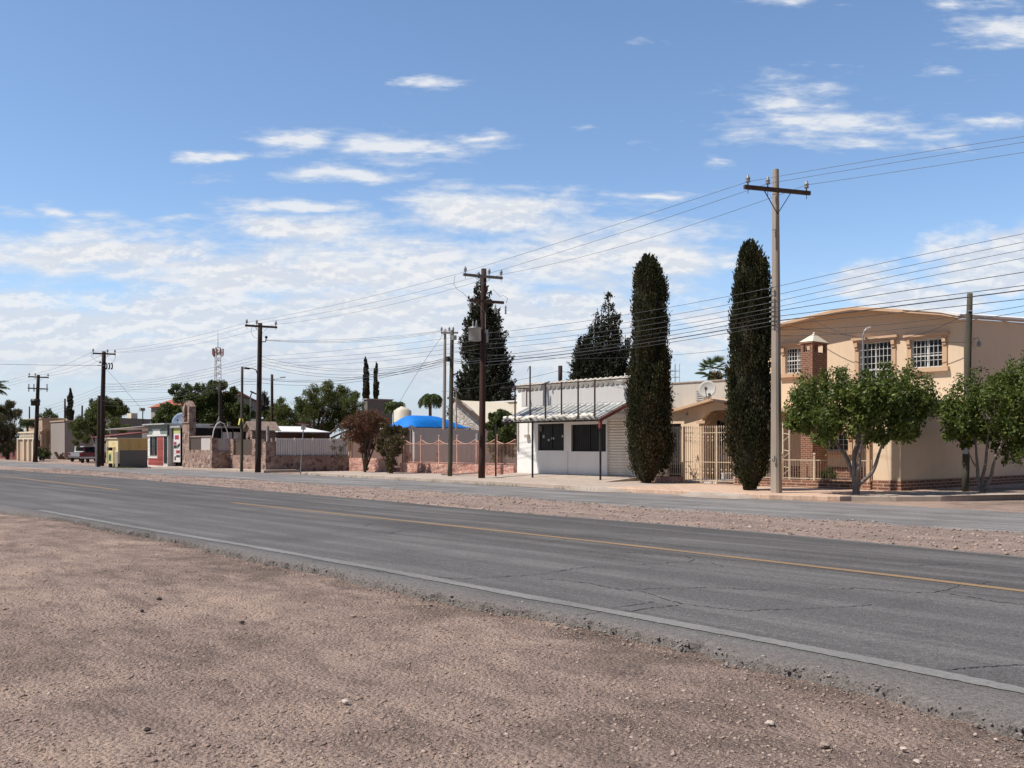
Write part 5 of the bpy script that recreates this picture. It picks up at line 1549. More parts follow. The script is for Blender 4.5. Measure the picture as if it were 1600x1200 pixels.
# ================================================================ trees and plants
def cypress(label, px, py, prof, D=None, n_tuft=900, per=52, tl=0.115, group='columnar cypresses', z=SW, mat='cypress', rough=0.15, twist=0.0):
    """Columnar cypress: prof = [(py, half width px)] down the photograph's silhouette; tufts of upright sprays over an inner mass of twigs."""
    if D is None:
        s, D = G(px, py, z)
    else:
        s = SD(px, D)
    Y = YD(px, D)
    t = thing('cypress_tree', label, 'tree', s, D, z, group)
    hs = np.array([H + (HY - y) / FPX * Y for y, w in prof][::-1]); rs = np.array([w / FPX * Y for y, w in prof][::-1])
    R = lambda h: np.interp(h, hs, rs)
    z0, z1 = hs[0], hs[-1]
    mb = MB(); mb.tube([(s, D, z - 0.05), (s, D, z0 + 0.5), (s, D, z0 + (z1 - z0) * .8)], [max(.09, rs[0] * .35), max(.08, rs[0] * .3), .03], 8); mb.build('trunk', M['bark'], t)
    # inner twigs
    mb = MB(); vs = []; nr, nh = 20, 30
    for j in range(nh + 1):
        h = z0 + 0.05 + (z1 - z0 - 0.3) * j / nh
        for k in range(nr):
            a = 2 * PI * k / nr
            q = float(R(h)) * (0.74 + 0.16 * float(vnoise(a * 2.2, h * 1.7, 5)))
            vs.append((s + q * math.cos(a), D + q * math.sin(a), h))
    mb.add(vs, [(j * nr + k, j * nr + (k + 1) % nr, (j + 1) * nr + (k + 1) % nr, (j + 1) * nr + k) for j in range(nh) for k in range(nr)])
    mb.build('twigs', M['cypress_core'], t)
    # upright plumes: every plume is a rising run of tufts with shade between it and the next
    npl = n_tuft // 5
    h0 = z0 + (z1 - z0) * rng.random(npl * 4) * 0.97
    h0 = h0[rng.random(len(h0)) < 0.25 + 0.75 * R(h0) / rs.max()][:npl]; npl = len(h0)
    a0 = rng.random(npl) * 2 * PI; f0 = np.clip(1 + 0.085 * rng.normal(size=npl), 0.8, 1.17)
    ln = (z1 - z0) * (0.05 + 0.07 * rng.random(npl))
    kk = np.tile(np.arange(6), npl) / 5.0; ip = np.repeat(np.arange(npl), 6)
    h = h0[ip] + ln[ip] * kk; a = a0[ip] + 0.10 * rng.normal(size=len(ip)) / np.maximum(R(h), .2)
    tipf = f0[ip] * (0.94 + 0.10 * kk)
    keep = h < z1 - 0.02
    h, a, tipf = h[keep], a[keep], tipf[keep]
    lump = 1 + rough * 2.4 * vnoise(a * 1.6, h * 0.7, int(px)) + rough * 0.9 * vnoise(a * 4.0, h * 2.2, int(px) + 3) 
    r = R(h) * np.clip(lump, 0.74, 1.16) * 0.89 * tipf
    tc = np.stack([s + r * np.cos(a), D + r * np.sin(a), h], 1)
    out = np.stack([np.cos(a), np.sin(a), 0 * a], 1)
    k = np.repeat(np.arange(len(h)), per)
    tr = np.clip(R(h)[k] * 0.16, 0.03, 0.13)
    g = rng.normal(size=(len(k), 3)) * tr[:, None] * np.array([0.7, 0.7, 1.5])
    c = tc[k] + g
    d = unit(out[k] * 0.35 + unit(g) * 0.35 + np.array([0, 0, 1.0]) + rng.normal(size=(len(k), 3)) * 0.25)
    L = tl * (0.6 + 0.7 * rng.random(len(k)))
    brown = (vnoise(c[:, 0] * 1.6 + 3.1 * c[:, 1], c[:, 2] * 0.9, 23) + 0.35 * (0.45 - (c[:, 2] - z0) / (z1 - z0)) + 0.15 * rng.normal(size=len(c))) > 0.16
    fast_mesh('crown', leaves(c, d, L, L * 0.42, 0.12), 4, [M[mat], M['cypress_brown']], t, mi=brown.astype(np.int32))
    return t


cypress('nearer left columnar cypress rising in front of the white roller shutter', 1013, 754,
        [(398, 2), (403, 8), (412, 14), (422, 18), (432, 22), (450, 25), (470, 27), (500, 28), (530, 27.5), (560, 29), (600, 31), (640, 32), (680, 33.5), (700, 33), (720, 29), (735, 23), (747, 14), (753, 8)], D=29.3)
cypress('tallest dark columnar cypress standing right against the concrete pole', 1173, 766,
        [(378, 2), (383, 9), (392, 16), (402, 20), (415, 23), (440, 26), (480, 29), (520, 29), (560, 30), (600, 32), (640, 33.5), (680, 33.5), (700, 32), (720, 28), (740, 20), (755, 12), (764, 8)])
cypress('far slim cypress, taller one of the twin pair above the grey block', 572, 640, [(557, .6), (563, 2.5), (575, 3.6), (600, 4.3), (625, 5.2), (650, 5)], D=57, n_tuft=170, per=26, tl=0.24, z=0)
cypress('far slim cypress, shorter right one of the twin pair above the grey block', 587.5, 640, [(567, .6), (573, 2.2), (585, 3.2), (605, 4), (625, 4.6), (650, 4.5)], D=57, n_tuft=150, per=26, tl=0.24, z=0)
cypress('lone far cypress with pointed tip above the beige house at left', 109.5, 690, [(607, .5), (613, 2), (618, 4), (630, 4.6), (650, 5), (690, 5)], D=46, n_tuft=170, per=26, tl=0.28, z=0)


def trunk_limbs(t, s, D, z, limbs, mat, n=8):
    """limbs: list of polylines with radii [(ds, dd, z, r)...]; one continuous wooden part."""
    mb = MB()
    for L in limbs:
        pts = [(s + a, D + b, z + c) for a, b, c, r in L]; rr = [r for a, b, c, r in L]
        P2 = []; R2 = []
        for i in range(len(pts) - 1):
            for k in range(3):
                f = k / 3
                p = Vector(pts[i]).lerp(Vector(pts[i + 1]), f)
                j = rr[i] * 0.18
                P2.append(p + Vector((random.uniform(-j, j), random.uniform(-j, j), 0)) * (1 if k else 0)); R2.append(rr[i] + (rr[i + 1] - rr[i]) * f)
        P2.append(Vector(pts[-1])); R2.append(rr[-1])
        mb.tube(P2, R2, n)
    return mb.build('trunk', mat, t, True)


def mulberry(label, px, py, outline, n, zb, D=None, seed=1, leaf=0.135, shoots=()):
    """Round street tree; outline: [(px, py, radius px)] clumps in the silhouette, given depth at random."""
    s, D = G(px, py, SW) if D is None else (SD(px, D), D)
    Y = YD(px, D); q = random.Random(seed)
    t = thing('mulberry_tree', label, 'tree', s, D, SW, 'leafy street trees')
    blobs = []
    cx = sum(o[0] for o in outline) / len(outline); hw = max(abs(o[0] - cx) for o in outline) + 1
    for x, y, r in outline:
        R = r / FPX * Y
        lim = math.sqrt(max(0.05, 1 - ((x - cx) / hw) ** 2)) * 1.5
        for k in range(4):
            dy = q.uniform(-lim, lim)
            X = xa(x) * Y; z = H + (HY - y) / FPX * Y
            # keep the same bearing from the road, spread towards and away from it
            a, b = sd(X, Y); blobs.append((a + dy * -0.49 + q.uniform(-.15, .15), b + dy * 0.87, z + q.uniform(-.12, .12), R * .85))
    c, d = in_blobs(blobs, n, 0.35)
    keep = vnoise(c[:, 0] * 2.6, c[:, 2] * 2.6 + c[:, 1] * 1.7, seed) > -0.06
    c, d = c[keep], d[keep]
    m = len(c)
    dirs = unit(d * 0.6 + rng.normal(size=(m, 3)) * 0.5 + np.array([0, 0, -0.40]))
    L = leaf * (0.65 + 0.6 * rng.random(m))
    V = [leaves(c, dirs, L, L * 0.62, 0.18)]
    auto = []
    for b in blobs:                                          # upright leafy shoots rising out of every clump
        for k in range(2):
            auto.append((np.array(b[:3]) + rng.normal(size=3) * b[3] * .45, q.uniform(.35, .85)))
    for p0, ln in auto:
        lean = rng.normal(size=3) * 0.16; f = rng.random(34)
        cc = p0 + np.outer(f * ln, np.array([0, 0, 1.0]) + lean) + rng.normal(size=(34, 3)) * 0.075
        dd = unit(rng.normal(size=(34, 3)) * .8 + np.array([0, 0, -0.55])); l2 = leaf * (0.6 + 0.6 * rng.random(34)) * (1 - 0.25 * f)
        V.append(leaves(cc, dd, l2, l2 * 0.5, 0.15))
    for (x, y0, y1, off) in shoots:                          # upright leafy shoots on the top of the crown
        for k in range(70):
            f = k / 69
            yy = y0 + 8 + (y1 - y0 - 8) * f
            p = np.array(P(x + 4 * math.sin(f * 2.2 + x), yy, Y + off))
            cc = p + rng.normal(size=(3, 3)) * np.array([0.13, 0.13, 0.06]) * (1.15 - f * .6)
            dd = unit(rng.normal(size=(3, 3)) + np.array([0, 0, -0.3]))
            l2 = leaf * (0.7 + 0.5 * rng.random(3)) * (1 - 0.3 * f)
            V.append(leaves(cc, dd, l2, l2 * 0.55, 0.15))
    fast_mesh('crown', np.concatenate(V), 4, M['mulberry'], t)
    return t, s, D


ol = [(1246, 648, 15), (1250, 628, 14), (1240, 668, 12), (1262, 660, 20), (1268, 632, 20), (1286, 624, 17), (1290, 654, 24), (1300, 680, 18), (1316, 617, 15), (1318, 638, 22), (1325, 668, 24), (1345, 617, 15), (1348, 645, 25), (1350, 680, 20),
      (1372, 620, 16), (1378, 645, 26), (1375, 684, 18), (1398, 618, 15), (1402, 636, 24), (1404, 672, 18), (1422, 622, 15), (1428, 648, 20), (1424, 676, 12), (1440, 628, 14), (1445, 652, 12), (1286, 692, 11)]
sh = [(1238, 640, 606, 0), (1250, 620, 588, .3), (1268, 610, 590, -.4), (1290, 600, 578, .2), (1308, 600, 576, -.3), (1322, 598, 574, .5), (1352, 596, 578, -.2), (1376, 600, 566, .3), (1390, 596, 566, .1), (1412, 606, 574, -.4), (1432, 616, 580, .3), (1446, 630, 586, 0), (1452, 640, 590, .2), (1420, 612, 562, .4)]
t1, s1, D1 = mulberry('rounded green street tree with forked whitish trunk before the peach house', 1337, 772, ol, 22000, 1.4, seed=3, shoots=sh)
u = YD(1337, D1) / FPX
LM = lambda *pts: [((x - 1337) * u * .8, (x - 1337) * u * .25 + o, (772 - y) * u, r * .72) for x, y, o, r in pts]
trunk_limbs(t1, s1, D1, SW, [
    LM((1337, 776, 0, .17), (1337, 758, 0, .14), (1335, 735, 0, .11), (1334, 712, 0, .085), (1336, 690, .1, .06), (1340, 650, .3, .03)),
    LM((1335, 752, 0, .11), (1328, 735, .05, .095), (1318, 716, .1, .085), (1304, 702, .2, .075), (1290, 688, .3, .05), (1275, 655, .3, .03)),
    LM((1339, 756, 0, .10), (1344, 735, -.1, .085), (1347, 718, -.1, .075), (1352, 700, -.2, .055), (1362, 670, -.2, .035)),
    LM((1341, 758, 0, .10), (1352, 750, 0, .085), (1362, 740, .1, .08), (1371, 722, .1, .075), (1372, 710, .2, .06), (1378, 695, .2, .05), (1395, 665, .3, .03)),
    LM((1334, 728, 0, .06), (1331, 712, .2, .05), (1333, 690, .4, .04), (1320, 660, .5, .03)),
], M['bark_pale'])
ol = [(1478, 640, 12), (1482, 660, 12), (1490, 676, 14), (1500, 640, 15), (1508, 664, 18), (1515, 690, 12), (1528, 640, 18), (1536, 668, 20), (1540, 618, 15), (1556, 640, 22), (1560, 676, 20), (1568, 604, 18), (1580, 628, 24), (1588, 662, 24), (1592, 694, 16), (1570, 705, 12), (1586, 722, 9),
      (1606, 590, 20), (1612, 625, 26), (1615, 665, 28), (1618, 700, 18), (1640, 610, 24), (1645, 650, 28), (1670, 640, 24), (1668, 680, 22)]
sh = [(1482, 640, 618, 0), (1490, 640, 600, .3), (1504, 630, 584, -.2), (1524, 630, 576, .2), (1545, 612, 586, -.3), (1562, 600, 582, .2), (1585, 600, 566, .3), (1597, 588, 562, 0), (1535, 625, 598, .4), (1575, 600, 575, -.3)]
t2, s2, D2 = mulberry('leafy street tree cut by the right edge, behind the dark pole', 1537, 769, ol, 20000, 1.4, seed=9, shoots=sh)
u = YD(1537, D2) / FPX
LM = lambda *pts: [((x - 1537) * u * .8, (x - 1537) * u * .25 + o, (769 - y) * u, r * .8) for x, y, o, r in pts]
trunk_limbs(t2, s2, D2, SW, [
    LM((1536, 774, 0, .13), (1534, 765, 0, .11), (1527, 752, 0, .075), (1524, 728, .1, .06), (1522, 700, .1, .045), (1515, 670, .2, .03)),
    LM((1535, 766, 0, .09), (1533, 745, .1, .07), (1536, 722, .2, .06), (1538, 690, .2, .045), (1545, 650, .2, .03)),
    LM((1538, 766, 0, .09), (1544, 756, 0, .075), (1548, 742, .1, .07), (1553, 715, .1, .055), (1566, 690, .2, .045), (1590, 650, .2, .03)),
    LM((1527, 735, .1, .04), (1521, 722, -.1, .03), (1515, 705, -.2, .02)),
], M['bark_pale'])


def bushy(name, label, px, D, outline, n, leaf, mat, z=0, droop=0.3, shell=0.3, dep=1.0, trunk=None, cat='tree', group=None, seed=1, asp=0.4, gap=-0.28, nf=1.6, barkm='bark', up=0.0):
    """A tree or bush from silhouette clumps (px, py, radius px) at distance D."""
    s = SD(px, D); Y = YD(px, D); q = random.Random(seed)
    t = thing(name, label, cat, s, D, z, group)
    blobs = []
    for x, y, r in outline:
        R = r / FPX * Y
        for k in range(2):
            Yk = Y + q.uniform(-dep, dep)
            p = P(x, y, Yk); blobs.append((p[0], p[1], p[2], R * .82))
    c, d = in_blobs(blobs, n, shell)
    keep = vnoise(c[:, 0] * nf, c[:, 2] * nf + c[:, 1] * 1.1, seed) > gap
    c, d = c[keep], d[keep]; m = len(c)
    dirs = unit(d * 0.6 + rng.normal(size=(m, 3)) * 0.5 + np.array([0, 0, up - droop]))
    L = leaf * (0.6 + 0.7 * rng.random(m))
    fast_mesh('crown', leaves(c, dirs, L, L * asp, 0.12), 4, M[mat], t)
    mb = MB()
    top = max(b[2] for b in blobs); base = trunk[1] if trunk else 0.08
    nb = trunk[2] if trunk else 5
    bz = z + (trunk[0] if trunk else 0.3)
    if trunk and trunk[0] > 0.5:
        mb.tube([(s, D, z - .05), (s + q.uniform(-.1, .1), D, z + trunk[0] * .5), (s, D, bz)], [base * 1.15, base, base * .85], 8)
    for k in range(nb):
        b = blobs[q.randrange(len(blobs))]
        p0 = Vector((s + q.uniform(-.05, .05), D, bz - .05 if trunk and trunk[0] > .5 else z)); p2 = Vector(b[:3]); pm = p0.lerp(p2, .5) + Vector((q.uniform(-.2, .2), q.uniform(-.2, .2), q.uniform(0, .3)))
        mb.tube([p0, pm, p2], [base * .55, base * .38, base * .12], 6)
    mb.build('trunk', M[barkm], t)
    return t


# russet crape myrtles on the pavement
bushy('shrub', 'taller russet leaved shrub in front of the low pink wall', 570, 29.5,
      [(543, 680, 12), (540, 664, 9), (552, 660, 14), (560, 648, 8), (566, 668, 18), (572, 650, 11), (580, 655, 14), (590, 650, 9), (592, 664, 14), (584, 676, 16), (600, 658, 8), (570, 688, 14), (556, 682, 12), (578, 696, 9), (566, 704, 7), (571, 722, 4), (571, 732, 4)],
      26000, 0.085, 'redleaf', SW, 0.0, 0.1, 0.7, (0.3, 0.09, 16), 'shrub', 'russet shrubs on the pavement', 4, 0.5, -0.26, 3.0, up=.4)
bushy('shrub', 'shorter olive and russet shrub right beside the taller one', 610, 29.3,
      [(604, 676, 10), (612, 672, 10), (622, 672, 8), (632, 676, 7), (600, 692, 12), (612, 690, 14), (624, 690, 11), (604, 708, 10), (614, 708, 11), (622, 704, 8), (608, 724, 8), (616, 724, 7), (610, 735, 7), (598, 664, 5), (594, 702, 7)],
      20000, 0.085, 'olivered', SW, 0.0, 0.1, 0.6, (0.25, 0.07, 12), 'shrub', 'russet shrubs on the pavement', 5, 0.5, -0.28, 3.0, up=.4)
# mesquites and other broad trees
bushy('mesquite_tree', 'large feathery green mesquite behind the white roofed shed', 490, 41,
      [(430, 660, 14), (440, 640, 16), (445, 672, 14), (455, 655, 20), (470, 632, 15), (478, 655, 24), (488, 616, 15), (500, 640, 26), (512, 606, 12), (520, 622, 20), (525, 655, 26), (535, 612, 11), (545, 628, 16), (550, 655, 20), (560, 640, 14), (562, 665, 14), (505, 672, 18), (475, 675, 14), (440, 625, 7), (555, 618, 7), (422, 655, 8)],
      70000, 0.17, 'mesquite', 0, 0.2, 0.2, 2.2, (1.6, 0.22, 9), 'tree', 'broad trees behind the walls', 6, 0.3, -0.34, 0.9)
bushy('leafy_tree', 'dense dark leafy tree behind the stone bell tower', 305, 36,
      [(258, 640, 12), (270, 655, 15), (296, 645, 16), (305, 625, 13), (325, 650, 17), (322, 622, 13), (385, 640, 10), (245, 662, 10), (360, 630, 14), (335, 635, 16), (252, 650, 10), (262, 662, 12), (270, 640, 10), (280, 622, 10), (276, 605, 7), (290, 610, 10), (286, 652, 16), (300, 630, 14), (312, 606, 10), (316, 640, 18), (330, 615, 14), (334, 600, 7), (345, 604, 10), (350, 625, 14), (355, 645, 16), (340, 660, 16), (365, 612, 8), (370, 640, 12), (382, 655, 9), (310, 665, 16), (372, 662, 10), (268, 612, 6), (396, 648, 6)],
      64000, 0.20, 'broadleaf', 0, 0.25, 0.25, 2.0, (1.8, 0.22, 9), 'tree', 'broad trees behind the walls', 7, 0.5, -0.3, 1.0)
bushy('mesquite_tree', 'drooping feathery mesquite behind the wooden pole and red pickup', 152, 31.5,
      [(115, 668, 9), (122, 680, 8), (128, 662, 11), (138, 672, 12), (145, 650, 12), (150, 665, 13), (162, 655, 13), (165, 672, 12), (178, 664, 12), (190, 672, 9), (118, 692, 5), (122, 700, 3), (135, 688, 7), (155, 680, 9), (198, 668, 6), (150, 637, 8)],
      30000, 0.19, 'mesquite', 0, 0.9, 0.25, 1.8, (1.5, 0.2, 8), 'tree', 'broad trees behind the walls', 8, 0.26, -0.28, 0.9)
bushy('leafy_tree', 'rounded olive green tree above the grey building left of centre', 175, 47,
      [(140, 645, 8), (148, 632, 9), (160, 628, 10), (172, 634, 12), (184, 632, 9), (194, 642, 9), (160, 645, 12), (178, 648, 12), (204, 650, 6), (138, 656, 6)],
      20000, 0.26, 'mesquite', 0, 0.2, 0.25, 2.0, (2.2, 0.2, 7), 'tree', 'broad trees behind the walls', 12, 0.4, -0.25, 0.8)
bushy('leafy_tree', 'dusty olive brown tree filling the left edge of the picture', 12, 31,
      [(-20, 655, 16), (-8, 640, 12), (4, 702, 9), (18, 700, 9), (27, 690, 8), (10, 710, 6), (-12, 700, 10), (24, 676, 9), (30, 672, 6), (0, 655, 14), (8, 640, 10), (16, 632, 8), (18, 650, 12), (26, 645, 8), (6, 672, 14), (22, 668, 11), (29, 660, 7), (-10, 675, 14), (14, 686, 9), (-2, 690, 8)],
      34000, 0.22, 'dryleaf', 0, 0.3, 0.25, 1.8, (1.6, 0.2, 9), 'tree', 'broad trees behind the walls', 13, 0.35, -0.3, 0.9)
bushy('leafy_tree', 'small far tree peeping over the beige house roof at left', 76, 60,
      [(66, 652, 7), (76, 646, 8), (84, 652, 6), (72, 658, 8)], 2200, 0.42, 'broadleaf', 0, 0.1, 0.25, 1.6, (2.5, 0.2, 5), 'tree', 'broad trees behind the walls', 14, 0.4, -0.3, 0.8)
bushy('leafy_tree', 'yellow green tree between the brown wooden poles', 428, 48,
      [(418, 648, 9), (428, 640, 9), (436, 650, 10), (424, 662, 10), (444, 640, 8)], 4000, 0.3, 'mesquite', 0, 0.1, 0.25, 1.6, (2.0, 0.2, 5), 'tree', 'broad trees behind the walls', 15, 0.35, -0.25, 0.9)
bushy('leafy_tree', 'green bush like tree behind the salmon fence beside the white shop', 785, 33.2,
      [(768, 668, 10), (778, 658, 12), (790, 652, 9), (774, 684, 13), (790, 676, 14), (800, 662, 9), (800, 690, 12), (784, 700, 14), (768, 700, 8), (771, 652, 8), (783, 648, 9), (795, 652, 8), (776, 690, 13), (790, 695, 14), (798, 708, 8), (775, 716, 9)],
      22000, 0.14, 'broadleaf', 0, 0.25, 0.25, 1.1, (0.6, 0.09, 8), 'tree', 'broad trees behind the walls', 16, 0.45, -0.32, 1.8)
bushy('garden_plant', 'low leafy plant behind the iron fence by the yard chimney', 1292, 32.0, [(1286, 742, 8), (1296, 738, 9), (1290, 750, 7), (1300, 745, 7)], 1100, 0.10, 'broadleaf', SW, .1, .2, .3, (0.2, 0.03, 5), 'plant', 'yard plants', 17, 0.4)
bushy('garden_plant', 'straw coloured low plant behind the iron fence near the concrete pole', 1262, 31.3, [(1256, 752, 6), (1264, 749, 7), (1270, 753, 5)], 700, 0.12, 'weed', SW, -.4, .2, .3, (0.2, 0.03, 5), 'plant', 'yard plants', 18, 0.2)
bushy('garden_plant', 'small green plant inside the cream gate by the porch', 1085, 32.2, [(1080, 728, 7), (1086, 722, 8), (1090, 732, 7), (1084, 740, 8)], 700, 0.12, 'broadleaf', SW, .1, .2, .3, (0.2, 0.03, 5), 'plant', 'yard plants', 19, 0.4)
bushy('garden_plant', 'dark red succulent behind the salmon fence by the russet shrub', 641, 32.0, [(638, 715, 4), (643, 712, 4), (646, 716, 3)], 420, 0.16, 'bougain', 0.4, -.6, .2, .25, (0.2, 0.03, 4), 'plant', 'yard plants', 20, 0.2)
bushy('garden_plant', 'low dark red plant in the middle of the salmon fence bays', 678, 32.0, [(672, 713, 3), (679, 711, 4), (685, 713, 3)], 360, 0.14, 'bougain', 0.4, -.3, .2, .25, (0.2, 0.03, 4), 'plant', 'yard plants', 21, 0.25)
bushy('garden_plant', 'thin grey green cactus bush before the white slatted fence', 528, 31.6, [(520, 700, 5), (523, 690, 4), (534, 702, 6), (540, 694, 5), (530, 712, 5)], 600, 0.14, 'dryleaf', 0.0, -.5, .2, .3, (0.2, 0.04, 7), 'plant', 'yard plants', 22, 0.2)
bushy('garden_plant', 'dark green bush in the forecourt of the beige house at left', 68, 31.5, [(60, 708, 6), (68, 704, 7), (74, 710, 6), (65, 714, 6)], 1400, 0.22, 'broadleaf', 0, .1, .2, .6, (0.2, 0.05, 5), 'plant', 'yard plants', 23, 0.4)


# tufted conifers behind the shop
def conifer(label, px, D, spires, n_tuft, group='tufted dark conifers', seed=2, tk=1.0):
    """Arizona cypress: ragged spires of upright dense tufts with sky showing between them."""
    s = SD(px, D); Y = YD(px, D)
    t = thing('conifer_tree', label, 'tree', s, D, 0, group)
    C_, d_, L_ = [], [], []
    mb = MB()
    for (x, ytop, ybot, hw, share) in spires:
        p1 = np.array(P(x, ytop, Y)); p0 = np.array(P(x, ybot, Y)); Rm = hw / FPX * Y
        mb.tube([(s, D, 0), ((s + p0[0]) / 2, (D + p0[1]) / 2, p0[2] * .5 + .3), tuple(p0), tuple(p1 * .9 + p0 * .1)], [.2, .16, .12, .02], 7)
        m = int(n_tuft * share)
        f = 1 - np.sqrt(rng.random(m)); a = rng.random(m) * 2 * PI
        rad = Rm * (1 - f) ** 0.72 * (0.30 + 0.85 * rng.random(m) ** 0.7) * np.clip(1 + .18 * rng.normal(size=m), .6, 1.5) + 0.03
        tc = np.stack([p0[0] + rad * np.cos(a), p0[1] + rad * np.sin(a), p0[2] + (p1[2] - p0[2]) * f * 0.97], 1)
        out = np.stack([np.cos(a), np.sin(a), np.zeros(m)], 1)
        per = 34; k = np.repeat(np.arange(m), per)
        ln = (0.30 + 0.35 * rng.random(m)) * (0.6 + 0.7 * (1 - f)) * tk
        ax = unit(out * 0.55 + np.array([0, 0, 1.0]) + rng.normal(size=(m, 3)) * 0.2)
        u = rng.random(len(k))
        rr = (0.10 * (1 - u) + 0.03)[:, None] * tk * rng.normal(size=(len(k), 3))
        c = tc[k] + ax[k] * (ln[k] * (u - 0.3))[:, None] * 1.3 + rr
        C_.append(c); d_.append(unit(ax[k] + rng.normal(size=(len(k), 3)) * 0.45)); L_.append(0.15 * tk * (0.6 + 0.7 * rng.random(len(k))))
        for j in range(0, m, 9):
            mb.tube([(p0[0], p0[1], max(tc[j][2] - rad[j] * 0.6, .5)), tuple(tc[j])], [.035, .015], 4)
    mb.build('trunk', M['bark'], t)
    c = np.concatenate(C_); d = np.concatenate(d_); L = np.concatenate(L_)
    fast_mesh('crown', leaves(c, d, L, L * 0.5, 0.15), 4, M['conifer'], t)
    return t


conifer('broad dark conifer towering behind the transformer pole', 757, 62, [(752, 426, 560, 22, .22), (738, 452, 560, 12, .06), (770, 462, 580, 20, .12), (757, 470, 650, 40, .36), (735, 540, 660, 24, .12), (780, 520, 660, 22, .12), (757, 560, 660, 36, .12)], 1350, tk=1.8)
conifer('ragged dark conifer with several spires behind the white shop', 938, 46, [(951, 450, 610, 13, .20), (940, 466, 600, 9, .12), (930, 484, 610, 9, .10), (963, 486, 610, 10, .12), (977, 512, 622, 8, .09), (948, 562, 626, 34, .24), (958, 530, 622, 13, .10)], 900, tk=1.15)
conifer('shorter bushy conifer left of the ragged one behind the white shop', 915, 45.5, [(921, 505, 590, 8, .15), (914, 518, 600, 10, .20), (904, 524, 600, 7, .12), (915, 530, 630, 21, .53)], 700)
conifer('small far conifer beside the thick wooden pole left of centre', 413, 62, [(413, 608, 650, 9, 1)], 240)


def palm(label, px, py, D, r, n, mat='palm', z=0, arch=0.8, trunk_r=0.16, skirt=False, name='palm_tree', up=(0.1, 1.0)):
    s = SD(px, D); zc = ZD(px, py, D); Rm = r / FPX * YD(px, D)
    t = thing(name, label, 'palm', s, D, z, 'palms')
    mb = MB(); mb.tube([(s, D, z), (s + .05, D, zc * .5), (s, D, zc)], [trunk_r * 1.2, trunk_r, trunk_r * .9], 9); mb.build('trunk', M['bark'], t)
    C_, d_, L_ = [], [], []
    for k in range(n):
        a = 2 * PI * k / n + rng.random() * .4; el = up[0] + (up[1] - up[0]) * rng.random()
        p = np.array([s, D, zc]); v = np.array([math.cos(a) * math.cos(el), math.sin(a) * math.cos(el), math.sin(el)])
        for j in range(16):
            p = p + v * Rm / 15; v = v + np.array([0, 0, -arch / 15 * (0.6 + j / 12)]); v /= np.linalg.norm(v)
            side = np.cross(v, [0, 0, 1.0]); side /= max(1e-6, np.linalg.norm(side))
            for sg in (-1, 1):
                for q in range(2):
                    dd = side * sg * .8 + v * 0.5 + np.array([0, 0, -.45]) + rng.normal(size=3) * .1; dd /= np.linalg.norm(dd)
                    l = Rm * (0.10 + 0.26 * math.sin(PI * (j + 1) / 17))
                    C_.append(p + dd * l * .45); d_.append(dd); L_.append(l)
    L_ = np.array(L_)
    fast_mesh('fronds', leaves(np.array(C_), np.array(d_), L_, L_ * 0.13 + 0.01, .05), 4, M[mat], t)
    if skirt:
        m = 260; a = rng.random(m) * 2 * PI
        c = np.stack([s + .25 * np.cos(a), D + .25 * np.sin(a), zc - 0.2 - rng.random(m) * .9], 1)
        d = unit(np.stack([np.cos(a) * .3, np.sin(a) * .3, -np.ones(m)], 1) + rng.normal(size=(m, 3)) * .1)
        fast_mesh('dry_skirt', leaves(c, d, np.full(m, .5), np.full(m, .07)), 4, M['dryfrond'], t)
    return t


def fan_palm(label, px, py, D, r, n):
    s = SD(px, D); zc = ZD(px, py, D); Rm = r / FPX * YD(px, D)
    t = thing('fan_palm', label, 'palm', s, D, 0, 'palms')
    mb = MB(); mb.tube([(s, D, 0), (s, D, zc)], [.28, .22], 9); mb.build('trunk', M['bark'], t)
    C_, d_, L_ = [], [], []
    for k in range(n):
        v = rng.normal(size=3); v[2] = abs(v[2]) * .9 - 0.25; v /= np.linalg.norm(v)
        tip = np.array([s, D, zc]) + v * Rm * (0.55 + .2 * rng.random())
        x = np.cross(v, [0, 0, 1.0]); x /= max(1e-6, np.linalg.norm(x)); y = np.cross(x, v)
        for j in range(17):
            a = (j - 8) / 8 * 1.35
            dd = v * math.cos(a) + (x * .96 + y * .25) * math.sin(a) + np.array([0, 0, -.12]); dd /= np.linalg.norm(dd)
            l = Rm * .48
            C_.append(tip + dd * l * .5); d_.append(dd); L_.append(l)
    L_ = np.array(L_)
    fast_mesh('fronds', leaves(np.array(C_), np.array(d_), L_, L_ * 0.09, .05), 4, M['palm'], t)
    m = 300; a = rng.random(m) * 2 * PI
    c = np.stack([s + .35 * np.cos(a), D + .35 * np.sin(a), zc - 0.1 - rng.random(m) * 1.1], 1)
    d = unit(np.stack([np.cos(a) * .35, np.sin(a) * .35, -np.ones(m)], 1) + rng.normal(size=(m, 3)) * .12)
    fast_mesh('dry_skirt', leaves(c, d, np.full(m, .6), np.full(m, .08)), 4, M['dryfrond'], t)


fan_palm('fan palm with dry skirt rising above the stained plaster block', 1117, 582, 44, 27, 46)
palm('small arching palm between the blue canopy and the grey pole', 672, 622, 48, 24, 46, arch=2.4, trunk_r=.14)
palm('drooping palm beside the cream water tank', 616, 634, 46, 22, 44, arch=2.4, trunk_r=.14)
palm('short bright green palm over the beige garden wall at far left', 43, 660, 30.5, 15, 46, arch=2.2, trunk_r=.12)
palm('dark palm whose frond tips reach in at the left edge', -22, 607, 30, 32, 22, 'broadleaf', arch=.9, trunk_r=.16)

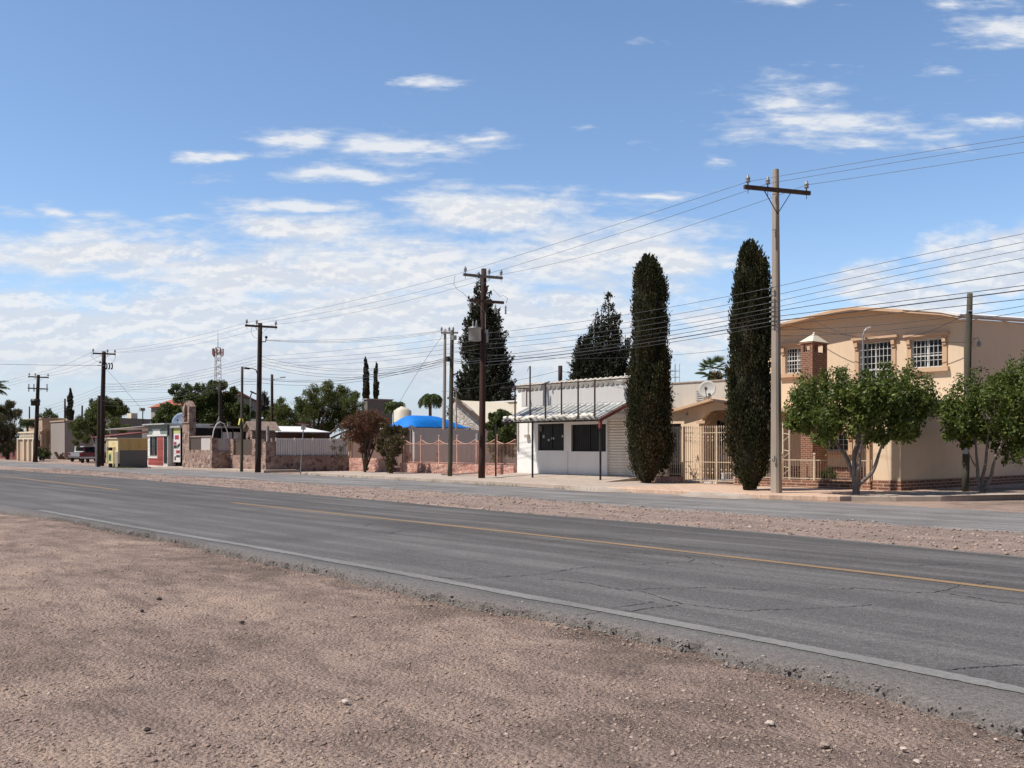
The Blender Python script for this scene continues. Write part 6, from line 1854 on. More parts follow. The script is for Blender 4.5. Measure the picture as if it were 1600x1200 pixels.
# weeds and the far belt of trees
def tufts(label, spots, mat, h):
    C_, d_, L_ = [], [], []
    for s, D, z, n in spots:
        c = np.stack([s + rng.normal(size=n) * .18, D + rng.normal(size=n) * .10, np.full(n, z)], 1)
        d = unit(rng.normal(size=(n, 3)) * .5 + np.array([0, 0, 1.0])); l = h * (.5 + .8 * rng.random(n))
        C_.append(c + d * l[:, None] * .45); d_.append(d); L_.append(l)
    L = np.concatenate(L_)
    o = fast_mesh('weeds', leaves(np.concatenate(C_), np.concatenate(d_), L, L * .10, .05), 4, M[mat])
    tag(o, label, 'weeds', kind='stuff')


sp = []
for x, y in [(190, 731), (196, 731.5), (203, 731.5), (184, 731.5)]:
    s, D = G(x, y); sp.append((s, D, 0.0, 130))
for x in np.linspace(480, 930, 26):
    y = np.interp(x, [470, 600, 800, 1000], [741.5, 748.8, 759.6, 771])
    if rng.random() < .7:
        s, D = G(x, y + .6); sp.append((s, D - .05, 0.0, 26))
tufts('dry grassy weeds growing along the kerb and by the stall', sp, 'weed', 0.14)
m = 9000
s = -330 + 620 * rng.random(m); D = 150 + 60 * rng.random(m)
hh = 2.4 + 2.6 * (vnoise(s * .05, D * 0 + 2, 90) + .5) + 1.8 * vnoise(s * .21, D * 0 + 7, 91)
c = np.stack([s, D, np.clip(hh, .8, 9) * rng.random(m) ** .7 + .2], 1)
d = unit(rng.normal(size=(m, 3)) + np.array([0, 0, .3]))
o = fast_mesh('far_treeline', leaves(c, d, np.full(m, 2.4), np.full(m, 1.5), .2), 4, M['broadleaf'])
tag(o, 'far low belt of trees along the horizon', 'trees', kind='stuff')
# ================================================================ poles, wires, street furniture, vehicles
def utility_pole(label, px, pyb, pyt, mat, r0, r1, arms=(), D=None, z=SW, pxt=None, square=False, name='utility_pole', cat='utility pole', top_extra=None):
    """arms: (pxA, pyA, pxB, pyB, material, insulator px list or None, brace drop px)."""
    s, D = G(px, pyb, z) if D is None else (SD(px, D), D)
    Y = YD(px, D)
    t = thing(name, label, cat, s, D, z, 'poles along the road')
    top = P(pxt if pxt else px, pyt, Y)
    mb = MB()
    if square:
        for (a, b, w) in (((s, D, z - .1), top, 1),):
            vs = []
            for p, r in (((s, D, z - .1), r0), (top, r1)):
                q = r * 0.42
                for ax_, ay in ((-r + q, -r), (r - q, -r), (r, -r + q), (r, r - q), (r - q, r), (-r + q, r), (-r, r - q), (-r, -r + q)):
                    vs.append((p[0] + ax_, p[1] + ay, p[2]))
            mb.add(vs, [tuple(range(8))[::-1], tuple(range(8, 16))] + [(i, (i + 1) % 8, 8 + (i + 1) % 8, 8 + i) for i in range(8)])
    else:
        n = 9
        mb.tube([(s + (top[0] - s) * k / n, D + (top[1] - D) * k / n, z - .1 + (top[2] - z + .1) * k / n) for k in range(n + 1)], [r0 + (r1 - r0) * k / n + random.uniform(-.004, .004) for k in range(n + 1)], 10)
    mb.build('pole', mat, t, not square)
    for (xA, yA, xB, yB, am, ins, bd) in arms:
        k = (HY - yA) / (HY - yB); dY = Y * (k - 1) / (k + 1)
        off = -(r1 + 0.07)
        A = Vector(P(xA, yA, Y - dY + off)); B = Vector(P(xB, yB, Y + dY + off))
        A.z = B.z = (A.z + B.z) / 2
        mb = MB(); mb.bar(A, B, 0.10, 0.12); mb.build('crossarm', am, t)
        for x in ins or ():
            f = (x - xA) / (xB - xA); p = A.lerp(B, f)
            mb = MB(); mb.lathe((p.x, p.y, p.z + .055), [(.022, 0), (.022, .09), (.07, .10), (.075, .14), (.05, .17), (.075, .19), (.07, .24), (.04, .27), (.045, .31), (.02, .33)], 10); mb.tube([(p.x, p.y, p.z - .2), (p.x, p.y, p.z - .04)], .012, 4)
            mb.build('insulator', M['porcelain'], t, True)
        if bd:
            m = A.lerp(B, .5)
            lo = Vector((m.x, m.y, m.z - bd / FPX * Y))
            for f in (.30, .70):
                mb = MB(); mb.bar(A.lerp(B, f) - Vector((0, 0, .06)), lo, .035, .012); mb.build('brace', M['galv'] if am is not M['arm_wood'] else M['black_metal'], t)
    return t, s, D, Y, top


A_ = M['arm_wood']
p1, s_, D_, Y1, T1 = utility_pole('tall chamfered concrete utility pole with wooden crossarm beside the right cypress', 1213, 770, 265, M['pole_conc'], 0.155, 0.085, [(1163, 292, 1265.5, 302, A_, (1168.5, 1199, 1260), 37)], square=True, pxt=1212)
mb = MB()
for k, y in enumerate((449, 462, 472, 481, 487, 495, 502)):
    mb.tube([P(1208, y, Y1 - .12), P(1203, y, Y1 - .16)], .03, 6)
mb.build('spool_insulators', M['porcelain'], p1)
mb = MB(); mb.tube([P(1207.5, 717, Y1 - .17), P(1208, 722, Y1 - .19), P(1210, 721, Y1 - .19), P(1210.5, 712, Y1 - .17)], .014, 5); mb.build('cable_loop', M['cable'], p1)
for y in (600, 640, 690, 735):
    pass
p2, s_, D_, Y2, T2 = utility_pole('thick brown wooden pole carrying a grey transformer at the pink fence', 752.5, 747, 420, M['pole_red'], 0.165, 0.125, [(724, 429, 785, 434.5, M['arm_grey'], (727, 764, 783), 12), (733, 469, 787, 473, A_, (), 0)], pxt=756)
mb = MB(); c = P(742, 533, Y2 - .3)
mb.lathe((c[0], c[1], c[2]), [(.02, 0), (.28, .01), (.29, .05), (.29, .56), (.31, .57), (.31, .62), (.02, .66)], 16)
mb.build('transformer', M['galv'], p2, True)
mb = MB()
for dx in (-.13, .12):
    mb.lathe((c[0] + dx, c[1], c[2] + .64), [(.05, 0), (.06, .05), (.035, .12), (.055, .16), (.03, .24), (.015, .3)], 8)
mb.build('bushing', M['porcelain'], p2, True)
mb = MB(); mb.bar(P(760, 535, Y2 + .1), P(760, 515, Y2 + .1), .13, .13); mb.build('fuse_box', M['galv'], p2)
for x in (735, 774, 790):
    mb = MB(); a = P(x, 471 + (x - 733) * .08, Y2 - .2); mb.lathe((a[0], a[1], a[2] - .45), [(.02, 0), (.05, .03), (.03, .1), (.05, .16), (.03, .24), (.05, .3), (.02, .42)], 8); mb.build('cutout_fuse', M['porcelain'], p2, True)
mb = MB(); mb.bar(P(745, 472, Y2 - .2), P(758, 489, Y2 - .16), .04, .02); mb.bar(P(758.5, 489, Y2 - .16), P(758.5, 520, Y2 - .16), .03); mb.build('brace', M['arm_grey'], p2)
mb = MB(); mb.bar(P(747, 688, Y2 - .2), P(747, 677, Y2 - .2), .16, .12); mb.build('meter_box', M['galv'], p2)
p7, s_, D_, Y7, T7 = utility_pole('shorter greenish treated wooden pole left of the transformer pole', 703, 744, 516, M['pole_green'], 0.125, 0.095, [], pxt=706.5)
mb = MB(); mb.bar(P(709.5, 531, Y7 - .1), P(709.5, 524, Y7 - .1), .2, .16); mb.build('splice_case', M['galv'], p7)
mb = MB(); mb.bar(P(700, 565, Y7 - .12), P(700, 557, Y7 - .12), .12, .14); mb.build('lamp_fitting', M['black_metal'], p7)
p6, s_, D_, Y6, T6 = utility_pole('slim pale concrete pole behind the grey wall and blue canopy', 693, 690, 514, M['pole_conc'], 0.14, 0.085, [(689, 520, 716, 520, M['galv'], (690, 702, 708), 0)], D=36.6, z=0, pxt=695.5)
p3, s_, D_, Y3, T3 = utility_pole('dark wooden pole with crossarm at the rubble wall corner', 403, 735.5, 505, M['pole_wood'], 0.18, 0.13, [(383, 508.5, 433, 511.5, A_, (385.5, 401, 431), 12)], pxt=406.5)
mb = MB(); mb.tube([P(409, 534, Y3), P(415, 534, Y3), P(416, 528, Y3)], .035, 6); mb.ball(P(416, 527, Y3), .09, 6); mb.build('side_bracket', M['black_metal'], p3)
mb = MB(); mb.tube([P(402, 584, Y3), P(400, 578, Y3 - .1), P(395, 576, Y3 - .2), P(389, 576, Y3 - .3)], .03, 6); mb.bar(P(389.5, 576, Y3 - .3), P(382, 575, Y3 - .5), .18, .10); mb.build('street_light', M['black_metal'], p3)
t8, s_, D_, Y8, T8 = utility_pole('thin dark wooden pole with yellow sign plates near the stone kiosk', 377.5, 734.5, 573, M['pole_green'], 0.10, 0.075, [], pxt=378.5)
mb = MB(); a = P(374, 664, Y8 - .15); mb.bar(P(373, 664, Y8 - .15), P(375, 653.5, Y8 - .15), .16, .02, (0, 1, 0)); mb.bar(P(380, 664, Y8 - .12), P(379.5, 654, Y8 - .12), .06, .02, (0, 1, 0)); mb.build('sign_plate', M['ylw_sign'], t8)
t9, s_, D_, Y9, T9 = utility_pole('reddish wooden pole with a small street lamp behind the stone kiosk', 425, 700, 585, M['pole_red'], 0.15, 0.11, [], D=38, z=0)
mb = MB(); mb.tube([P(427, 593, Y9), P(435, 591, Y9), P(440, 589.5, Y9)], .03, 5); mb.bar(P(438, 590, Y9), P(446, 589.4, Y9), .2, .08); mb.build('street_light', M['lamp'], t9)
p4, s_, D_, Y4, T4 = utility_pole('dark wooden pole with crossarm and insulator strings beside the yellow stall', 158, 726, 549, M['pole_wood'], 0.23, 0.15, [(144.5, 552, 181, 553.5, A_, (145.5, 168, 179.5), 8)], pxt=162.5)
mb = MB()
for k in range(3):
    c0_ = P(166 + 4.2 * k, 572, Y4 - .2 - .1 * k)
    pts = [(c0_[0] + .17 * math.cos(a), c0_[1], c0_[2] + .24 * math.sin(a)) for a in np.linspace(-2.2, 2.2, 9)]
    mb.tube(pts, .05, 6)
mb.build('dead_end_insulators', M['black_metal'], p4)
mb = MB(); mb.bar(P(163, 571, Y4 - .2), P(152, 571, Y4 - .3), .06); mb.ball(P(156.5, 566, Y4 - .2), .1, 6); mb.build('stub_arm', M['galv'], p4)
utility_pole('short stub pole leaning against the dark pole by the awning', 153.5, 727.5, 618, M['pole_wood'], 0.13, 0.10, [], pxt=154.5)
p5, s_, D_, Y5, T5 = utility_pole('farthest dark wooden pole with two crossarms and transformer at left', 55, 720.5, 585.5, M['pole_wood'], 0.24, 0.15, [(44, 588.5, 76, 590, A_, (45.5, 55, 75), 8), (43.5, 606.5, 75, 608, A_, (), 6)], pxt=60)
mb = MB()
for x in (45, 53, 73.5):
    mb.tube([P(x, 600, Y5 - .2), P(x, 612, Y5 - .2)], .055, 6)
mb.build('cutout_fuses', M['galv'], p5)
mb = MB(); c = P(56, 634, Y5 - .35); mb.lathe((c[0] - .15, c[1], c[2]), [(.02, 0), (.42, .02), (.42, .42), (.48, .45), (.48, .52), (.42, .55), (.42, .68), (.02, .72)], 14); mb.build('transformer', M['black_metal'], p5, True)
p10, s_, D_, Y10, T10 = utility_pole('dark weathered wooden pole with papers pasted on it at right', 1508, 768, 458.5, M['pole_green'], 0.115, 0.085, [], pxt=1515.5)
mb = MB()
for (y0, y1, dx, tw) in ((682, 694, .0, .1), (693, 704, -.01, -.1), (703, 709, .012, .15)):
    a = P(1509.3, y1, Y10); b = P(1509.7, y0, Y10)
    vs = []; k = 8
    for p in (a, b):
        for i in range(k + 1):
            th = -2.5 + 2.2 * i / k + tw
            vs.append((p[0] + dx + .119 * math.cos(th), p[1] + .119 * math.sin(th), p[2] + random.uniform(-.02, .02)))
    mb.add(vs, [(i, i + 1, k + 2 + i, k + 1 + i) for i in range(k)])
mb.build('paper_notices', M['paper'], p10)
mb = MB(); mb.tube([P(1513, 486, Y10 - .1), P(1519, 486, Y10 - .1)], .03, 5); mb.build('spool_insulators', M['galv'], p10)
utility_pole('plain dark pole just left of the lone far cypress', 101.5, 690, 623, M['pole_wood'], 0.16, 0.13, [], D=44, z=0)
utility_pole('plain leaning dark pole right of the lone far cypress', 127, 690, 633.5, M['pole_wood'], 0.16, 0.12, [], D=46, z=0, pxt=128.5)
utility_pole('short dark pole end showing over the white shop parapet', 874, 640, 571.5, M['pole_wood'], 0.14, 0.13, [], D=40, z=0, pxt=875.5)
utility_pole('thin grey pole top between the dark tree branches at far left', 46, 690, 635, M['pole_wood'], 0.16, 0.12, [], D=52, z=0)
utility_pole('dark wooden pole standing inside the big leafy tree', 344, 690, 598, M['pole_wood'], 0.17, 0.13, [], D=33.5, z=0)
utility_pole('slim pole top with small plates beside the greenish pole', 713, 690, 605, M['pole_conc'], 0.05, 0.04, [(709, 608, 717, 608, M['galv'], (), 0)], D=36.5, z=0)

# cell tower
tw = thing('cell_tower', 'distant red and white lattice cell tower above the leafy tree', 'cell tower', *sd(xa(340.5) * 250, 250), 0)
Yt = 250; c = Vector(P(340.5, 698, Yt)); c.z = 0
zt = P(340, 543, Yt)[2]; wb = .62; wt = .52
mb = MB()
cor = [(-1, -1), (1, -1), (1, 1), (-1, 1)]
lev = [zt * k / 16 for k in range(17)]
wd = lambda z: wb * 1.3 + (wt - wb * 1.3) * z / zt
for a, b in cor:
    mb.tube([(c.x + a * wd(0) / 1, c.y + b * wd(0), 0), (c.x + a * wt, c.y + b * wt, zt)], .075, 4)
for k in range(16):
    for i in range(4):
        a, b = cor[i], cor[(i + 1) % 4]
        z0, z1 = lev[k], lev[k + 1]
        mb.tube([(c.x + a[0] * wd(z0), c.y + a[1] * wd(z0), z0), (c.x + b[0] * wd(z1), c.y + b[1] * wd(z1), z1)], .06, 3)
        mb.tube([(c.x + a[0] * wd(z1), c.y + a[1] * wd(z1), z1), (c.x + b[0] * wd(z1), c.y + b[1] * wd(z1), z1)], .05, 3)
mb.build('lattice', M['galv'], tw)
mb = MB()
for k in range(9):
    a = 2 * PI * k / 9
    mb.box(c.x + 1.35 * math.cos(a) - .11, c.x + 1.35 * math.cos(a) + .11, c.y + 1.35 * math.sin(a) - .11, c.y + 1.35 * math.sin(a) + .11, zt - 1.9 - .5 * (k % 2), zt - .3)
    mb.tube([(c.x, c.y, zt - 1.3), (c.x + 1.4 * math.cos(a), c.y + 1.4 * math.sin(a), zt - 1.3)], .06, 4)
mb.build('antennas', M['meshred'], tw)
mb = MB(); mb.tube([(c.x, c.y, zt), (c.x, c.y, zt + 2.6), (c.x, c.y, zt + 4.6)], [.1, .06, .03], 5); mb.build('lightning_rod', M['galv'], tw)


# ---------------------------------------------------------------- wires
def wire(label, A, B, midpy=None, r=0.011, mat='wire', group='overhead wires', ext=0.0, n=18):
    A = Vector(A); B = Vector(B); mid = (A + B) / 2
    if midpy is not None:
        X, Y = mid.x * CS + mid.y * SN, -mid.x * SN + mid.y * CS
        sag = mid.z - (H + (HY - midpy) / FPX * Y)
    else:
        sag = 0.15
    pts = []
    for k in range(n + 1):
        f = k / n * (1 + ext)
        p = A + (B - A) * f; p.z -= 4 * sag * f * (1 - f); pts.append(p)
    mb = MB(); mb.tube(pts, r * 0.62, 5)
    return tag(mb.build('cable' if mat == 'cable' else 'wire', M[mat], smooth=True, org=tuple(A)), label, 'cable' if mat == 'cable' else 'wire', group)


def right_end(y, D):                        # where a wire leaves the picture at its right edge
    return (SD(1600, D), D, ZD(1600, y, D))


Dp1 = G(1213, 770, SW)[1]
on1 = lambda x, y, o=0: P(x, y, Y1 + o)
names3 = ('near the left arm tip', 'next to the pole', 'at the right arm tip')
e1 = [on1(1168.5, 284, -.35), on1(1199, 287, -.1), on1(1260, 289, .4)]
e2 = [P(727, 424.5, Y2 - .4), P(764, 427, Y2), P(783, 429, Y2 + .35)]
e3 = [P(385.5, 504, Y3 - .4), P(401, 505, Y3), P(431, 507, Y3 + .4)]
e4 = [P(145.5, 549, Y4 - .4), P(168, 550.5, Y4), P(179.5, 551, Y4 + .4)]
e5 = [P(45.5, 585.5, Y5 - .4), P(55, 586.5, Y5), P(75, 587, Y5 + .4)]
yR = (213, 222, 238)
for k in range(3):
    B = Vector(right_end(yR[k], e1[k][1] + 0.1))
    wire('high bare wire from concrete pole to right edge, %s' % names3[k], e1[k], B, yR[k] * .5 + (284, 287, 289)[k] * .5 + 2.5, ext=0.9)
    wire('high bare wire between concrete pole and transformer pole, %s' % names3[k], e2[k], e1[k], (371, 375.5, 383)[k] - (2, 2, 0)[k])
    wire('high bare wire from transformer pole to rubble wall pole, %s' % names3[k], e3[k], e2[k], (474, 478, 482)[k])
    wire('high bare wire between rubble wall pole and stall pole, %s' % names3[k], e4[k], e3[k], (537, 539.5, 541)[k])
    wire('high bare wire between the two farthest dark poles, %s' % names3[k], e5[k], e4[k], (574, 576, 577)[k], 0.014)
    wire('high bare wire leaving the farthest pole to the left edge, %s' % names3[k], P(-60, (612, 616, 620)[k], Y5 + 22), e5[k], (601, 604, 606)[k], 0.014)
# low voltage and telephone lines from the right edge past the concrete pole to the transformer pole
low1 = (449, 462, 472, 481, 487, 495, 502, 508); lowR = (365, 378, 390, 403, 425, 446, 453, 467); low2 = (521, 531, 538, 545, 557, 562, 566, 571)
midL = (499, 511, 519.5, 527, 536, 542, 547, 552)
words_ = ('topmost', 'second', 'third', 'fourth', 'fifth', 'sixth', 'seventh', 'lowest')
for k in range(8):
    mt = 'cable' if k >= 4 else 'wire'; rr = (0.012, .012, .012, .012, .016, .016, .026, .016)[k]
    A = P(1208, low1[k], Y1 - .15)
    wire('%s of the eight lower lines from the concrete pole to the right edge' % words_[k], A, right_end(lowR[k], A[1]), (low1[k] + lowR[k]) / 2 + 3, rr, mt, ext=0.9)
    wire('%s of the eight lower lines between concrete pole and transformer pole' % words_[k], P(756, low2[k], Y2 - .15), A, midL[k] - 1, rr, mt)
for k, (yr, yl) in enumerate(((478, 497), (487, 520))):
    wire(('upper', 'lower')[k] + ' thin line passing behind the dark pole to the right edge', P(1213, (515, 525)[k], Y1), right_end(yr, Dp1), None, .012, 'cable', ext=.9)
w4 = ('topmost', 'second', 'third', 'lowest')
for k in range(4):
    wire('%s of four bare lines from rubble wall pole to transformer pole' % w4[k], P(409, (556.5, 562, 567, 571.5)[k], Y3), P(752, (521, 531, 538, 545)[k], Y2), (545, 554, 561, 567)[k])
    wire('%s of four sagging lines from rubble wall pole to greenish pole' % w4[k], P(409, (557.5, 562.5, 567.5, 572.5)[k], Y3 + .2), P(704, (559, 563, 566, 569)[k], Y7), (577, 580, 586, 590)[k], .013, 'cable')
    wire('%s of four lines between the rubble wall pole and the stall pole' % w4[k], P(160, (602, 606, 610, 615)[k], Y4), P(400, (557, 562.5, 567.5, 572.5)[k], Y3), (589, 593, 597, 601)[k], .013)
    wire('%s of four level lines from stall pole into the leafy tree' % w4[k], P(162, (599.5, 604, 607.5, 611.5)[k], Y4), P(345, (601, 605, 609, 614)[k], 80), (601, 605, 609, 613)[k], .013, 'cable')
    wire('%s of four lines between the two farthest dark poles, lower level' % w4[k], P(57, (640, 644, 650, 655)[k], Y5), P(157, (604, 609, 613, 618)[k], Y4), (626, 631, 636, 641)[k], .013)
w3 = ('upper', 'middle', 'lower')
for k in range(3):
    wire('%s line from the rubble wall pole bracket to the slim concrete pole' % w3[k], P(416, (531, 531.5, 532)[k], Y3), P((690, 694, 702)[k], 516.5, Y6), (529.5, 532, 534)[k], .012)
    wire('%s thick telephone cable from the rubble wall pole to the greenish pole' % w3[k], P(406, (590, 592, 598)[k], Y3), P(703, (557, 560, 563)[k], Y7), (591, 594, 598.5)[k], (.014, .024, .016)[k], 'cable')
    wire('%s telephone cable from greenish pole to transformer pole' % w3[k], P(704, (560, 563, 566)[k], Y7), P(752, (559, 563, 566)[k], Y2), (561.5, 565, 568)[k], (.014, .026, .016)[k], 'cable')
    wire('%s telephone cable from thin kiosk pole to the stall pole' % w3[k], P(159, (622, 626, 633)[k], Y4), P(377, (591, 595, 600)[k], Y8), (621, 624, 630)[k], (.014, .022, .014)[k], 'cable')
    wire('%s telephone cable between thin kiosk pole and rubble wall pole' % w3[k], P(378, (591, 595, 600)[k], Y8), P(403, (592, 595, 600)[k], Y3), (592.5, 596, 601)[k], (.014, .022, .014)[k], 'cable')
wire('single heavy line crossing from the stall pole to the left edge', P(-60, 567.5, Y4 - 2), P(152, 571, Y4 - .3), 570, .022, 'cable')
wire('slanting guy wire from the slim concrete pole down to the left', P(694.5, 520, Y6), P(618, 640, Y6 + 3), 577, .016, 'cable')
wire('slanting guy wire from the stall pole down behind the awning', P(167, 578, Y4), P(226, 645, Y4 + 2), 611, .016, 'cable')
wire('black drop cable sagging across the peach house front to the roof', (SD(1267, Ds - .5), Ds - .72, ZD(1267, 494, Ds - .72)), (SD(1506, Ds - .6), Ds - .72, ZD(1506, 493, Ds - .72)), 531, .018, 'cable')
wire('black drop cable from the roof corner of the peach house to the right edge', (SD(1519, Ds - .2), Ds - .72, ZD(1519, 489, Ds - .72)), (SD(1640, Ds - 4), Ds - 4, ZD(1640, 512, Ds - 4)), 502, .018, 'cable')
wire('thin drop cable from the concrete pole across the peach house windows', P(1216, 507, Y1), (SD(1508, Ds - .3), Ds - .25, ZD(1508, 535, Ds - .25)), 529, .010, 'cable')
wire('thin far cable running behind the cypresses to the fan palm', P(705, 548, Y7 + 12), P(1150, 545, 52), 560, .014, 'cable')
wire('line from the pole behind the shop parapet to the left', P(690, 612, 62), P(874, 579, 58), 600, .016, 'cable')
wire('line from the pole behind the shop parapet to the right', P(875, 579, 58), P(1010, 606, 62), 596, .016, 'cable')

for x in (1155.5, 1161.5):
    A = P(x, 461, 34.5); B = P(x, 494, 34.5)
    mb = MB(); mb.bar(A, B, .05, .02)
    tag(mb.build('wire_spacer', M['stain_wall'], org=tuple(B)), ('left' if x < 1158 else 'right') + ' one of two short pale spacers clipped across the lines before the cypress', 'spacer', 'wire spacers')
# slack jumper loops at the poles
for lab, pts, Yj in (('thin loose jumper loop hanging left of the transformer pole top', [(711, 430), (709, 444), (714, 452), (724, 458), (735, 470)], Y2 - .5),
                     ('thin loose jumper loop hanging right of the transformer pole top', [(770, 452), (781, 463), (787, 462), (793, 466), (791, 474)], Y2 + .2),
                     ('thin jumper loop left of the rubble wall pole top', [(394, 510), (392, 519), (396, 526), (402, 529)], Y3 - .3),
                     ('thin jumper loop left of the stall pole top', [(142, 551), (143, 557), (149, 563), (157, 567)], Y4 - .4),
                     ('thin jumper loop right of the stall pole top', [(181, 553), (180, 560), (176, 567), (170, 571)], Y4 + .2)):
    q3 = [P(x, y, Yj) for x, y in pts]
    mb = MB(); mb.tube(q3, .010, 4); tag(mb.build('jumper_wire', M['wire'], org=q3[0]), lab, 'wire', 'jumper loops')

# ---------------------------------------------------------------- signs and lamps
s, D = G(471, 741.5, 0.02)
sg = thing('street_sign', 'leaning street name sign on a thin grey post at the side street corner', 'street sign', s, D, 0)
Yg = YD(471, D)
mb = MB(); mb.tube([P(469, 743, Yg), P(474.5, 663, Yg)], .028, 6); mb.build('post', M['galv'], sg)
mb = MB(); a, b = P(463.5, 661.5, Yg - .05), P(486, 664.5, Yg + .3); mb.bar(a, b, .03, .20); mb.build('name_plate', M['maroon'], sg)
mb = MB(); a, b = P(470.3, 668, Yg + .02), P(477.5, 668, Yg + .10); mb.bar(a, b, .02, .26); mb.build('small_plate', M['banner'], sg)
mb = MB(); a, b = P(466, 661.9, Yg - .085), P(483, 664.0, Yg + .18)
for f0, f1 in ((.02, .12), (.16, .2), (.24, .4), (.46, .58), (.62, .66), (.7, .84), (.88, .96)):
    A2 = Vector(a).lerp(Vector(b), f0); B2 = Vector(a).lerp(Vector(b), f1); mb.bar(A2, B2, .012, .07)
mb.build('lettering', M['stain_wall'], sg)

lp = thing('lamp_post', 'slender curved street lamp in front of the middle upper window', 'lamp post', SD(1350, 31.2), 31.2, SW)
Yl = YD(1350, 31.2)
mb = MB(); mb.tube([(SD(1350, 31.2), 31.2, SW), P(1348, 620, Yl), P(1348.5, 530, Yl), P(1349, 522, Yl), P(1351, 516.5, Yl), P(1354, 514, Yl)], [.035, .032, .03, .028, .026, .024], 7); mb.build('post', M['galv'], lp)
mb = MB(); mb.bar(P(1352.5, 513.5, Yl), P(1359.5, 511, Yl), .12, .05); mb.build('lamp_head', M['tin_white'], lp)
mb = MB(); mb.bar((SD(1355.5, 31.3), 31.3, SW), P(1355.5, 530, Yl + .1), .035); mb.ball(P(1353.5, 529, Yl + .05), .05, 6)
mb.build('side_mast', M['galv'], lp)

lp = thing('lamp_post', 'thin black post with a box lamp behind the yellow stall', 'lamp post', SD(223, 31.8), 31.8, 0)
mb = MB(); mb.tube([(SD(223, 31.8), 31.8, 0), (SD(223, 31.8), 31.8, ZD(223, 640, 31.8))], .045, 6); mb.build('post', M['black_metal'], lp)
mb = MB(); x = SD(222, 31.8); mb.box(x - .22, x + .2, 31.6, 32, ZD(222, 642, 31.8), ZD(222, 637.5, 31.8)); mb.build('lamp_head', M['grey_wall'], lp)
sl = thing('street_lamp', 'dark street lamp head reaching out beside the rubble wall pole', 'street lamp', SD(400, 40), 40, 0)
Yq = YD(400, 40)
mb = MB(); mb.tube([(SD(391, 40), 40, 0), P(391, 640, Yq), P(391.5, 618, Yq), P(394, 613, Yq)], .06, 6); mb.build('post', M['galv'], sl)
mb = MB(); mb.bar(P(391.5, 611.5, Yq), P(400, 615.5, Yq), .34, .12); mb.build('lamp_head', M['black_metal'], sl)

# planks and rubble
mb = MB(); mb.bar((SD(705, 29.4), 29.7, SW + .05), (SD(733, 29.4), 30.3, SW + .16), .22, .07)
tag(mb.build('plank', M['arm_grey'], org=(SD(718, 29.5), 29.9, SW)), 'old plank lying on the pavement behind the greenish pole', 'plank')
mb = MB(); mb.bar((SD(688, 29.3), 29.4, SW + .03), (SD(704, 29.4), 29.9, SW + .05), .25, .05)
tag(mb.build('plank', M['bark_pale'], org=(SD(695, 29.4), 29.6, SW)), 'short flat board on the pavement left of the greenish pole', 'plank')
mb = MB()
for k in range(26):
    x = random.uniform(92, 112); s, D = G(x, random.uniform(716, 719.5)); q = random.uniform(.15, .5)
    mb.bar((s, D, q * .3), (s + random.uniform(-1.2, 1.2), D + random.uniform(-.5, .5), q + random.uniform(.1, .7)), random.uniform(.1, .35), random.uniform(.05, .2))
tag(mb.build('scrap_heap', M['arm_wood'], org=(*G(102, 718), 0)), 'heap of dark scrap timber in the yard left of the pickups', 'scrap heap', kind='stuff')
s, D = G(63.5, 719); mb = MB(); mb.box(s - .3, s + .3, D - .25, D + .25, 0, .52); mb.box(s - .33, s + .33, D - .28, D + .28, .52, .6)
tag(mb.build('bollard', M['white_wall'], org=(s, D, 0)), 'stubby white block beside the farthest dark pole', 'bollard')


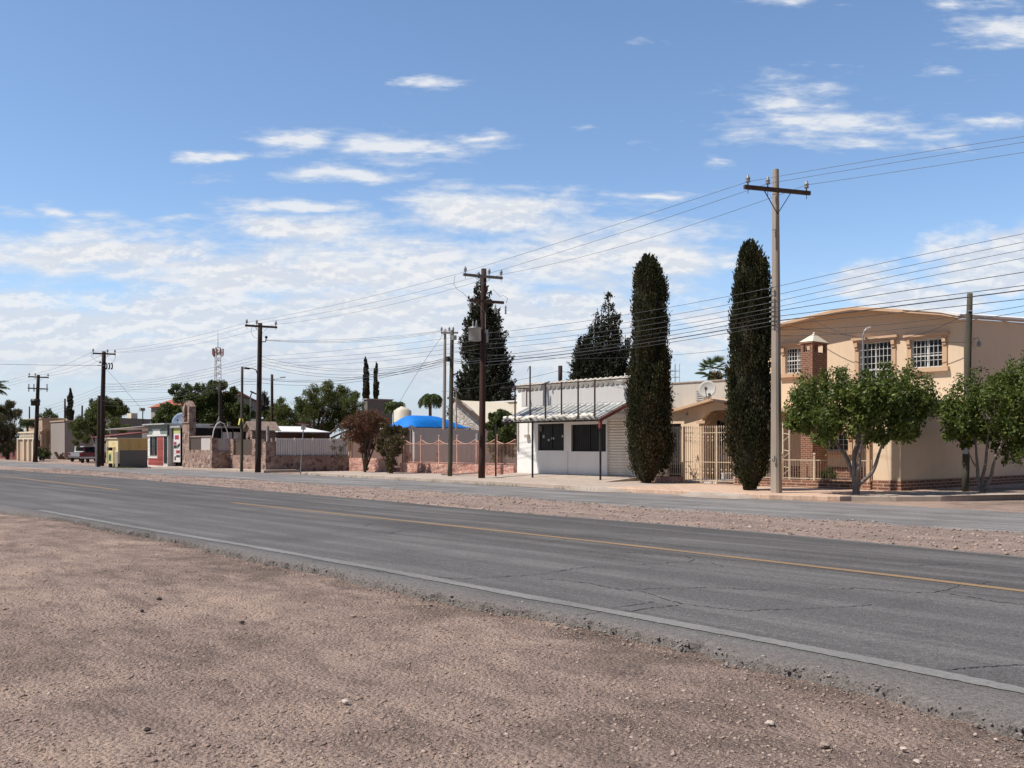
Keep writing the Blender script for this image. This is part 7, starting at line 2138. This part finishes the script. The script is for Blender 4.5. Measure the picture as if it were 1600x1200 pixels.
# ---------------------------------------------------------------- vehicles
def pickup(label, px, py, paint, yaw, flatbed=False):
    """A pickup built round its own centre line (x forward), then turned to its yaw in the road frame."""
    s, D = G(px, py)
    t = thing('pickup_truck', label, 'pickup truck', s, D, 0, 'parked pickups')
    t.rotation_euler = (0, 0, ROT + yaw)
    o = ORG[t.name]
    T = lambda p: (p[0] + o[0], p[1] + o[1], p[2])

    def part(mb, name, mat, parent=t, smooth=False):
        mb.v = [T(p) for p in mb.v]
        return mb.build(name, mat, parent, smooth)
    L, Wd = 2.55, .88
    mb = MB()
    side = [(-L, .52), (-L, 1.02), (-.45, 1.04), (-.35, 1.12), (-.25, 1.62), (.55, 1.66), (1.05, 1.12), (2.30, 1.02), (L, .9), (L, .45), (2.05, .42), (1.95, .70), (1.60, .82), (1.25, .70), (1.15, .42), (-1.05, .42), (-1.15, .70), (-1.5, .82), (-1.85, .70), (-1.95, .42)]
    mb.extr([(x, -Wd, z) for x, z in side], (0, 2 * Wd, 0)); part(mb, 'body', paint)
    mb = MB(); mb.box(-2.45, -.5, -Wd + .12, Wd - .12, 1.03, 1.05); part(mb, 'load_bed', M['void'])
    mb = MB()
    for sg in (-1, 1):
        mb.extr([(-.18, sg * (Wd + .004), 1.16), (-.12, sg * (Wd + .004), 1.56), (.50, sg * (Wd + .004), 1.58), (.90, sg * (Wd + .004), 1.16)], (0, sg * .01, 0))
    mb.extr([(-.37, -.72, 1.16), (-.29, -.72, 1.56), (-.29, .72, 1.56), (-.37, .72, 1.16)], (-.012, 0, .004)); part(mb, 'cab_window', M['glass'])
    mb = MB(); mb.box(-L - .10, -L - .002, -.85, .85, .46, .62); part(mb, 'rear_bumper', M['chrome'])
    mb = MB(); mb.box(L + .002, L + .1, -.85, .85, .42, .60); part(mb, 'front_bumper', M['chrome'])
    for sg in (-1, 1):
        mb = MB(); mb.box(-L - .015, -L - .001, sg * .78 - .08, sg * .78 + .08, .72, .98); part(mb, 'tail_light', M['tail'])
        mb = MB(); mb.box(L - .01, L + .015, sg * .68 - .12, sg * .68 + .12, .70, .86); part(mb, 'headlight', M['banner'])
    for x in (-1.5, 1.6):
        for sg in (-1, 1):
            mb = MB(); mb.tube([(x, sg * .66, .36), (x, sg * .70, .36), (x, sg * .86, .36), (x, sg * .885, .36)], [.33, .36, .36, .33], 18); w = part(mb, 'wheel', M['tyre'])
            mb = MB(); mb.tube([(x, sg * .86, .36), (x, sg * .895, .36)], [.2, .18], 14); part(mb, 'rim', M['chrome'], w)
    return t


pickup('pale blue white pickup truck parked facing away beside the scrap heap', 131, 721, M['car_white'], PI - .55)
pickup('dark red pickup truck parked right of the pale pickup, by the awning', 146, 723, M['car_red'], PI - .45)
# ================================================================ sun, sky, camera
SUN_EL = math.radians(57.0)
sh = Vector((-0.946, -0.324)).normalized()
sdir = Vector((sh.x * math.cos(SUN_EL), sh.y * math.cos(SUN_EL), math.sin(SUN_EL)))
sun = bpy.data.lights.new('sun', 'SUN'); sun.energy = 5.0; sun.angle = math.radians(0.53); sun.color = (1.0, 0.94, 0.86)
so = bpy.data.objects.new('sun', sun); COL.objects.link(so)
so.rotation_euler = (-sdir).to_track_quat('-Z', 'Y').to_euler(); so.location = (0, 0, 60)

world = bpy.data.worlds.new('World'); scene.world = world; world.use_nodes = True
nt = world.node_tree; nt.nodes.clear()


class WN(NT):
    def __init__(self, tree):
        self.t = tree


w = WN(nt)
sky = w.n('ShaderNodeTexSky', sky_type='NISHITA')
sky.sun_disc = False; sky.sun_elevation = SUN_EL; sky.sun_rotation = math.atan2(sdir.x, sdir.y)
sky.altitude = 1200; sky.air_density = 1.0; sky.dust_density = 0.7; sky.ozone_density = 1.6
bg = w.n('ShaderNodeBackground'); bg.inputs[1].default_value = 0.125
out = w.n('ShaderNodeOutputWorld'); nt.links.new(bg.outputs[0], out.inputs[0])
gen = w.n('ShaderNodeTexCoord').outputs['Generated']
sep = w.n('ShaderNodeSeparateXYZ'); w.l(gen, sep.inputs[0])
yy = w.math('MAXIMUM', sep.outputs[1], 0.04)
a = w.math('DIVIDE', sep.outputs[0], yy); b = w.math('DIVIDE', sep.outputs[2], yy)
cb = w.n('ShaderNodeCombineXYZ'); w.l(a, cb.inputs[0]); w.l(b, cb.inputs[1])
vec = cb.outputs[0]


def ncol(v, scale, sx, sy, detail=8, rough=.6, dist=0.0, seed=0.0):
    return w.noise(w.mapping(v, (sx, sy, 1), (seed, seed * .7, seed * .3)), scale, detail, rough, dist)


# break up every outline a little
wn = w.n('ShaderNodeTexNoise'); wn.inputs['Scale'].default_value = 1.0; wn.inputs['Detail'].default_value = 4
w.l(w.mapping(vec, (9, 26, 1)), wn.inputs['Vector'])
wo = w.n('ShaderNodeVectorMath', operation='SUBTRACT'); w.l(wn.outputs['Color'], wo.inputs[0]); wo.inputs[1].default_value = (.5, .5, .5)
ws = w.n('ShaderNodeVectorMath', operation='MULTIPLY'); w.l(wo.outputs[0], ws.inputs[0]); ws.inputs[1].default_value = (.17, .034, 0)
wa = w.n('ShaderNodeVectorMath', operation='ADD'); w.l(vec, wa.inputs[0]); w.l(ws.outputs[0], wa.inputs[1])
warped = wa.outputs[0]


def blobs(lst, v):
    acc = None
    for (x, y, rx, ry, g) in lst:
        s1 = w.n('ShaderNodeVectorMath', operation='SUBTRACT'); w.l(v, s1.inputs[0]); s1.inputs[1].default_value = ((x - CX) / FPX, (HY - y) / FPX, 0)
        m1 = w.n('ShaderNodeVectorMath', operation='MULTIPLY'); w.l(s1.outputs[0], m1.inputs[0]); m1.inputs[1].default_value = (FPX / rx, FPX / ry, 0)
        l1 = w.n('ShaderNodeVectorMath', operation='LENGTH'); w.l(m1.outputs[0], l1.inputs[0])
        e = w.math('MULTIPLY', w.math('SUBTRACT', 1.0, l1.outputs['Value']), g)
        acc = e if acc is None else w.math('MAXIMUM', acc, e)
    return acc


thin = [(335, 242, 45, 11, 1), (455, 222, 100, 20, .9), (640, 234, 130, 24, .9), (712, 216, 40, 13, 1), (520, 274, 150, 18, 1), (100, 326, 34, 15, .9), (30, 330, 50, 9, .5),
        (480, 322, 130, 10, .9), (755, 322, 200, 34, 1.2), (500, 360, 150, 32, 1), (300, 346, 60, 8, .8), (180, 340, 36, 12, .8), (170, 392, 260, 44, 1.05), (60, 408, 170, 26, 1.1), (330, 430, 180, 34, .9),
        (560, 410, 300, 60, .95), (700, 450, 330, 80, .9), (880, 395, 170, 60, .85), (1020, 405, 130, 62, .95), (860, 350, 130, 30, .7), (1245, 160, 110, 44, .85), (1290, 192, 150, 26, 1.05), (1190, 205, 60, 16, .8),
        (1540, 40, 90, 30, .8), (1490, 10, 45, 11, .9), (1240, 4, 50, 12, .7), (1105, 250, 42, 14, .8), (1010, 306, 90, 9, .8), (1560, 190, 100, 13, .5), (668, 127, 32, 14, .85), (1480, 108, 40, 10, .45), (1020, 62, 24, 6, .5), (905, 207, 26, 5, .5),
        (1140, 405, 50, 24, .6), (1320, 222, 150, 12, .45), (1090, 495, 40, 14, .7)]
fan = ncol(vec, 1.0, 10, 58, 10, .64, .15, 3.1)
fine = ncol(vec, 1.0, 34, 105, 7, .62, .2, 7.7)
tex = w.math('ADD', w.math('MULTIPLY', w.math('SUBTRACT', fan, .5), 3.6), w.math('MULTIPLY', w.math('SUBTRACT', fine, .5), 1.7))
d1 = w.math('ADD', w.math('MULTIPLY', blobs(thin, warped), 1.2), tex)
c1 = w.math('POWER', w.rng(d1, -0.18, 1.0, 0, 1), 1.25)
c1 = w.math('MULTIPLY', c1, .86)
# piled cumulus along the horizon
puffs = [(500, 425, 340, 52, .72), (170, 398, 240, 30, .8), (775, 335, 150, 30, 1.0), (900, 400, 170, 52, .75), (480, 360, 130, 24, .85), (1025, 410, 100, 48, .85), (90, 505, 230, 62, 1), (330, 500, 250, 62, 1.1), (560, 490, 220, 66, 1), (760, 500, 230, 60, .9), (240, 560, 520, 60, .9), (700, 560, 500, 60, .8), (1010, 520, 190, 70, .75), (1375, 440, 62, 40, 1.05), (1545, 425, 120, 62, 1.1), (1460, 470, 150, 44, .8), (1620, 400, 70, 50, 1), (-60, 540, 200, 60, .8)]
pn = ncol(vec, 1.0, 20, 44, 11, .60, .1, 1.3)
pb = ncol(vec, 1.0, 10, 26, 5, .55, .1, 5.3)
d2 = w.math('ADD', w.math('MULTIPLY', blobs(puffs, warped), 1.5), w.math('ADD', w.math('MULTIPLY', w.math('SUBTRACT', pn, .5), 2.3), w.math('MULTIPLY', w.math('SUBTRACT', pb, .5), 1.2)))
c2 = w.math('MULTIPLY', w.math('POWER', w.rng(d2, -0.25, .70, 0, 1), 1.3), .86)
# shading inside the heaps: brighter towards their sunlit upper edges
pn2 = ncol(w.mapping(vec, (1, 1, 1), (0.003, -0.005, 0)), 1.0, 20, 44, 11, .60, .1, 1.3)
lit = w.rng(w.math('SUBTRACT', pn, pn2), -0.03, 0.06)
cumc = w.mix(lit, (5.0, 5.3, 5.85), (6.35, 6.37, 6.45))
thinc = w.mix(w.rng(d1, .2, 1.2), (4.6, 5.1, 5.95), (6.3, 6.4, 6.55))
# pale hazy air low over the horizon
hz = w.rng(b, 0.0, 0.27, 1.0, 0.0)
hz = w.math('POWER', hz, 1.7)
fr = w.rng(sep.outputs[1], -0.15, 0.35, 0.0, 1.0)
base = w.mix(1.0, sky.outputs[0], w.mix(fr, (0.42, 0.43, 0.46), (1.15, 1.22, 1.27)), 'MULTIPLY')
col = w.mix(w.math('MULTIPLY', hz, .62), base, (4.1, 4.7, 5.5))
col = w.mix(c1, col, thinc)
col = w.mix(c2, col, cumc)
veil = w.math('MULTIPLY', w.rng(b, .03, .125, 1, 0), .78)
vst = ncol(vec, 1.0, 5, 60, 6, .6, .3, 9.1)
col = w.mix(veil, col, w.mix(w.rng(vst, .35, .65), (3.9, 4.4, 5.15), (4.5, 4.9, 5.5)))
w.l(col, bg.inputs[0])

cam = bpy.data.cameras.new('camera'); cam.sensor_width = 36.0; cam.lens = 36.0 * FPX / 1600.0
cam.shift_y = (HY - 600.0) / 1600.0; cam.clip_start = 0.05; cam.clip_end = 6000
co = bpy.data.objects.new('camera', cam); COL.objects.link(co)
co.location = (0, 0, H); co.rotation_euler = (PI / 2, 0, 0)
scene.camera = co
scene.view_settings.view_transform = 'Standard'; scene.view_settings.look = 'None'
scene.view_settings.exposure = 0.15; scene.view_settings.gamma = 1.0
scene.render.film_transparent = False
scene.cycles.max_bounces = 8; scene.cycles.transparent_max_bounces = 8
try:
    scene.cycles.use_denoising = True
except Exception:
    pass
